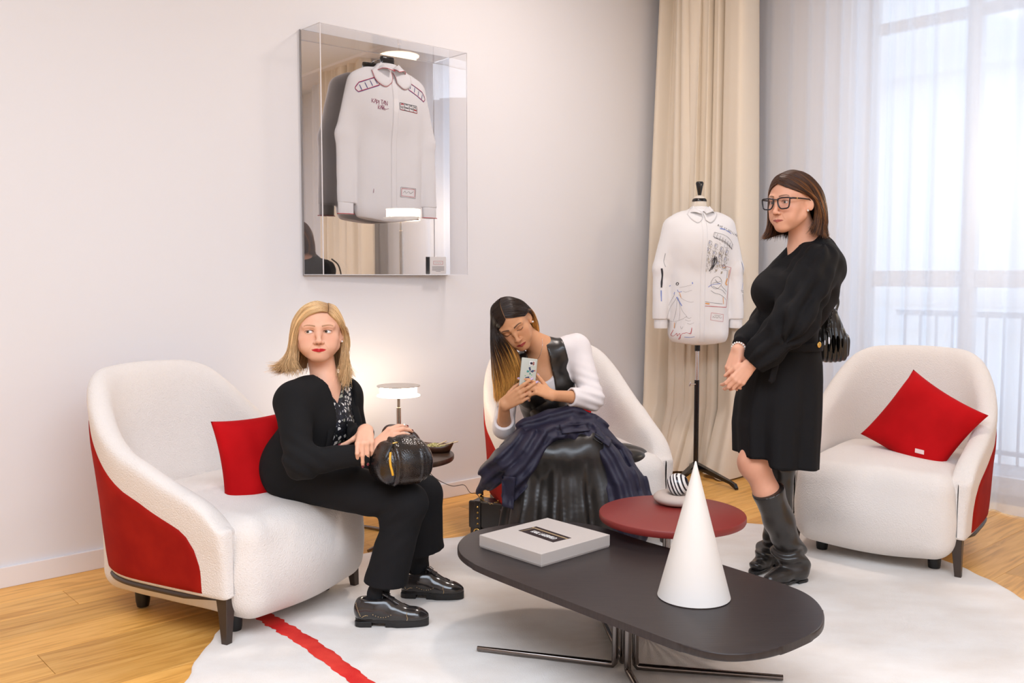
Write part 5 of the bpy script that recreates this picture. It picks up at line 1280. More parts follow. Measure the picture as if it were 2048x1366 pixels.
B2 = [[(-.002, .080, .078), (-.028, .077, .062), (-.052, .060, .042), (-.068, .036, .024), (-.0770, .006, .026), (-.082, -.020, .010), (-.078, -.038, -.035), (-.055, -.045, -.095)],
      [(-.002, .062, .098), (-.036, .060, .084), (-.062, .040, .056), (-.079, .012, .030), (-.084, -.012, .006), (-.083, -.030, -.030), (-.074, -.045, -.075), (-.055, -.052, -.125)],
      [(-.002, .040, .111), (-.040, .036, .098), (-.070, .012, .062), (-.085, -.015, .024), (-.088, -.034, -.020), (-.082, -.050, -.065), (-.068, -.058, -.110), (-.050, -.060, -.150)],
      [(-.002, .000, .119), (-.044, -.010, .102), (-.076, -.034, .058), (-.088, -.050, .005), (-.086, -.062, -.045), (-.076, -.068, -.090), (-.062, -.070, -.130), (-.045, -.068, -.165)],
      [(-.002, -.050, .110), (-.038, -.070, .082), (-.058, -.088, .034), (-.064, -.094, -.020), (-.060, -.092, -.070), (-.052, -.086, -.115), (-.042, -.080, -.155)],
      [(.000, -.070, .100), (-.005, -.100, .065), (-.006, -.112, .010), (-.006, -.110, -.050), (.000, -.100, -.105), (.005, -.090, -.155)]]
X_ = [(.058, .064, .030), (.060, .063, .036), (.066, .054, .046), (.076, .040, .050), (.082, .012, .055), (.081, -.040, .050), (.054, -.095, .040), (.010, -.118, .030)]
A2 = [g[:2] + [x] + g[3:] for g, x in zip(A2, X_)]
A2 = [[tuple(np.array([0, -.01, .02]) + (np.array(p) - np.array([0, -.01, .02])) * (1.09 if i < 2 else 1)) for i, p in enumerate(g)] for g in A2]
B2 = [[tuple(np.array([0, -.01, .02]) + (np.array(p) - np.array([0, -.01, .02])) * 1.085) for p in g] for g in B2]
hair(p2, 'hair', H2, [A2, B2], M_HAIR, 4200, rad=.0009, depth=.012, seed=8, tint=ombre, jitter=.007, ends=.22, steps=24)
bm = bmesh.new(); uv_ball(bm, xf(H2, (-.083, .010, -.036)), .0045); bm_obj('earring', bm, mat('pearl', (.85, .82, .78), .15), p2, smooth=True, world=True)
# necklace
bm = bmesh.new(); nk = [U(1084, 676, 4.12), U(1085, 690, 4.095), U(1082, 704, 4.10), U(1077, 716, 4.11), U(1068, 722, 4.12), U(1056, 716, 4.13)]; tube(bm, spline([tuple(p) for p in nk], 30).tolist(), .0009, 5); bm_obj('necklace', bm, mat('silver', (.75, .72, .68), .2, metal=1.0), p2, smooth=True, world=True)
# torso frame 2: x towards the picture's right (her left), y = forward, z = up
Tu = (nb2 - P2).normalized(); Tx = (SL2 - SR2); Tx = (Tx - Tu * Tx.dot(Tu)).normalized(); Tf = Tu.cross(Tx) * -1
if Tf.y > 0: Tf = -Tf
T2 = M4(Tx, Tf, Tu, C2)
tl2 = lambda V: (V - v3(C2)) @ T2[:3, :3]
def TB2(c, r, **k): return Grp([Ell((0, 0, 0), r, k=0)], T2 @ M4((1, 0, 0), (0, 1, 0), (0, 0, 1), c), **k)
nz2 = float(tl2(v3(nb2)[None])[0][2])
def torso2(g): return [TB2((0, 0, .02), (.145 + g, .095 + g, .12 + g), k=.04), TB2((.055, .065, -.015), (.062 + g, .05 + g, .06 + g), k=.04), TB2((-.055, .065, -.015), (.062 + g, .05 + g, .06 + g), k=.04), TB2((0, 0, -.13), (.118 + g, .09 + g, .14 + g), k=.06),
                       Cap(xf(T2, (.12, -.005, nz2 - .012)), xf(T2, (-.12, -.005, nz2 - .04)), .046 + g, .046 + g, k=.05), Cap(nb2, C2, .052 + g, .086 + g, k=.04)]
M_WHITET = mat('white_jersey', (.82, .755, .745), .85, sheen=.1, bump=[('noise', 500, .1, .001)])
CUFL, CUFR = LE2.lerp(LW2, .56), RE2.lerp(RW2, .30)
arm_d = (LW2 - LE2).normalized(); arm_r = (RW2 - RE2).normalized()
wt = torso2(.003) + [Cap(SL2, LE2, .060, .048, k=.04), Cap(LE2, CUFL + arm_d * .02, .049, .042, k=.03), Cap(SR2, RE2, .052, .046, k=.04), Cap(RE2, CUFR + arm_r * .02, .046, .042, k=.03), Cap(SL2 + Vector((-.03, 0, .0)), SL2, .046, .056, k=.04)]
def wclip(V):
    q = tl2(V); x, y, z = q[:, 0], q[:, 1], q[:, 2]
    sc = np.minimum(np.minimum(.082 - np.sqrt((x + .0) ** 2 + ((z - nz2 + .0) * .88) ** 2), y + .0), z)
    ring = np.minimum(.060 - np.sqrt(x ** 2 + y ** 2), z - nz2 + .02)
    dl = (V - v3(CUFL)) @ v3(arm_d); dl = np.where(np.linalg.norm(V - v3(CUFL), axis=1) < .085, dl, -1)
    dr = (V - v3(CUFR)) @ v3(arm_r); dr = np.where(np.linalg.norm(V - v3(CUFR), axis=1) < .080, dr, -1)
    inl = .031 - np.linalg.norm(_seg(V, v3(LE2.lerp(LW2, .3)), v3(LW2))[1], axis=1); inr = .031 - np.linalg.norm(_seg(V, v3(RE2.lerp(RW2, .1)), v3(RW2))[1], axis=1)
    return np.maximum.reduce([sc, ring, dl, dr, inl, inr])
def wdisp(V):
    e = np.exp(-((np.linalg.norm(V - v3(LE2), axis=1) / .11) ** 2)); return .003 * noise3(V, 26, 5) + .0035 * e * np.sin((V @ v3((.35, .1, 1))) * 170)
blob(p2, 'white_top', wt, M_WHITET, .0045, disp=wdisp, clip=wclip)
M_LEATHER = mat('black_leather', (.017, .0145, .013), .30, spec=.55, bump=[('noise', 45, .12, .004)])
def vclip(V):
    q = tl2(V); x, y, z = q[:, 0], q[:, 1], q[:, 2]; ax_ = np.abs(x)
    w_ = np.interp(z, [-.06, 0, .05, nz2 - .02, nz2 + .03], [.0, .034, .040, .044, .046])
    vv = np.minimum(w_ - ax_, y + .0); vv = np.where(z < -.06, -1, vv)
    bk = np.minimum(.047 - ax_, z - nz2 + .01)
    hole = np.interp(z, [-.06, -.02, .04, nz2 + .05], [.2, .145, .130, .128]); arms = np.where(z > -.07, ax_ - hole, -1)
    return np.maximum.reduce([vv, bk, arms])
blob(p2, 'leather_vest', torso2(.012), M_LEATHER, .0045, disp=lambda V: .004 * noise3(V, 30, 21) + .002 * noise3(V, 70, 5), clip=vclip)
# leather skirt falling to the floor with pleats
KM = (KL2 + KR2) / 2
sk = [Ell(tuple(P2 + Vector((.02, -.02, .0))), (.235, .17, .12), k=.05), Cap(P2 + Vector((.09, 0, .01)), KL2 + Vector((0, .02, .01)), .11, .085, k=.05), Cap(P2 + Vector((-.09, 0, .01)), KR2 + Vector((0, .02, .01)), .11, .085, k=.05),
      Ell(tuple(KM + Vector((0, .05, .0))), (.17, .13, .085), k=.05), Cap(P2, C2 + Vector((.02, 0, -.10)), .13, .10, k=.05), Ell(tuple(U(1246, 915, 4.30)), (.12, .12, .06), k=.06)]
for x, r0, r1, x1 in ((KR2.x - .01, .075, .12, KR2.x - .05), (KM.x, .09, .13, KM.x), (KL2.x + .02, .08, .13, KL2.x + .06)):
    sk.append(Cap((x, KM.y + .04, .50), (x1, KM.y - .03, .12), r0, r1, k=.05))
def skd(V):
    a = np.arctan2(V[:, 0] - KM.x, -(V[:, 1] - KM.y - .25)); dn = np.clip((.54 - V[:, 2]) / .25, 0, 1)
    ridge = np.sin(a * 19 + 1.2 * np.sin(V[:, 2] * 5)) + .5 * np.sin(a * 37 + 2)
    return dn * .010 * ridge + .004 * noise3(V, 14, 7) + .0025 * noise3(V, 40, 17)
blob(p2, 'leather_skirt', sk, M_LEATHER, .0065, it=3, disp=skd, clip=lambda V: .02 - V[:, 2])
for s_, K in ((1, KL2), (-1, KR2)): blob(p2, 'shoe', [Cap((K.x, K.y - .02, .045), (K.x + s_ * .02, K.y - .14, .035), .036, .028, k=.02)], M_SHOE, .006, clip=lambda V: RUG_Z - V[:, 2])

# navy coat heaped over her lap
M_NAVY = mat('navy_gabardine', (.0145, .0125, .033), .62, sheen=.10, bump=[('noise', 600, .15, .001)])
def UU(l): return [U(*p) for p in l]
c_top = UU([(1030, 884, 4.00), (1060, 862, 4.02), (1100, 846, 4.04), (1140, 842, 4.05), (1180, 856, 4.05), (1208, 878, 4.04)])
c_mid = UU([(1018, 915, 3.94), (1060, 888, 3.93), (1095, 872, 3.95), (1130, 866, 3.97), (1170, 876, 3.97)])
c_l1 = UU([(1045, 885, 3.96), (1012, 920, 3.95), (985, 950, 4.0), (962, 980, 4.05)])
c_l2 = UU([(1055, 905, 3.90), (1032, 945, 3.90), (1020, 985, 3.92)]); c_l3 = UU([(1075, 890, 3.90), (1055, 935, 3.89), (1045, 970, 3.91)])
c_r1 = UU([(1185, 872, 3.98), (1215, 915, 3.96), (1240, 965, 3.93), (1255, 1020, 3.90), (1258, 1060, 3.88)]); c_r2 = UU([(1200, 868, 4.05), (1238, 915, 4.05), (1265, 965, 4.02), (1278, 1010, 4.0)])
coat = chain(c_top, [.045, .052, .058, .060, .055, .045], .03) + chain(c_mid, [.035, .04, .042, .042, .035], .03) + chain(c_l1, [.05, .058, .05, .022], .03) + chain(c_l2, [.04, .048, .035], .025) + chain(c_l3, [.03, .035, .025], .02) + chain(c_r1, [.045, .055, .07, .08, .085], .03) + chain(c_r2, [.045, .052, .06, .065], .03)
cpaths = [np.array([v3(p) for p in c]) for c in (c_top, c_l1, c_r1)]
def coatd(V):
    out = np.zeros(len(V)); best = np.full(len(V), 9.0)
    for i, path in enumerate(cpaths):
        for a, b in zip(path, path[1:]):
            t, v = _seg(V, a, b); d = np.linalg.norm(v, axis=1); ax_ = (b - a) / np.linalg.norm(b - a); n1 = np.cross(ax_, (0, 1, 0)); n1 /= np.linalg.norm(n1)
            lat = v @ n1; w_ = d < best; out = np.where(w_, np.sin(lat * 140 + i * 2 + 1.5 * np.sin(V[:, 0] * 14 + V[:, 2] * 9)), out); best = np.where(w_, d, best)
    return -.0075 * out + .005 * noise3(V, 20, 31) + .0035 * np.abs(noise3(V, 48, 33))
ct = blob(None, 'coat', coat, M_NAVY, .0055, disp=coatd, origin=None); tag(ct, 'navy blue coat heaped across the lap of the woman with the phone', 'coat')
bpy.context.view_layer.update(); cbt = BVHTree.FromObject(ct, bpy.context.evaluated_depsgraph_get())
def patch(name, quad, ob, bt, m, parent, off=.004, n=10, thick=.004):
    q = [np.array(p, float) for p in quad]; Pg = np.zeros((n, n, 3)); last = None; dist = []
    for i in range(n):
        for j in range(n):
            u, v = i / (n - 1), j / (n - 1); px = (q[0] * (1 - u) + q[1] * u) * (1 - v) + (q[3] * (1 - u) + q[2] * u) * v
            h = bag_hit(px[0], px[1], off, bt, ob); dist.append(None if h is None else h.y); Pg[i, j] = (0, 0, 0) if h is None else h; Pg[i, j, 0] += 0
    ok = [d for d in dist if d is not None]; md = float(np.median(ok)) if ok else 4
    for i in range(n):
        for j in range(n):
            u, v = i / (n - 1), j / (n - 1); px = (q[0] * (1 - u) + q[1] * u) * (1 - v) + (q[3] * (1 - u) + q[2] * u) * v
            if abs(Pg[i, j, 1] - md) > .05: Pg[i, j] = U(px[0], px[1], md)
    for _ in range(2): Pg[1:-1, 1:-1] = (Pg[1:-1, 1:-1] * 2 + Pg[:-2, 1:-1] + Pg[2:, 1:-1] + Pg[1:-1, :-2] + Pg[1:-1, 2:]) / 6
    V_, F_ = grid_mesh(Pg); o = mesh_obj(name, V_, F_, m, parent, smooth=True, world=True); md_ = o.modifiers.new('t', 'SOLIDIFY'); md_.thickness = thick; return o
patch('pocket_flap', [(1003, 952), (1031, 954), (1027, 1019), (1004, 1012)], ct, cbt, M_NAVY, ct, .008)
patch('sleeve_tab', [(1118, 850), (1172, 846), (1180, 862), (1124, 868)], ct, cbt, M_NAVY, ct, .008)
patch('belt_strap', [(1192, 862), (1224, 880), (1218, 894), (1188, 872)], ct, cbt, M_NAVY, ct, .010)
bm = bmesh.new(); qb = [bag_hit(x, y, .014, cbt, ct) or U(x, y, 3.95) for x, y in ((1190, 868), (1208, 878), (1204, 888), (1187, 877))]; tube(bm, [tuple(p) for p in qb], .002, 6, closed=True); bm_obj('buckle', bm, M_PAD, ct, smooth=True, world=True)

# phone
PHC = U(1056, 750, 3.995)
PR = (Matrix.Rotation(math.radians(6), 3, 'Y') @ Matrix.Rotation(math.radians(-12), 3, 'X') @ Matrix.Rotation(math.radians(10), 3, 'Z'))
ph = bpy.data.objects.new('phone', None); COL.objects.link(ph); ph.location = PHC; ph.rotation_euler = PR.to_euler(); tag(ph, 'phone in a pale clear case with a butterfly print, held up by the seated woman', 'phone')
M_CASE = mat('phone_case', (.50, .50, .43), .35)
bm = bmesh.new(); box_bm(bm, (0, 0, 0), (.0355, .0045, .0735), bev=.004, seg=3); bm_obj('case', bm, M_CASE, ph, smooth=True, angle=.9)
bm = bmesh.new(); box_bm(bm, (0, .0047, 0), (.033, .0003, .069)); bm_obj('screen', bm, mat('phone_screen', (.02, .02, .03), .1, emit=((.5, .6, .8), .25)), ph)
bm = bmesh.new(); box_bm(bm, (.013, -.0048, .052), (.013, .0006, .010), bev=.0005, seg=1); bm_obj('camera_bezel', bm, mat('bezel_white', (.75, .73, .70), .3), ph)
bm = bmesh.new(); lathe(bm, [(0, .0018), (.0055, .0018), (.0055, 0), (0, 0)], 16); bmesh.ops.rotate(bm, matrix=Matrix.Rotation(PI / 2, 3, 'X'), verts=bm.verts); bmesh.ops.translate(bm, vec=(.0085, -.0054, .052), verts=bm.verts); bm_obj('camera_lens', bm, mat('lens_dark', (.02, .008, .03), .08), ph, smooth=True)
bm = bmesh.new(); box_bm(bm, (.0185, -.0058, .052), (.004, .0006, .0075)); bm_obj('sensor_strip', bm, mat('sensor_brown', (.30, .10, .06), .3), ph)
def wing(pts, m):
    bm = bmesh.new(); poly_prism(bm, [(x, z) for x, z in pts], .0048, .0052); bmesh.ops.rotate(bm, matrix=Matrix.Rotation(PI / 2, 3, 'X'), verts=bm.verts); bm_obj('butterfly_print', bm, m, ph)
tl_, dk, rd, gn = mat('print_teal', (.02, .22, .20), .4), mat('print_dark', (.02, .03, .09), .4), mat('print_red', (.45, .03, .05), .4), mat('print_green', (.03, .40, .15), .4)
wing([(.004, .018), (-.002, .032), (.006, .036), (.010, .022)], dk); wing([(.004, .018), (-.008, .020), (-.008, .010), (.002, .012)], tl_); wing([(.006, .016), (.018, .024), (.027, .022), (.018, .012)], dk); wing([(.022, .020), (.029, .026), (.029, .018)], rd); wing([(.006, .014), (.012, .004), (.004, .002)], tl_)
wing([(-.016, -.004), (-.010, -.003), (-.012, -.008)], gn); wing([(.012, .002), (.018, .004), (.015, -.002)], gn); wing([(-.012, -.012), (.004, -.006), (.010, -.022), (-.010, -.026)], dk); wing([(-.014, -.028), (.008, -.030), (.014, -.045), (-.010, -.048)], tl_)

# structured black handbag standing on the floor with gold studs
hb = G(984, 1084, .0); hb0 = empty('handbag', (hb.x, hb.y + .06, 0), math.radians(-24), 'black structured leather handbag with gold studs on the floor by the leather skirt', 'handbag')
M_BAGL = mat('bag_leather', (.020, .017, .015), .28, spec=.6, bump=[('noise', 120, .15, .001)]); M_GOLD = mat('gold', (.85, .58, .18), .25, metal=1.0)
def lb(name, c, h, m, bev=.006, par=hb0, rot=None): bm = bmesh.new(); box_bm(bm, c, h, rot=rot, bev=bev, seg=3); return bm_obj(name, bm, m, par, smooth=True, angle=.8)
lb('bag_body', (0, 0, .095), (.095, .055, .093), M_BAGL, .016)
lb('flap', (0, -.052, .125), (.097, .012, .066), M_BAGL, .010); lb('side_strap', (-.045, -.067, .110), (.015, .003, .085), M_BAGL, .002)
for i in range(5): lb('side_gusset', (.099 + .006 * (i % 2), -.040 + .020 * i, .095), (.010, .007, .085), M_BAGL, .004)
for i in range(4):
    bm = bmesh.new(); bmesh.ops.create_cone(bm, cap_ends=True, segments=6, radius1=.0065, radius2=.001, depth=.007, matrix=Matrix.Translation((-.045, -.074, .165 - .027 * i)) @ Matrix.Rotation(PI / 2, 4, 'X')); bm_obj('stud', bm, M_GOLD, hb0)
bm = bmesh.new(); torus_link(bm, (-.045, -.076, .045), (0, -1, 0), .016, .0035); torus_link(bm, (-.045, -.077, .018), (0, -1, 0), .013, .003); box_bm(bm, (-.045, -.076, .032), (.010, .003, .012), bev=.002); bm_obj('lock', bm, M_GOLD, hb0, smooth=True, angle=.8)
hpts = [(-.055, 0, .188), (-.056, 0, .235), (-.040, 0, .275), (-.005, 0, .292), (.030, 0, .278), (.050, 0, .240), (.054, 0, .205)]
bm = bmesh.new(); tube(bm, spline(hpts, 36).tolist(), .0085, 10); bm_obj('handle', bm, M_BAGL, hb0, smooth=True)
bm = bmesh.new(); hs_ = spline(hpts, 40)
for i in range(3, 37): p = Vector(hs_[i]); d = Vector(hs_[min(i + 1, 39)] - hs_[i - 1]).normalized(); torus_link(bm, p, d, .0090, .0011, 10, 4)
hw = bm_obj('handle_lacing', bm, M_BAGL, hb0, smooth=True)
for x, z in ((-.055, .198), (.054, .205)):
    bm = bmesh.new(); torus_link(bm, (x, -.003, z), (0, -1, 0), .010, .0026); torus_link(bm, (x, .0, z - .016), (1, 0, 0), .009, .0024); uv_ball(bm, (x, -.012, z + .014), .005, 8); bm_obj('ring', bm, M_GOLD, hb0, smooth=True)
bm = bmesh.new(); cps = spline([(.054, -.02, .20), (.03, -.06, .185), (-.01, -.05, .188), (-.05, -.03, .205)], 16)
for i in range(15): torus_link(bm, (Vector(cps[i]) + Vector(cps[i + 1])) / 2, (0, 1, .3) if i % 2 else (0, .2, 1), .0048, .0014, 8, 4)
ch_ = bm_obj('chain', bm, M_GOLD, hb0, smooth=True)
bm = bmesh.new(); tube(bm, spline([(.06, -.03, .20), (.075, -.065, .16), (.09, -.075, .10), (.088, -.070, .05)], 12).tolist(), .006, 6, flat=((0, 1, 0), .35)); bm_obj('hanging_strap', bm, M_BAGL, hb0, smooth=True)
# ---------------------------------------------------------------- standing woman in a black dress
SK3 = (.80, .42, .28)
H3f = Vector((-.815, -.579, -.05)).normalized()
E3 = U(1561, 404.5, 3.66)
H3 = head_frame(E3 - H3f * .072, H3f, hs=(1.0, 1.0, .98))
nb3 = U(1612, 490, 3.75)
SL3, SR3 = U(1632, 528, 3.61), U(1606, 532, 3.90)
LE3, LW3 = U(1588, 640, 3.51), U(1500, 730, 3.545)
RE3, RW3 = U(1540, 645, 3.90), U(1476, 699, 3.60)
hr3, nr3 = hand_prims(RW3, (-.34, -.22, -.91), (-.80, -.60, .10), -1, [(.35, .55, .3), (.40, .60, .3), (.45, .65, .35), (.5, .7, .4)], (.08, .02, -.04, -.08), thumb=[(.5, .7, -.5), (.3, .85, -.5), (.15, .9, -.4)], size=.95)
hl3, nl3 = hand_prims(LW3, (-.62, -.05, -.78), (.10, -.95, .12), 1, [(.35, .7, .4), (.4, .7, .4), (.5, .75, .4), (.6, .8, .4)], (.08, .02, -.04, -.08), thumb=[(.5, .8, -.35), (.25, .9, -.4), (.1, .95, -.4)], size=.88)
KN3, KF3 = U(1508, 922, 3.69), U(1560, 930, 3.90)
AN3, AF3 = U(1590, 1118, 3.74), U(1548, 1100, 3.95)
HP3 = U(1572, 740, 3.76)
body = [Cap(xf(H3, (0, -.035, -.05)), nb3, .046, .054, k=.03), Cap(nb3, U(1585, 590, 3.75), .060, .09, k=.05), Cap(U(1585, 590, 3.75), HP3, .09, .10, k=.05), Cap(SL3, SR3, .045, .045, k=.05),
        Cap(SL3, LE3, .038, .032, k=.02), Cap(LE3, LW3, .032, .022, k=.02), Cap(SR3, RE3, .038, .032, k=.02), Cap(RE3, RW3, .032, .022, k=.02),
        Cap(HP3 + Vector((.01, -.03, 0)), KN3 + Vector((.025, .01, .08)), .068, .056, k=.03), Cap(KN3 + Vector((.025, .01, .08)), KN3, .056, .057, k=.03), Ell(tuple(KN3 + Vector((-.018, -.01, -.015))), (.042, .045, .05), k=.03),
        Cap(KN3, U(1534, 985, 3.68), .053, .050, k=.03), Cap(U(1534, 985, 3.68), AN3, .046, .026, k=.03), Cap(HP3 + Vector((-.01, .06, 0)), KF3, .070, .052, k=.03), Cap(KF3, AF3, .044, .026, k=.02),
        Cap(AN3, AN3 + Vector((-.06, -.025, -.075)), .024, .014, k=.01), Cap(AF3, AF3 + Vector((-.05, -.02, -.085)), .022, .014, k=.01)]
body += hr3 + hl3 + [Grp(head_prims(open_=.85, jaw=1.06, nose=1.05, full=1.05, lidlow=.3, lt=.62, lw=1.12), H3, k=.012)]
def col3(V):
    C_, bl = face_colour(SK3, (.42, .10, .085), (.16, .075, .04), (.78, .32, .22), V, H3, liner=.7, brow_t=.9, wr=1.6, lt=.62, lw=1.12)
    C_[:] = np.where((V[:, 2] < .60)[:, None] & (noise3(V, 9, 4) > -.2)[:, None], C_ * [1, .93, .90], C_); return C_
p3 = sdf_obj('person', body, .008, M_SKIN1, None, fine=[(tuple(H3[:3, 3]), (.12, .12, .14), .0019), (tuple(U(1476, 728, 3.56)), (.07, .09, .08), .0021)], colour=col3, origin=(1.12, 3.8, 0))
tag(p3, 'standing woman with a dark bob, black glasses, belted black dress and tall boots', 'person')
make_eyes(p3, H3, (.10, 1, -.06), (.10, .075, .05))
def auburn(t, r, cl):
    a = np.array([.030, .012, .007]); b = np.array([.11, .040, .016]); c = np.array([.42, .16, .045])
    k = np.clip(r * .7 + .2 * cl, 0, 1); col = a + (b - a) * k; hi = ((cl > .72) & (r > .35)) | (r > .93)
    m = np.clip((np.atleast_1d(t) - .15) * 2.5, 0, 1)[:, None] * (.75 if hi else 0); return np.broadcast_to(col, (len(np.atleast_1d(t)), 3)) * (1 - m) + c * m
N_ = [[(.000, .086, .072), (-.028, .083, .060), (-.053, .066, .046), (-.069, .040, .034), (-.0775, .010, .022), (-.083, -.014, .004), (-.086, -.032, -.038), (-.084, -.028, -.085), (-.074, .002, -.125)],
      [(.000, .074, .096), (-.036, .068, .084), (-.065, .042, .058), (-.085, .006, .026), (-.090, -.022, .002), (-.093, -.038, -.045), (-.090, -.032, -.100), (-.082, -.014, -.142)],
      [(.000, .045, .115), (-.045, .036, .100), (-.078, .000, .060), (-.092, -.034, .004), (-.097, -.052, -.055), (-.096, -.054, -.105), (-.092, -.046, -.150)],
      [(.000, .000, .124), (-.045, -.018, .108), (-.080, -.058, .050), (-.090, -.082, -.010), (-.090, -.090, -.070), (-.089, -.090, -.120), (-.092, -.096, -.158)],
      [(.000, -.045, .120), (-.032, -.082, .088), (-.052, -.108, .030), (-.058, -.116, -.040), (-.058, -.118, -.100), (-.060, -.126, -.160)],
      [(.000, -.070, .108), (.000, -.108, .062), (.000, -.122, .000), (.000, -.124, -.060), (.000, -.126, -.155)]]
Fh = [[(.000, .086, .072), (.028, .083, .058), (.052, .068, .038), (.0685, .052, .008), (.076, .044, -.030), (.078, .048, -.075), (.080, .058, -.115), (.084, .074, -.140)],
      [(.000, .074, .096), (.036, .068, .082), (.065, .048, .052), (.082, .028, .010), (.088, .020, -.040), (.089, .028, -.090), (.090, .042, -.130), (.092, .060, -.152)]] + [[(-x, y, z) for x, y, z in g] for g in N_[2:]]
for G_ in (N_, Fh):
    for i, g in enumerate(G_): G_[i] = [tuple(np.array([0, -.01, .02]) + (np.array(p) - np.array([0, -.01, .02])) * 1.055) if q < 5 else p for q, p in enumerate(g)]
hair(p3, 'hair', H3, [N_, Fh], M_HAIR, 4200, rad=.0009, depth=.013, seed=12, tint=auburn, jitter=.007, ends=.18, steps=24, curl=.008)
bm = bmesh.new(); uv_ball(bm, xf(H3, (-.0815, .010, -.038)), .0040); bm_obj('earring', bm, mat('pearl', (.85, .82, .78), .15), p3, smooth=True, world=True)
# glasses
gl = bpy.data.objects.new('glasses', None); COL.objects.link(gl); gl.parent = p3
bpy.context.view_layer.update(); gl.matrix_basis = p3.matrix_world.inverted() @ Matrix(head_frame(H3[:3, 3], H3f).tolist())
gl['label'] = 'black square-framed glasses'
M_FRAME = mat('glasses_black', (.012, .010, .016), .2)
M_LENS = bpy.data.materials.new('lens_glass'); M_LENS.use_nodes = True; _glass_nodes = True
def _lens(m):
    nt = m.node_tree; nt.nodes.clear(); N = nt.nodes.new; L = nt.links.new
    out = N('ShaderNodeOutputMaterial'); tr = N('ShaderNodeBsdfTransparent'); tr.inputs[0].default_value = (.99, .98, .99, 1); g_ = N('ShaderNodeBsdfGlossy'); g_.inputs['Roughness'].default_value = .02
    fr = N('ShaderNodeValue'); fr.outputs[0].default_value = .05; mx = N('ShaderNodeMixShader'); L(fr.outputs[0], mx.inputs[0]); L(tr.outputs[0], mx.inputs[1]); L(g_.outputs[0], mx.inputs[2]); L(mx.outputs[0], out.inputs[0])
_lens(M_LENS)
for s in (-1, 1):
    cx_, cz_ = s * .0355, -.004
    out_ = [(-.024, .016), (-.008, .0195), (.010, .0195), (.028, .0185), (.0305, .011), (.0285, -.006), (.023, -.019), (.008, -.0225), (-.010, -.0215), (-.020, -.012), (-.0250, .003)]
    pts = [(cx_ + s * x, .1015 - .12 * max(0, x) ** 1 * .5, cz_ + z) for x, z in out_]; ring = spline(pts + pts[:3], 14 * 6)[6:6 + 66]; ring = spline(pts + [pts[0]], 60)[:-1]
    bm = bmesh.new(); tube(bm, ring.tolist(), .0027, 8, closed=True); bm_obj('frame', bm, M_FRAME, gl, smooth=True)
    bm = bmesh.new(); vs = [bm.verts.new(p) for p in ring]; bm.faces.new(vs); bm_obj('lens', bm, M_LENS, gl)
    bm = bmesh.new(); tube(bm, [(s * .0635, .0975, .012), (s * .073, .088, .012), (s * .0785, .05, .010), (s * .081, .0, .006), (s * .082, -.018, -.006)], [.0036, .0034, .0028, .0022, .0018], 8, flat=((1, 0, 0), .6)); bm_obj('temple', bm, M_FRAME, gl, smooth=True)
    bm = bmesh.new(); box_bm(bm, (s * .0775, .072, .011), (.0022, .003, .0018)); bm_obj('hinge', bm, M_GOLD, gl)
bm = bmesh.new(); tube(bm, [(-.0125, .1015, .006), (-.006, .104, .010), (.006, .104, .010), (.0125, .1015, .006)], .0019, 8); bm_obj('bridge', bm, M_FRAME, gl, smooth=True)

# dress: bodice with full sleeves
M_DRESS = mat('black_crepe', (.0095, .0088, .0095), .85, spec=.2, sheen=.03, bump=[('noise', 500, .12, .001)])
F3 = Vector((-.93, -.36, 0)).normalized()
bod = [Ell(tuple(U(1598, 585, 3.75)), (.150, .165, .15), k=.05), Ell(tuple(U(1632, 528, 3.75)), (.098, .165, .095), k=.07), Ell(tuple(U(1548, 583, 3.72)), (.085, .12, .075), k=.07), Ell(tuple(U(1572, 672, 3.76)), (.125, .145, .13), k=.06), Cap(nb3 + Vector((.01, 0, -.01)), U(1600, 540, 3.76), .066, .10, k=.05), Cap(U(1640, 500, 3.78), U(1645, 530, 3.76), .055, .08, k=.06)]
CL3, CR3 = U(1503, 727, 3.545), U(1480, 692, 3.62)
bod += [Cap(SL3, SL3.lerp(LE3, .35), .070, .078, k=.05), Cap(SL3.lerp(LE3, .35), LE3, .080, .078, k=.04), Cap(LE3, LE3.lerp(CL3, .7), .076, .060, k=.04), Cap(LE3.lerp(CL3, .7), CL3, .056, .038, k=.03),
        Cap(SR3, RE3, .075, .075, k=.05), Cap(RE3, RE3.lerp(CR3, .7), .070, .055, k=.04), Cap(RE3.lerp(CR3, .7), CR3, .05, .036, k=.03)]
def bclip(V):
    q = V - v3(nb3); f = q @ v3(F3); s = q @ v3((F3.y, -F3.x, 0)); z = q[:, 2]
    neck = np.minimum(np.minimum(.052 - np.sqrt(f ** 2 + s ** 2) + 0 * z, z - .012), 1); vv = np.minimum(np.minimum(.040 * np.clip((z + .06) / .07, 0, 1.5) - np.abs(s), f - .02), z + .06); vv = np.where(z > .05, -1, vv)
    a1 = (V - v3(CL3)) @ v3((LW3 - LE3).normalized()); a1 = np.where(np.linalg.norm(V - v3(CL3), axis=1) < .08, a1, -1); a2 = (V - v3(CR3)) @ v3((RW3 - RE3).normalized()); a2 = np.where(np.linalg.norm(V - v3(CR3), axis=1) < .06, a2, -1)
    wa = U(1570, 700, 3.75).z - V[:, 2]; arm = np.minimum(np.linalg.norm(_seg(V, v3(LE3), v3(CL3))[1], axis=1), np.linalg.norm(_seg(V, v3(RE3), v3(CR3))[1], axis=1)) < .085
    return np.maximum.reduce([neck, vv, a1, a2, np.where(arm, -1, wa)])
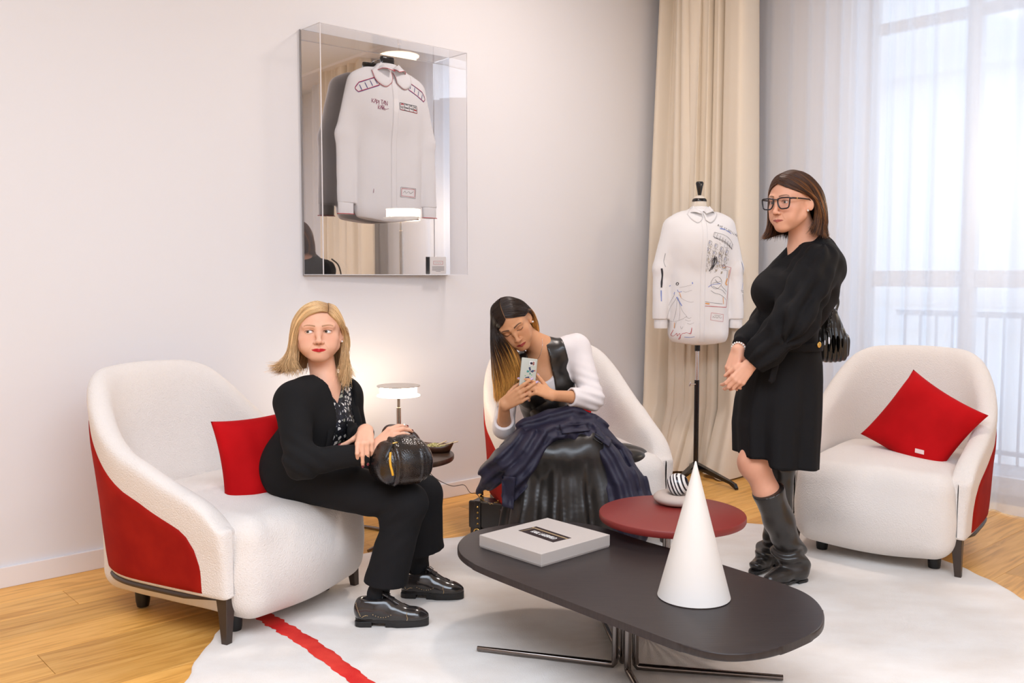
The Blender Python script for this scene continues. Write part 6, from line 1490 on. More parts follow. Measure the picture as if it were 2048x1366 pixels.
def bdisp3(V):
    o = .0018 * noise3(V, 16, 41)
    for a, b, am in ((SL3, LE3, .010), (LE3, CL3, .008), (SR3, RE3, .004)):
        t, v = _seg(V, v3(a), v3(b)); ax_ = v3((b - a).normalized()); n1 = np.cross(ax_, (0, 1, .2)); n1 /= np.linalg.norm(n1); n2 = np.cross(ax_, n1); an_ = np.arctan2(v @ n1, v @ n2); d = np.linalg.norm(v, axis=1)
        o = o + am * np.sin(an_ * 7 + 3 * t) * np.exp(-((d - .07) / .04) ** 2) * (.4 + t)
    # drape folds radiating down the front
    q = V - v3(U(1600, 520, 3.62)); o = o + .0028 * np.sin((q @ v3((.80, 0, .45))) * 80 + 1.5 * np.sin(q[:, 2] * 7)) * (V[:, 1] < 3.74)
    return o
blob(p3, 'dress_bodice', bod, M_DRESS, .005, disp=bdisp3, clip=bclip, it=3)
# skirt
n, m_ = 150, 44; th = np.linspace(0, 2 * PI, n, endpoint=False); Pg = np.zeros((n, m_, 3))
ys = [682, 700, 730, 760, 820, 873, 905, 950]; xl = [1513, 1510, 1494, 1487, 1476, 1471, 1472, 1473]; xr = [1630, 1634, 1637, 1637, 1634, 1631, 1628, 1625]
for j in range(m_):
    v = j / (m_ - 1); y = 682 + (942 - 682) * v; a, b = np.interp(y, ys, xl), np.interp(y, ys, xr)
    L0, R0 = U(a, y, 3.76), U(b, y, 3.76); cx_ = (L0.x + R0.x) / 2; hx = (R0.x - L0.x) / 2; hy = np.interp(v, [0, .15, .5, 1], [.135, .158, .19, .21])
    fold = 1 + (.014 + .060 * v ** 1.3) * (np.sin(th * 7 + .6 * np.sin(th * 3) + 1.2 * v) + .45 * np.sin(th * 13 + 2))
    r = np.abs(np.cos(th)) ** 2.3 + np.abs(np.sin(th)) ** 2.3; r = r ** (-1 / 2.3)
    X = cx_ + hx * np.cos(th) * r * np.where(np.abs(np.cos(th)) > .8, 1 + (fold - 1) * .4, fold); Yy = 3.76 + hy * np.sin(th) * r * fold
    hem = np.interp(np.degrees(th), [0, 90, 180, 205, 240, 243, 262, 315, 360], [.495, .52, .548, .550, .548, .522, .516, .506, .495])
    zz = U(1550, 682, 3.76).z + (hem - U(1550, 682, 3.76).z) * v
    Pg[:, j, 0] = X; Pg[:, j, 1] = Yy; Pg[:, j, 2] = zz
V_, F_ = grid_mesh(Pg, close_u=True); so = mesh_obj('dress_skirt', V_, F_, M_DRESS, p3, smooth=True, world=True); md = so.modifiers.new('t', 'SOLIDIFY'); md.thickness = .0025
# belt with its button and hanging end
def wpt(px, py): 
    h = cbt3.ray_cast(so.matrix_world.inverted() @ cam.location, (so.matrix_world.inverted().to_3x3() @ ray(px, py).normalized())); return so.matrix_world @ h[0] - ray(px, py).normalized() * .004 if h[0] else U(px, py, 3.6)
Pb = np.zeros((90, 8, 3)); thb = np.linspace(0, 2 * PI, 90, endpoint=False); L0, R0 = U(1508, 690, 3.76), U(1637, 690, 3.76)
for j, (dz, o_) in enumerate([(-.017, 0), (-.017, .004), (-.008, .006), (.008, .006), (.017, .004), (.017, 0), (.01, -.003), (-.01, -.003)]):
    r = (np.abs(np.cos(thb)) ** 2.3 + np.abs(np.sin(thb)) ** 2.3) ** (-1 / 2.3)
    Pb[:, j, 0] = (L0.x + R0.x) / 2 + ((R0.x - L0.x) / 2 + .002 + o_) * np.cos(thb) * r; Pb[:, j, 1] = 3.76 + (.152 + o_) * np.sin(thb) * r; Pb[:, j, 2] = L0.z + dz
V_, F_ = grid_mesh(Pb, close_u=True, close_v=True); mesh_obj('belt', V_, F_, M_DRESS, p3, smooth=True, world=True)
q = U(1633, 688, 3.655); bm = bmesh.new(); lathe(bm, [(0, .004), (.009, .0045), (.0115, .003), (.0115, 0), (0, 0)], 24); qt = Vector((.55, -.85, 0)).to_track_quat('Z', 'Y').to_matrix().to_4x4(); bmesh.ops.transform(bm, matrix=Matrix.Translation(q + Vector((-.004, -.040, 0))) @ qt, verts=bm.verts); tag(bm_obj('button', bm, M_GOLD, p3, smooth=True, world=True, angle=.6), 'gold belt button')
bm = bmesh.new(); tube(bm, [tuple(U(1556, 692, 3.565)), tuple(U(1553, 720, 3.56)), tuple(U(1544, 760, 3.555)), tuple(U(1539, 764, 3.553))], [.010, .014, .014, .010], 8, flat=((0, 1, 0), .25)); bm_obj('belt_end', bm, M_DRESS, p3, smooth=True, world=True)
# bracelet, ring
bm = bmesh.new(); axw = (RW3 - RE3).normalized(); qw = axw.to_track_quat('Z', 'Y')
for i in range(18): uv_ball(bm, RW3 - axw * .006 + qw @ Vector((.027 * math.cos(i / 18 * 2 * PI), .027 * math.sin(i / 18 * 2 * PI), 0)), .0042, 8)
bm_obj('bracelet', bm, mat('pearl', (.85, .82, .78), .15), p3, smooth=True, world=True)
bm = bmesh.new(); c_ = hr3[5 + 1 + 6]; torus_link(bm, (Vector(c_.a) + Vector(c_.b)) / 2, Vector(c_.b) - Vector(c_.a), .0088, .0013, 16, 6); bm_obj('ring', bm, M_GOLD, p3, smooth=True, world=True)
# boots
M_BOOT = mat('boot_leather', (.020, .0165, .015), .30, spec=.55, coat=.1, bump=[('noise', 60, .1, .002)])
def boot(top, mid, ank, heel, toe, rt, name='boot'):
    d = (Vector(toe) - Vector(heel)); L_ = d.length; d.normalize(); up = Vector((0, 0, 1)); sd = Vector((-d.y, d.x, 0)); MS = M4(d, sd, up, heel)
    W = lambda x, y, z: xf(MS, (x, y, z))
    pr = [Cap(top, mid, rt, rt * .98, k=.03), Cap(mid, ank, rt * .96, .055, k=.03), Cap(ank, W(.045, 0, .06), .055, .046, k=.04), Cap(W(.04, 0, .05), W(.04, 0, .035), .044, .038, k=.02), Cap(W(.05, 0, .055), W(.13, 0, .042), .042, .036, k=.03), Cap(W(.13, 0, .038), W(L_ - .05, 0, .030), .036, .026, k=.02), Cap(top, Vector(top) + (Vector(top) - Vector(mid)) * .3, rt, rt, k=.02)]
    ax_ = (Vector(top) - Vector(mid)).normalized(); tilt = (ax_ + Vector((-.0, 0, .0))).normalized(); tp = v3(top)
    def bd(V):
        t, v = _seg(V, v3(mid), v3(ank)); g_ = np.exp(-((V[:, 2] - ank.z - .01) / .05) ** 2); s_ = (V - v3(ank)) @ v3((Vector((.35, .2, .9))).normalized())
        return .010 * g_ * np.sin(s_ * 105 + 2.0 * np.sin(np.arctan2(V[:, 1] - ank.y, V[:, 0] - ank.x) * 2)) + .0025 * noise3(V, 28, 51)
    o = sdf_obj(name, pr, .0045, M_BOOT, p3, disp=bd, clip=lambda V: np.maximum((V - tp) @ v3(tilt), RUG_Z + .016 - V[:, 2]), it=1)
    n = 36; outl = [(L_ / 2 + L_ / 2 * math.cos(a), .035 * (abs(math.sin(a)) ** .75) * (1 if math.cos(a) > 0 else .86) * (1 if math.sin(a) > 0 else -1)) for a in np.linspace(0, 2 * PI, n, endpoint=False)]
    bm = bmesh.new(); poly_prism(bm, outl, .010, .020, .002, 1); bmesh.ops.transform(bm, matrix=Matrix(MS.tolist()), verts=bm.verts); bm_obj('sole', bm, M_SOLE, o, world=True)
    bm = bmesh.new(); poly_prism(bm, [(0, -.015), (.006, -.026), (.02, -.032), (.065, -.032), (.065, .032), (.02, .032), (.006, .026), (0, .015)], .001, .012, .001, 1); bmesh.ops.transform(bm, matrix=Matrix(MS.tolist()), verts=bm.verts); bm_obj('heel', bm, M_SOLE, o, world=True)
    return o
boot(U(1535, 980, 3.67), U(1558, 1040, 3.70), U(1580, 1110, 3.74), (1.210, 3.755, RUG_Z), (.995, 3.63, RUG_Z), .060)
boot(U(1563, 932, 3.90), U(1556, 1020, 3.92), U(1550, 1100, 3.95), (1.150, 3.99, RUG_Z), (1.00, 3.79, RUG_Z), .056)
# pleated bag on her far side
sb = empty('shoulder_bag', tuple(U(1664, 720, 3.93)), 0, 'black pleated shoulder bag hanging behind the standing woman in the dress', 'bag')
bc3 = U(1660, 672, 3.93)
def sbd(V): return .0022 * np.sin(V[:, 0] * 330 + 12 * V[:, 2]) * np.clip((bc3.z + .09 - V[:, 2]) / .1, 0, 1)
sdf_obj('bag_body', [RBox(tuple(bc3 + Vector((.005, 0, -.05))), (.068, .045, .055), .03, k=.02), Ell(tuple(bc3 + Vector((0, 0, .0))), (.058, .045, .09), k=.05), Cap(bc3 + Vector((.0, 0, .06)), bc3 + Vector((.01, 0, .10)), .035, .018, k=.03)], .003, M_LEATHER, sb, disp=sbd, it=0)
bm = bmesh.new(); tube(bm, spline([tuple(U(1672, 622, 3.93)), tuple(U(1676, 600, 3.96)), tuple(U(1662, 560, 3.97)), tuple(U(1640, 515, 3.965)), tuple(U(1622, 492, 3.93))], 24).tolist(), .006, 8); bm_obj('strap', bm, M_LEATHER, sb, smooth=True, world=True)
bm = bmesh.new(); pr_ = spline([tuple(U(1664, 618, 3.88)), tuple(U(1660, 640, 3.87)), tuple(U(1655, 665, 3.87))], 14)
for i in range(13): torus_link(bm, pr_[i], (.5 * (-1) ** i, -1, .3), .0055, .0022, 8, 5)
bm_obj('chain', bm, M_LEATHER, sb, smooth=True, world=True)
# ================================================================ shirts: on the stand and in the case
M_COTTON = mat('white_cotton', (.86, .845, .85), .8, sheen=.1, bump=[('noise', 700, .06, .001)])
INK = {k: mat('ink_' + k, c, .7) for k, c in dict(black=(.03, .028, .035), grey=(.30, .27, .27), blue=(.26, .33, .66), red=(.52, .02, .04), orange=(.85, .42, .16), ochre=(.50, .42, .28)).items()}
def shirt_prims(hem, wide, arm, sleeve_out, zs):
    """local: faces -y, z up from the hem; zs = shoulder height"""
    pr = [RBox((0, 0, (zs - .06) / 2 + .0), (wide, .105, (zs - .06) / 2 + .03), .10, k=.05), Ell((0, -.015, zs - .17), (wide - .01, .125, .16), k=.08), Cap((-.10, 0, zs - .045), (.10, 0, zs - .045), .062, .062, k=.06), Cap((0, .0, zs - .03), (0, .005, zs + .03), .062, .052, k=.04)]
    for s in (-1, 1):
        a = (s * .165, .0, zs - .075); b = (s * (.215 + sleeve_out * .5), .01, zs - .33); c = (s * (.215 + sleeve_out), -.01, zs - arm)
        pr += [Cap(a, b, .060, .058, k=.05), Cap(b, c, .056, .046, k=.02)]
    return pr
def shirt(root, wide, zs, arm, sleeve_out, folds=.004, flat=1.0, cuffs=True, trimm=None, seed=5, res=.006, ls=1.0, cloth=None):
    global M_COTTON
    keep = M_COTTON; M_COTTON = cloth or keep
    pr = shirt_prims(0, wide, arm, sleeve_out, zs)
    cz = zs - arm
    def dsp(V):
        q = V; lo = np.clip((zs - .1 - q[:, 2]) / zs, 0, 1)
        return folds * (np.sin(q[:, 0] * 26 + 2.2 * np.sin(q[:, 2] * 4 + seed)) * (.3 + lo) + .6 * noise3(q, 13, seed)) + .0012 * noise3(q, 45, seed + 1)
    def clp(V):
        ax_ = np.abs(V[:, 0]); body = np.where(ax_ < wide + .012, .0 - V[:, 2] - .010 * np.cos(V[:, 0] / wide * PI * .9) , -1)
        slv = np.where(ax_ > wide - .0, cz - V[:, 2], -1); body = np.where(ax_ > wide + .012, -1, body)
        nk = np.minimum(.046 - np.sqrt(V[:, 0] ** 2 + V[:, 1] ** 2), V[:, 2] - zs - .01); top = V[:, 2] - zs - .045
        return np.maximum.reduce([body, np.where(V[:, 2] < zs - .3, slv, -1), nk, top])
    Vv, Ff = sdf_mesh(pr, res, disp=dsp, clip=clp); Vv = relax(Vv, Ff, 2); Vv[:, 1] *= flat
    o = mesh_obj('shirt_body', Vv, Ff, M_COTTON, root, smooth=True)
    for s in (-1, 1):
        x = s * (.215 + sleeve_out); bm = bmesh.new()
        prof = [(.040, .070), (.042, .066), (.041, .004), (.040, .0), (.036, .0), (.036, .06)]; lathe(bm, prof, 32, (x, -.01 * flat, cz - .055), 1.0, .95 * flat); cu = bm_obj('cuff', bm, M_COTTON, root, smooth=True, angle=.8)
        if trimm: bm = bmesh.new(); tube(bm, [(x + .0455 * math.cos(a), -.01 * flat + .0435 * flat * math.sin(a), cz - .053) for a in np.linspace(0, 2 * PI, 28, endpoint=False)], .0016, 5, closed=True); bm_obj('piping', bm, trimm, cu, smooth=True)
    # placket
    bpy.context.view_layer.update(); bt = BVHTree.FromObject(o, bpy.context.evaluated_depsgraph_get())
    def on(x, z, off=.0012):
        h = bt.ray_cast(Vector((x, -1, z)), Vector((0, 1, 0))); return None if h[0] is None else h[0] + Vector((0, -off, 0))
    zz = np.linspace(.012, zs - .012, 40); Pg = []
    for z in zz:
        row = [on(x, z, o_) for x, o_ in ((-.016, -.001), (-.0155, .0022), (-.008, .0026), (0, .0027), (.008, .0026), (.0155, .0022), (.016, -.001))]
        if all(r is not None for r in row): Pg.append([tuple(r) for r in row])
    if Pg: V_, F_ = grid_mesh(np.array(Pg)); mesh_obj('placket', V_, F_, M_COTTON, root, smooth=True)
    # rounded collar: two leaves falling from the stand
    for s in (-1, 1):
        n = 26; P = np.zeros((n, 8, 3))
        for i in range(n):
            t = i / (n - 1); a = PI * .5 * (-1) + s * (.10 + t * 2.95)           # from the front round to the nape
            rr = .050; bx, by = rr * math.cos(a), rr * .95 * math.sin(a); tz = zs + .036 + .012 * math.sin(t * PI * .6) - .020 * max(0, 1 - t * 5)
            ln = np.interp(t, [0, .05, .13, .25, .4, 1], [.018, .018, .020, .036, .046, .045])
            for j in range(8):
                v = j / 7; out = .004 + .034 * v ** 1.2 + (.036 * v * max(0, 1 - t * 2.5)); 
                P[i, j] = (bx + math.cos(a) * out + s * .0 , (by + math.sin(a) * out * 1.0) * 1, tz - ln * v + .006 * math.sin(v * PI))
        P[:, :, 1] *= (1 if flat > .9 else .75)
        V_, F_ = grid_mesh(P); c = mesh_obj('collar', V_, F_, M_COTTON, root, smooth=True); md = c.modifiers.new('t', 'SOLIDIFY'); md.thickness = .0022
        if trimm: bm = bmesh.new(); tube(bm, [tuple(p) for p in P[:16, 7]], .0016, 5); tube(bm, [tuple(p) for p in P[0, :]], .0016, 5); bm_obj('piping', bm, trimm, c, smooth=True)
    bm = bmesh.new(); lathe(bm, [(.0555, zs + .004), (.0535, zs + .046), (.0505, zs + .048), (.0505, zs + .004)], 40, (0, 0, 0), 1.0, 1.0 if flat > .9 else .62); bm_obj('collar_stand', bm, M_COTTON, root, smooth=True, angle=.8)
    for s in (-1, 1):
        inner = spline([(s * .004, zs + .000), (s * .018, zs + .016), (s * .036, zs + .036), (s * .050, zs + .050)], 12); outer = spline([(s * .010 * ls, zs - .038 * ls), (s * .038 * ls, zs - .056 * ls), (s * .070 * ls, zs - .036 * ls), (s * .094 * (.6 + .4 * ls), zs + .000)], 12)
        Pg = np.zeros((12, 9, 3))
        for i in range(12):
            for j in range(9):
                v = j / 8; q = inner[i] * (1 - v) + outer[i] * v; h = on(q[0], q[1], .005 + .007 * math.sin(v * PI)); Pg[i, j] = (q[0], -.05 * flat, q[1]) if h is None else (q[0], h.y, q[1])
        for _ in range(3): Pg[1:-1, 1:-1, 1] = (Pg[:-2, 1:-1, 1] + Pg[2:, 1:-1, 1] + Pg[1:-1, :-2, 1] + Pg[1:-1, 2:, 1]) / 4 - .0004
        V_, F_ = grid_mesh(Pg); c = mesh_obj('collar_leaf', V_, F_, M_COTTON, root, smooth=True); md = c.modifiers.new('t', 'SOLIDIFY'); md.thickness = .0025
        if trimm: bm = bmesh.new(); tube(bm, [tuple(p) for p in Pg[0, :, :]] + [tuple(p) for p in Pg[:, 8, :]], .0012, 5); bm_obj('piping', bm, trimm, c, smooth=True)
    M_COTTON = keep
    return o, on
def strokes(root, name, on, lines, m, wd=.0011, off=.0016, step=.006):
    """ink lines laid on the cloth: each line a list of (x, z); ribbon follows the surface"""
    V_, F_ = [], []
    for ln in lines:
        w_ = wd
        if isinstance(ln, tuple): ln, w_ = ln
        P = np.array(ln, float); L_ = np.linalg.norm(np.diff(P, axis=0), axis=1).sum(); n = max(3, int(L_ / step) + len(P))
        Q = spline(P, n) if len(P) > 2 else np.linspace(P[0], P[1], n)
        d = np.gradient(Q, axis=0); d /= np.maximum(np.linalg.norm(d, axis=1), 1e-9)[:, None]; nn = np.stack([-d[:, 1], d[:, 0]], -1); prev = None; w_ = w_ * 1.2
        for i, (q, k) in enumerate(zip(Q, nn)):
            ww = w_ * (.88 + .12 * math.sin(i * .5)); a, b = on(q[0] + k[0] * ww, q[1] + k[1] * ww, off), on(q[0] - k[0] * ww, q[1] - k[1] * ww, off)
            if a is None or b is None: prev = None; continue
            V_ += [tuple(a), tuple(b)]; c = len(V_) - 2
            if prev is not None and (Vector(V_[prev]) - Vector(V_[c])).length < .06: F_.append((prev, prev + 1, c + 1, c))
            prev = c
    if not F_: return None
    o_ = mesh_obj(name, V_, F_, m, root); o_['kind'] = 'stuff'; return o_
GLY = dict(A=[[(0, 0), (.35, 1), (.7, 0)], [(.15, .4), (.55, .4)]], C=[[(.6, .85), (.3, 1), (.05, .6), (.05, .35), (.3, 0), (.6, .12)]], E=[[(.55, 1), (.05, 1), (.05, 0), (.55, 0)], [(.05, .5), (.45, .5)]], F=[[(.55, 1), (.05, 1), (.05, 0)], [(.05, .5), (.4, .5)]],
           G=[[(.6, .85), (.3, 1), (.05, .6), (.05, .35), (.3, 0), (.6, .15), (.6, .45), (.35, .45)]], I=[[(.15, 0), (.15, 1)]], K=[[(.05, 0), (.05, 1)], [(.55, 1), (.08, .45), (.6, 0)]], L=[[(.05, 1), (.05, 0), (.5, 0)]], M=[[(.0, 0), (.08, 1), (.35, .3), (.62, 1), (.7, 0)]],
           N=[[(.05, 0), (.05, 1), (.6, 0), (.6, 1)]], O=[[(.32, 1), (.04, .6), (.08, .2), (.32, 0), (.6, .3), (.58, .75), (.32, 1)]], P=[[(.05, 0), (.05, 1), (.5, .9), (.5, .55), (.05, .45)]], R=[[(.05, 0), (.05, 1), (.5, .9), (.48, .55), (.05, .48), (.58, 0)]],
           S=[[(.55, .88), (.25, 1), (.06, .75), (.5, .35), (.35, 0), (.05, .1)]], T=[[(.3, 0), (.3, 1)], [(0, 1), (.6, 1)]], U=[[(.05, 1), (.08, .15), (.3, 0), (.55, .2), (.58, 1)]], D=[[(.05, 0), (.05, 1), (.5, .75), (.5, .25), (.05, 0)]], H=[[(.05, 0), (.05, 1)], [(.55, 0), (.55, 1)], [(.05, .5), (.55, .5)]])
def word(s, x, z, size, ang=0.0, sp=.78, jit=.0, seed=0):
    r = random.Random(seed); out = []; cx_ = 0
    for ch in s.upper():
        if ch in GLY:
            dz = r.uniform(-jit, jit)
            for g in GLY[ch]:
                pts = []
                for a, b in g:
                    X, Z = (cx_ + a) * size, (b + dz) * size; pts.append((x + X * math.cos(ang) - Z * math.sin(ang), z + X * math.sin(ang) + Z * math.cos(ang)))
                out += [[pts[i], pts[i + 1]] for i in range(len(pts) - 1)]
        cx_ += sp if ch != ' ' else .5
    return out
M_THIN = bpy.data.materials.new('thin_cotton'); M_THIN.use_nodes = True; _fabric_translucent(M_THIN, (.95, .93, .935), .25, .0)
# ---- dress form on its stand
YM = 5.62
mb = G(1391, 958, 0); MX, MY = mb.x, mb.y
stand = empty('mannequin', (MX, MY, 0), math.radians(3), 'headless tailor\'s bust on a black stand wearing the white drawn-on shirt', 'mannequin')
zof = lambda y: U(1391, y, MY).z
M_LINEN = mat('bust_linen', (.78, .70, .60), .8); M_BLK = mat('black_lacquer', (.010, .009, .010), .15)
bm = bmesh.new(); z0 = zof(398); lathe(bm, [(0, z0 + .105), (.019, z0 + .105), (.023, z0 + .100), (.024, z0 + .093), (.016, z0 + .055), (.010, z0 + .022), (.014, z0 + .016), (.012, z0 + .010), (.030, z0 + .008), (.042, z0 - .002), (.045, z0 - .010), (.045, z0 - .016), (.0, z0 - .016)], 40, sx=1, sy=.9); bm_obj('neck_cap', bm, M_BLK, stand, smooth=True, angle=.7)
zsh = zof(436)
sdf_obj('bust', [Cap((0, .01, z0 - .075), (0, .004, z0 - .02), .052, .044, k=.02), Ell((0, 0, zsh - .10), (.15, .085, .12), k=.06), Ell((0, .0, zsh - .33), (.125, .08, .20), k=.08), Ell((0, 0, zsh - .50), (.13, .085, .12), k=.06)], .007, M_LINEN, stand, world=False)
bm = bmesh.new(); tube(bm, [(0, 0, zsh - .60), (0, 0, zof(702))], .017, 16); bm_obj('socket', bm, M_BLK, stand, smooth=True, angle=.8)
bm = bmesh.new(); tube(bm, [(0, 0, zof(702)), (0, 0, zof(765))], .011, 16); bm_obj('pole', bm, mat('chrome', (.75, .74, .74), .12, metal=1.0), stand, smooth=True, angle=.8)
bm = bmesh.new(); tube(bm, [(0, 0, zof(760)), (0, 0, .10)], .0155, 16); bm_obj('post', bm, M_BLK, stand, smooth=True, angle=.8)
bm = bmesh.new(); tube(bm, [(-.010, -.01, zof(768)), (-.042, -.01, zof(768))], .004, 8); box_bm(bm, (-.046, -.01, zof(768)), (.004, .006, .014), rot=Matrix.Rotation(.3, 3, 'Y'), bev=.002); bm_obj('clamp_screw', bm, mat('chrome', (.75, .74, .74), .12, metal=1.0), stand, smooth=True, angle=.8)
for ex, ey in ((G(1332, 979, .012).x - MX, G(1332, 979, .012).y - MY), (G(1466, 976, .012).x - MX, G(1466, 976, .012).y - MY), (.02, .26)):
    d = Vector((ex, ey, 0)); bm = bmesh.new(); dn = d.normalized(); sd = Vector((-dn.y, dn.x, 0)); vs = []
    for p, hw_, hh_ in ((Vector((0, 0, .088)) + dn * .01, .017, .017), (d * .88 + Vector((0, 0, .036)), .012, .009), (d + Vector((0, 0, .020)), .012, .013), (d * 1.04 + Vector((0, 0, .006)), .012, .006)):
        vs.append([bm.verts.new(p + sd * a * hw_ + Vector((0, 0, b * hh_))) for a, b in ((-1, -1), (1, -1), (1, 1), (-1, 1))])
    for p, q in zip(vs, vs[1:]):
        for i in range(4): bm.faces.new((p[i], p[(i + 1) % 4], q[(i + 1) % 4], q[i]))
    bm.faces.new(vs[0]); bm.faces.new(vs[-1][::-1]); bm_obj('leg', bm, M_BLK, stand)
zh = zof(686)
sh1 = empty('shirt', (MX, MY, zh), math.radians(3), 'white shirt with ink drawings worn by the headless bust beside the drape', 'shirt')
zs1 = zsh - zh + .02
o1, on1 = shirt(sh1, .185, zs1, .64, .018, folds=.0035, seed=3)
sx1 = lambda px: (px - 1391) / F_PX * MY; sz1 = lambda py: (U(1391, py, MY).z - zh)
def LN(pts): return [(sx1(x), sz1(y)) for x, y in pts]
Zc = lambda x, y: (1280 + x * .2709, 350 + y * .2709)          # coordinates read in the enlarged crop
def ZL(pts): return LN([Zc(*p) for p in pts])
strokes(sh1, 'street_lettering', on1, word('RUE ST GUILLAU', sx1(1418), sz1(454), .0125, -.40, .98, .10, 4), INK['black'], .0007)
rr = random.Random(5); bl, gr, blu, och = [], [], [], []
# the drawn facade: cornice, storeys, windows, arched door
bl += [ZL([(470, 462), (520, 478), (580, 505), (630, 545)]), ZL([(475, 470), (540, 492), (600, 525), (632, 552)]), ZL([(480, 430), (560, 450), (610, 480), (640, 520)]), ZL([(430, 560), (400, 640), (402, 700)]), ZL([(560, 560), (545, 620), (548, 680)])]
for i in range(8):
    x, y = 480 + i * 22, 430 + i * 12; bl.append(ZL([(x, y), (x - 8, y + 30), (x + 4, y + 34)])); gr.append(ZL([(x + 6, y + 2), (x + 2, y + 28)]))
for r_ in range(3):
    for c in range(4):
        x, y = 440 + c * 46 - r_ * 10, 490 + c * 22 + r_ * 52; h = 26
        bl.append(ZL([(x, y), (x - 5, y + h), (x + 14, y + h + 6), (x + 19, y + 8), (x, y)])); gr.append(ZL([(x + 8, y + 4), (x + 4, y + h)])); blu.append((ZL([(x + 5, y + 8), (x + 4, y + h - 4)]), .0018)); gr.append(ZL([(x - 14, y + h + 8), (x + 26, y + h + 20)]))
for i in range(70):
    x, y = rr.uniform(410, 600), rr.uniform(480, 700); y += (x - 400) * .15; gr.append(ZL([(x, y), (x + rr.uniform(-14, 14), y + rr.uniform(4, 18)), (x + rr.uniform(-8, 22), y + rr.uniform(8, 26))])); och.append((ZL([(x + 8, y), (x + rr.uniform(0, 12), y + 16)]), .0016)) if i % 3 == 0 else None
bl += [(ZL([(490, 600), (474, 640), (468, 680), (455, 712)]), .0022), (ZL([(500, 606), (505, 640), (490, 670), (470, 700)]), .0026), (ZL([(492, 612), (486, 650), (474, 690)]), .0045)]
blu += [(ZL([(525, 402), (545, 404), (570, 410)]), .0032), (ZL([(575, 414), (600, 424), (622, 438)]), .0022)]
# framed drawing of a hand
strokes(sh1, 'drawing_frame', on1, [(ZL([(545, 668), (634, 684)]), .0008), (ZL([(634, 684), (597, 974)]), .0010), (ZL([(597, 974), (422, 962)]), .0014), (ZL([(422, 962), (428, 690)]), .0009)], INK['red'])
bl += [ZL([(470, 790), (490, 760), (520, 750), (545, 768), (552, 800), (530, 830), (500, 838), (474, 820), (470, 790)]), ZL([(480, 800), (510, 790), (540, 802)]), ZL([(470, 850), (500, 870), (540, 880), (580, 905), (592, 920)]), ZL([(548, 815), (580, 845), (600, 860)]), ZL([(500, 770), (520, 790), (548, 782)]), ZL([(484, 820), (520, 836), (560, 850), (590, 880)]), ZL([(590, 705), (604, 710), (594, 762)]), ZL([(425, 930), (480, 940), (560, 948)])]
blu += [(ZL([(450, 826), (480, 808), (544, 800)]), .0016)]
strokes(sh1, 'orange_wash', on1, [(ZL([(606, 762), (590, 800), (604, 812)]), .0045), (ZL([(430, 944), (462, 948)]), .0035), (ZL([(566, 900), (570, 950)]), .0018), (ZL([(556, 682), (580, 686)]), .0022), (ZL([(622, 700), (616, 760)]), .0018)], INK['orange'])
# the drawn dress figure and notes
gr += [ZL([(228, 900), (190, 980), (165, 1060)]), ZL([(232, 910), (225, 1000), (212, 1070)]), ZL([(238, 910), (262, 990), (298, 1040)]), ZL([(165, 1060), (210, 1078), (262, 1060), (300, 1036)]), ZL([(240, 880), (270, 915), (320, 935), (345, 932)]), ZL([(215, 880), (180, 960)]), ZL([(245, 830), (330, 810)]), ZL([(228, 1080), (218, 1130)]), ZL([(240, 905), (250, 1000), (245, 1066)]), ZL([(290, 1040), (312, 1052), (330, 1046)]), ZL([(285, 1062), (310, 1072), (326, 1068)]), ZL([(300, 1088), (322, 1094), (350, 1084)]), ZL([(255, 1110), (262, 1130), (272, 1112)]), ZL([(268, 856), (290, 862), (332, 848)])]
bl += [(ZL([(224, 798), (231, 793), (238, 799), (236, 808), (229, 812), (223, 806), (225, 798)]), .0018)]
blu += [(ZL([(232, 845), (240, 862), (262, 858)]), .0014), (ZL([(228, 898), (244, 930), (262, 962)]), .0030), (ZL([(215, 862), (212, 880)]), .0014), (ZL([(334, 790), (336, 804)]), .0026), (ZL([(180, 1060), (184, 1068)]), .0036), (ZL([(282, 1188), (320, 1190), (356, 1186)]), .0014), (ZL([(182, 820), (192, 816)]), .0016)]
strokes(sh1, 'orange_wash', on1, [(ZL([(242, 862), (252, 885), (256, 905)]), .0014), (ZL([(218, 1085), (216, 1126)]), .0014)], INK['orange'])
strokes(sh1, 'signature', on1, [(ZL([(160, 1164), (168, 1184), (176, 1166), (184, 1180), (196, 1160)]), .0009), (ZL([(212, 1138), (200, 1176), (214, 1184), (232, 1162), (236, 1182), (250, 1162), (256, 1196), (246, 1204), (266, 1164), (282, 1160), (296, 1156), (312, 1160), (326, 1156), (334, 1118), (330, 1160), (318, 1164)]), .0010)], INK['red'])
strokes(sh1, 'ink_drawing', on1, bl, INK['black'], .0007); strokes(sh1, 'pencil_drawing', on1, gr, INK['grey'], .00055); strokes(sh1, 'blue_wash', on1, blu, INK['blue'], .001); strokes(sh1, 'ochre_wash', on1, och, INK['ochre'], .001)
strokes(sh1, 'sewn_label', on1, [(ZL([(476, 1012), (572, 1026), (568, 1078), (472, 1064), (476, 1012)][k:k + 2]), .0007) for k in range(4)], INK['red']); strokes(sh1, 'label_lettering', on1, [ZL([(486, 1048), (494, 1038), (500, 1050), (512, 1040), (520, 1052), (532, 1040), (548, 1052), (560, 1044)]), ZL([(500, 1030), (548, 1036)])], INK['black'], .0005)
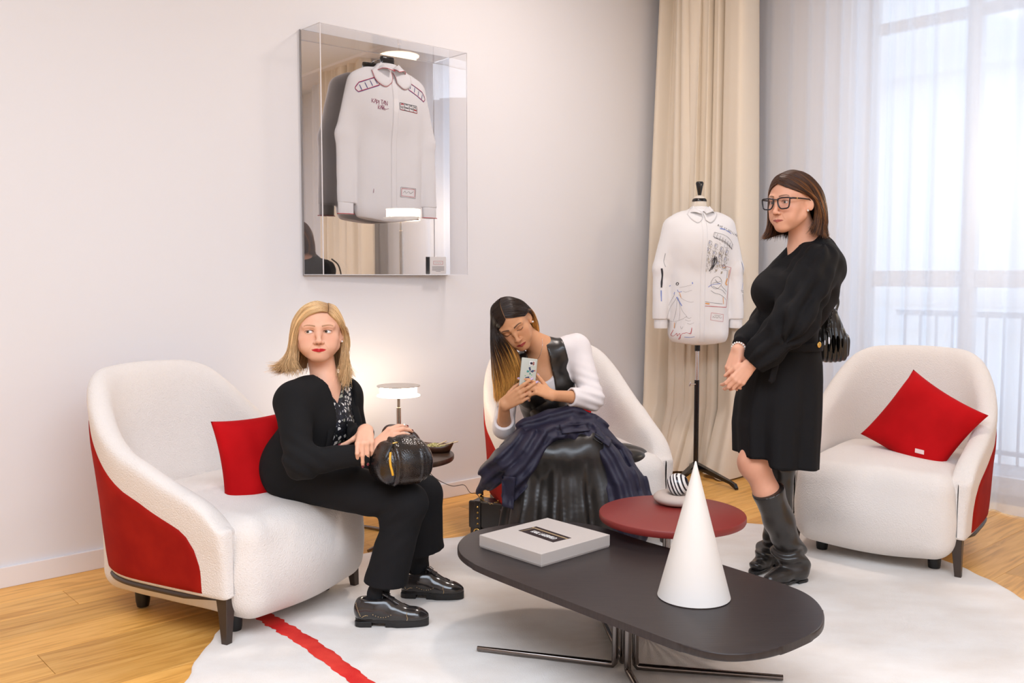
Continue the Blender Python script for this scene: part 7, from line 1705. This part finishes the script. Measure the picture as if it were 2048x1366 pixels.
# sleeve drawings at both edges
bl2 = [(ZL([(122, 690), (128, 740), (124, 790), (122, 830)]), .005), ZL([(148, 580), (138, 640), (150, 680)]), ZL([(715, 640), (728, 690), (736, 740)]), ZL([(712, 850), (742, 858)]), ZL([(715, 860), (745, 870)]), ZL([(730, 880), (740, 940)])]
strokes(sh1, 'ink_drawing', on1, bl2, INK['black'], .0008); strokes(sh1, 'blue_wash', on1, [(ZL([(120, 850), (122, 930)]), .003), (ZL([(720, 650), (732, 700)]), .0012), (ZL([(738, 790), (720, 850)]), .0008)], INK['blue'])

# ---------------------------------------------------------------- acrylic case on the left wall
def wall_t(px):   # where the pixel column meets the left wall
    k = (px - 1024) / F_PX / math.cos(0); # x = k' * y with the pitch folded in at the horizon row
    kk = (px - 1024) / (F_PX * math.cos(PITCH) + 132 * math.sin(PITCH)); return (kk * A.y - A.x) / (UT.x - kk * UT.y)
def on_plane(px, py, s_):   # ray against the plane s = s_
    r = ray(px, py); o_ = Vector((0, 0, CAM_H)); k = (s_ - (o_ - A).dot(VS)) / r.dot(VS); p = o_ + r * k; return (p - A).dot(UT), p.z
DEP = .195
tb0, zb0 = on_plane(607, 549, .012); tb1, zt1 = on_plane(893, 92, .012); tf0, zt0 = on_plane(644, 44, DEP); tf1, zf1 = on_plane(936, 551, DEP); tl0, ztl = on_plane(598, 60, .012)
T0, T1_ = (tb0 + tf0 + tl0) / 3, tf1; ZB, ZT = (zb0 + zf1) / 2, (zt0 + ztl) / 2
print('CASE', tb0, tf0, tl0, tf1, tb1, 'z', zb0, zf1, zt0, ztl, zt1)
case = empty('display_case', tuple(RW((T0 + T1_) / 2, 0, ZB)), ROOM, 'clear acrylic display case with mirrored back hung high on the white wall, a shirt inside', 'display case')
def cx(t0, t1, s0, s1, z0, z1, name, m, bev=0.0): return rbox(name, t0, t1, s0, s1, z0, z1, m, case, bev=bev)
M_MIRROR = mat('mirror', (.93, .90, .885), .015, metal=1.0)
mb_ = cx(T0 + .001, T1_ - .001, .024, .027, ZB, ZT, 'mirror_back', M_MIRROR); mb_.matrix_basis = mb_.matrix_basis @ Matrix.Rotation(math.radians(-1.5), 4, 'Z'); cx(T0 - .002, T1_ + .002, .0, .012, ZB - .003, ZT + .003, 'backing_board', mat('backing', (.35, .33, .33), .6))
M_ACR = bpy.data.materials.new('acrylic'); M_ACR.use_nodes = True; _glass(M_ACR, (.975, .975, .98), 1.0)
M_ACRE = mat('acrylic_edge', (.80, .78, .80), .15, spec=.8)
th_a = .005
cx(T0, T1_, DEP - th_a, DEP, ZB, ZT, 'front_pane', M_ACR); cx(T0, T0 + th_a, .010, DEP - th_a, ZB, ZT, 'side_pane', M_ACR); cx(T1_ - th_a, T1_, .010, DEP - th_a, ZB, ZT, 'side_pane', M_ACR); cx(T0, T1_, .010, DEP - th_a, ZT - th_a, ZT, 'top_pane', M_ACR); cx(T0, T1_, .010, DEP - th_a, ZB, ZB + th_a, 'bottom_pane', M_ACR)
for (a, b, c, d, e, f) in ((T0 - .0005, T0 + .0035, DEP - .003, DEP + .0008, ZB, ZT), (T1_ - .0035, T1_ + .0005, DEP - .003, DEP + .0008, ZB, ZT), (T0, T1_, DEP - .003, DEP + .0008, ZT - .003, ZT + .0008), (T0, T1_, DEP - .003, DEP + .0008, ZB - .0008, ZB + .003), (T0 - .0008, T0 + .002, .010, DEP, ZT - .002, ZT + .0008), (T0 - .0008, T0 + .002, .010, DEP, ZB - .0008, ZB + .003), (T1_ - .002, T1_ + .0008, .010, DEP, ZT - .002, ZT + .0008), (T1_ - .002, T1_ + .0008, .010, DEP, ZB - .0008, ZB + .003)):
    cx(a, b, c, d, e, f, 'edge', M_ACRE)
# shirt on its hanger inside the case
t_s = on_plane(773, 300, .10)[0]; zhem = on_plane(777, 441, .10)[1]; zsh2 = on_plane(777, 150, .10)[1]
sh2 = empty('shirt', tuple(RW(t_s, .112, zhem)), ROOM, 'white shirt with red and blue piping hanging inside the display case', 'shirt')
zs2 = zsh2 - zhem
sh2.scale = (1.06, 1, 1)
o2, on2 = shirt(sh2, .19, zs2, .70 if zs2 > .75 else zs2 * .9, .03, folds=.0025, flat=.52, trimm=INK['red'], seed=8, ls=1.45, cloth=M_THIN)
hg = empty('hanger', tuple(RW(t_s, .112, zhem + zs2)), ROOM, 'black coat hanger holding the shirt in the display case', 'hanger')
bm = bmesh.new(); tube(bm, spline([(-.17, .0, -.085), (-.10, 0, -.03), (-.03, 0, .045), (0, 0, .058), (.03, 0, .045), (.10, 0, -.03), (.17, 0, -.085)], 30).tolist(), .016, 10, flat=((0, 1, 0), .6)); bm_obj('hanger_bar', bm, M_BLK, hg, smooth=True)
bm = bmesh.new(); box_bm(bm, (0, .0, .052), (.040, .012, .036), bev=.010); bm_obj('hanger_neck', bm, M_BLK, hg, smooth=True)
bm = bmesh.new(); tube(bm, [(0, .012, .07), (0, .040, .085), (0, .088, .085)], .003, 8); bm_obj('hook', bm, mat('chrome', (.75, .74, .74), .12, metal=1.0), hg, smooth=True)
def cp(px, py, s_=.165):
    t, z = on_plane(px, py, s_); return (t - t_s) / 1.06, z - zhem
Z6 = lambda x, y: (580 + x * .41, 20 + y * .41)
def CL(pts): return [cp(*Z6(*p)) for p in pts]
W2 = .0011
nm = []
kx, kz = cp(*Z6(392, 455)); strokes(sh2, 'hand_lettering', on2, [(l, .0009) for l in word('KAPITAN', kx, kz, .022, -.06, .52, .12, 2)] + [(l, .0009) for l in word('KARL', *cp(*Z6(420, 486)), .020, -.03, .50, .10, 5)] + [(CL([(440, 478), (455, 486), (470, 484)]), .0008)], mat('ink_plum', (.25, .03, .09), .7))
# badge with cells
B0, B1_, B2_, B3 = (522, 455), (612, 472), (614, 506), (524, 488)
bd_ = [(CL([B0, B1_]), W2), (CL([B1_, B2_]), W2), (CL([B2_, B3]), .0016), (CL([B3, B0]), W2), (CL([(523, 472), (613, 490)]), .0008)] + [(CL([(x, 455 + (x - 522) * .19), (x + 1, 489 + (x - 522) * .19)]), .0008) for x in (547, 571, 592)]
strokes(sh2, 'badge', on2, bd_, INK['black'])
strokes(sh2, 'badge_marks', on2, [(CL([(527, 464), (535, 461), (542, 466)]), .002), (CL([(596, 490), (604, 492), (610, 494)]), .002), (CL([B3, B2_]), .0008), (CL([B1_, B2_]), .0009)], INK['red'])
strokes(sh2, 'badge_marks', on2, [(CL([(529, 478), (540, 482)]), .0012), (CL([(552, 464), (564, 468)]), .0010), (CL([(552, 480), (566, 484)]), .0016), (CL([(577, 466), (586, 476)]), .0011), (CL([(586, 466), (576, 474)]), .0009), (CL([(577, 484), (588, 488)]), .0013), (CL([(597, 476), (608, 480)]), .0016)], INK['black'])
# epaulettes drawn on both shoulders
for s in (-1, 1):
    pt = lambda a, b: (s * (.085 + a), zs2 - .030 - a * .52 - b)
    if s < 0: pass
    base_ = [[pt(0, 0), pt(.10, -.010)], [pt(0, .045), pt(.105, .035)], [pt(0, 0), pt(0, .045)], [pt(.10, -.010), pt(.118, .010), pt(.105, .035)]]
    strokes(sh2, 'epaulette', on2, [(b, .0012) for b in base_], INK['red'])
    strokes(sh2, 'epaulette', on2, [([(p[0], p[1] - .003) for p in b], .0012) for b in base_] + [([pt(.02 + .026 * k, .004), pt(.010 + .026 * k, .036)], .0015) for k in range(4)], mat('ink_navy', (.05, .05, .22), .7))
strokes(sh2, 'sewn_label', on2, [(CL([(540, 864), (614, 872), (612, 920), (538, 911), (540, 864)][k:k + 2]), .0009) for k in range(4)], INK['grey'])
strokes(sh2, 'sewn_label', on2, [(CL([(545, 870), (609, 877), (607, 914), (543, 906), (545, 870)][k:k + 2]), .0008) for k in range(4)], INK['red']); strokes(sh2, 'label_lettering', on2, [(CL([(552, 892), (560, 884), (566, 894), (578, 886), (586, 896), (600, 886)]), .0006)], INK['black'])
strokes(sh2, 'ink_mark', on2, [(CL([(408, 872), (406, 892)]), .0009)], mat('ink_plum', (.25, .03, .09), .7))
# printed card standing in the case
tk, zk = on_plane(880, 530, .05); tk0, _ = on_plane(860, 548, .055); tk1, _ = on_plane(891, 548, .055)
card = rbox('card', tk0, tk1 + .004, .052, .056, ZB + th_a, ZB + th_a + .095, mat('card_white', (.80, .76, .74), .7)); tag(card, 'small white printed card standing at the bottom of the display case', 'card')
hw = (tk1 - tk0) / 2
def cl_(name, x, z, hx, hz, m): bm = bmesh.new(); box_bm(bm, (x, -.0024, z), (hx, .0003, hz)); bm_obj(name, bm, m, card)
bm = bmesh.new(); 
for a, b, c, d in ((-.6, .024, .6, .024), (-.6, .006, .6, .006)): box_bm(bm, ((a + c) / 2 * hw, -.0024, b), ((c - a) / 2 * hw, .0003, .0006))
for x in (-.6, .6): box_bm(bm, (x * hw, -.0024, .015), (.0006, .0003, .009))
bm_obj('card_emblem', bm, INK['red'], card)
bm = bmesh.new(); tube(bm, [(x * hw, -.0026, .015 + .004 * math.sin(i * 1.9)) for i, x in enumerate(np.linspace(-.45, .45, 12))], .0005, 4)
for i in range(6): box_bm(bm, (.0, -.0024, -.006 - i * .0052), (hw * (.78 if i < 5 else .3), .0003, .0011))
bm_obj('card_text', bm, INK['grey'], card)
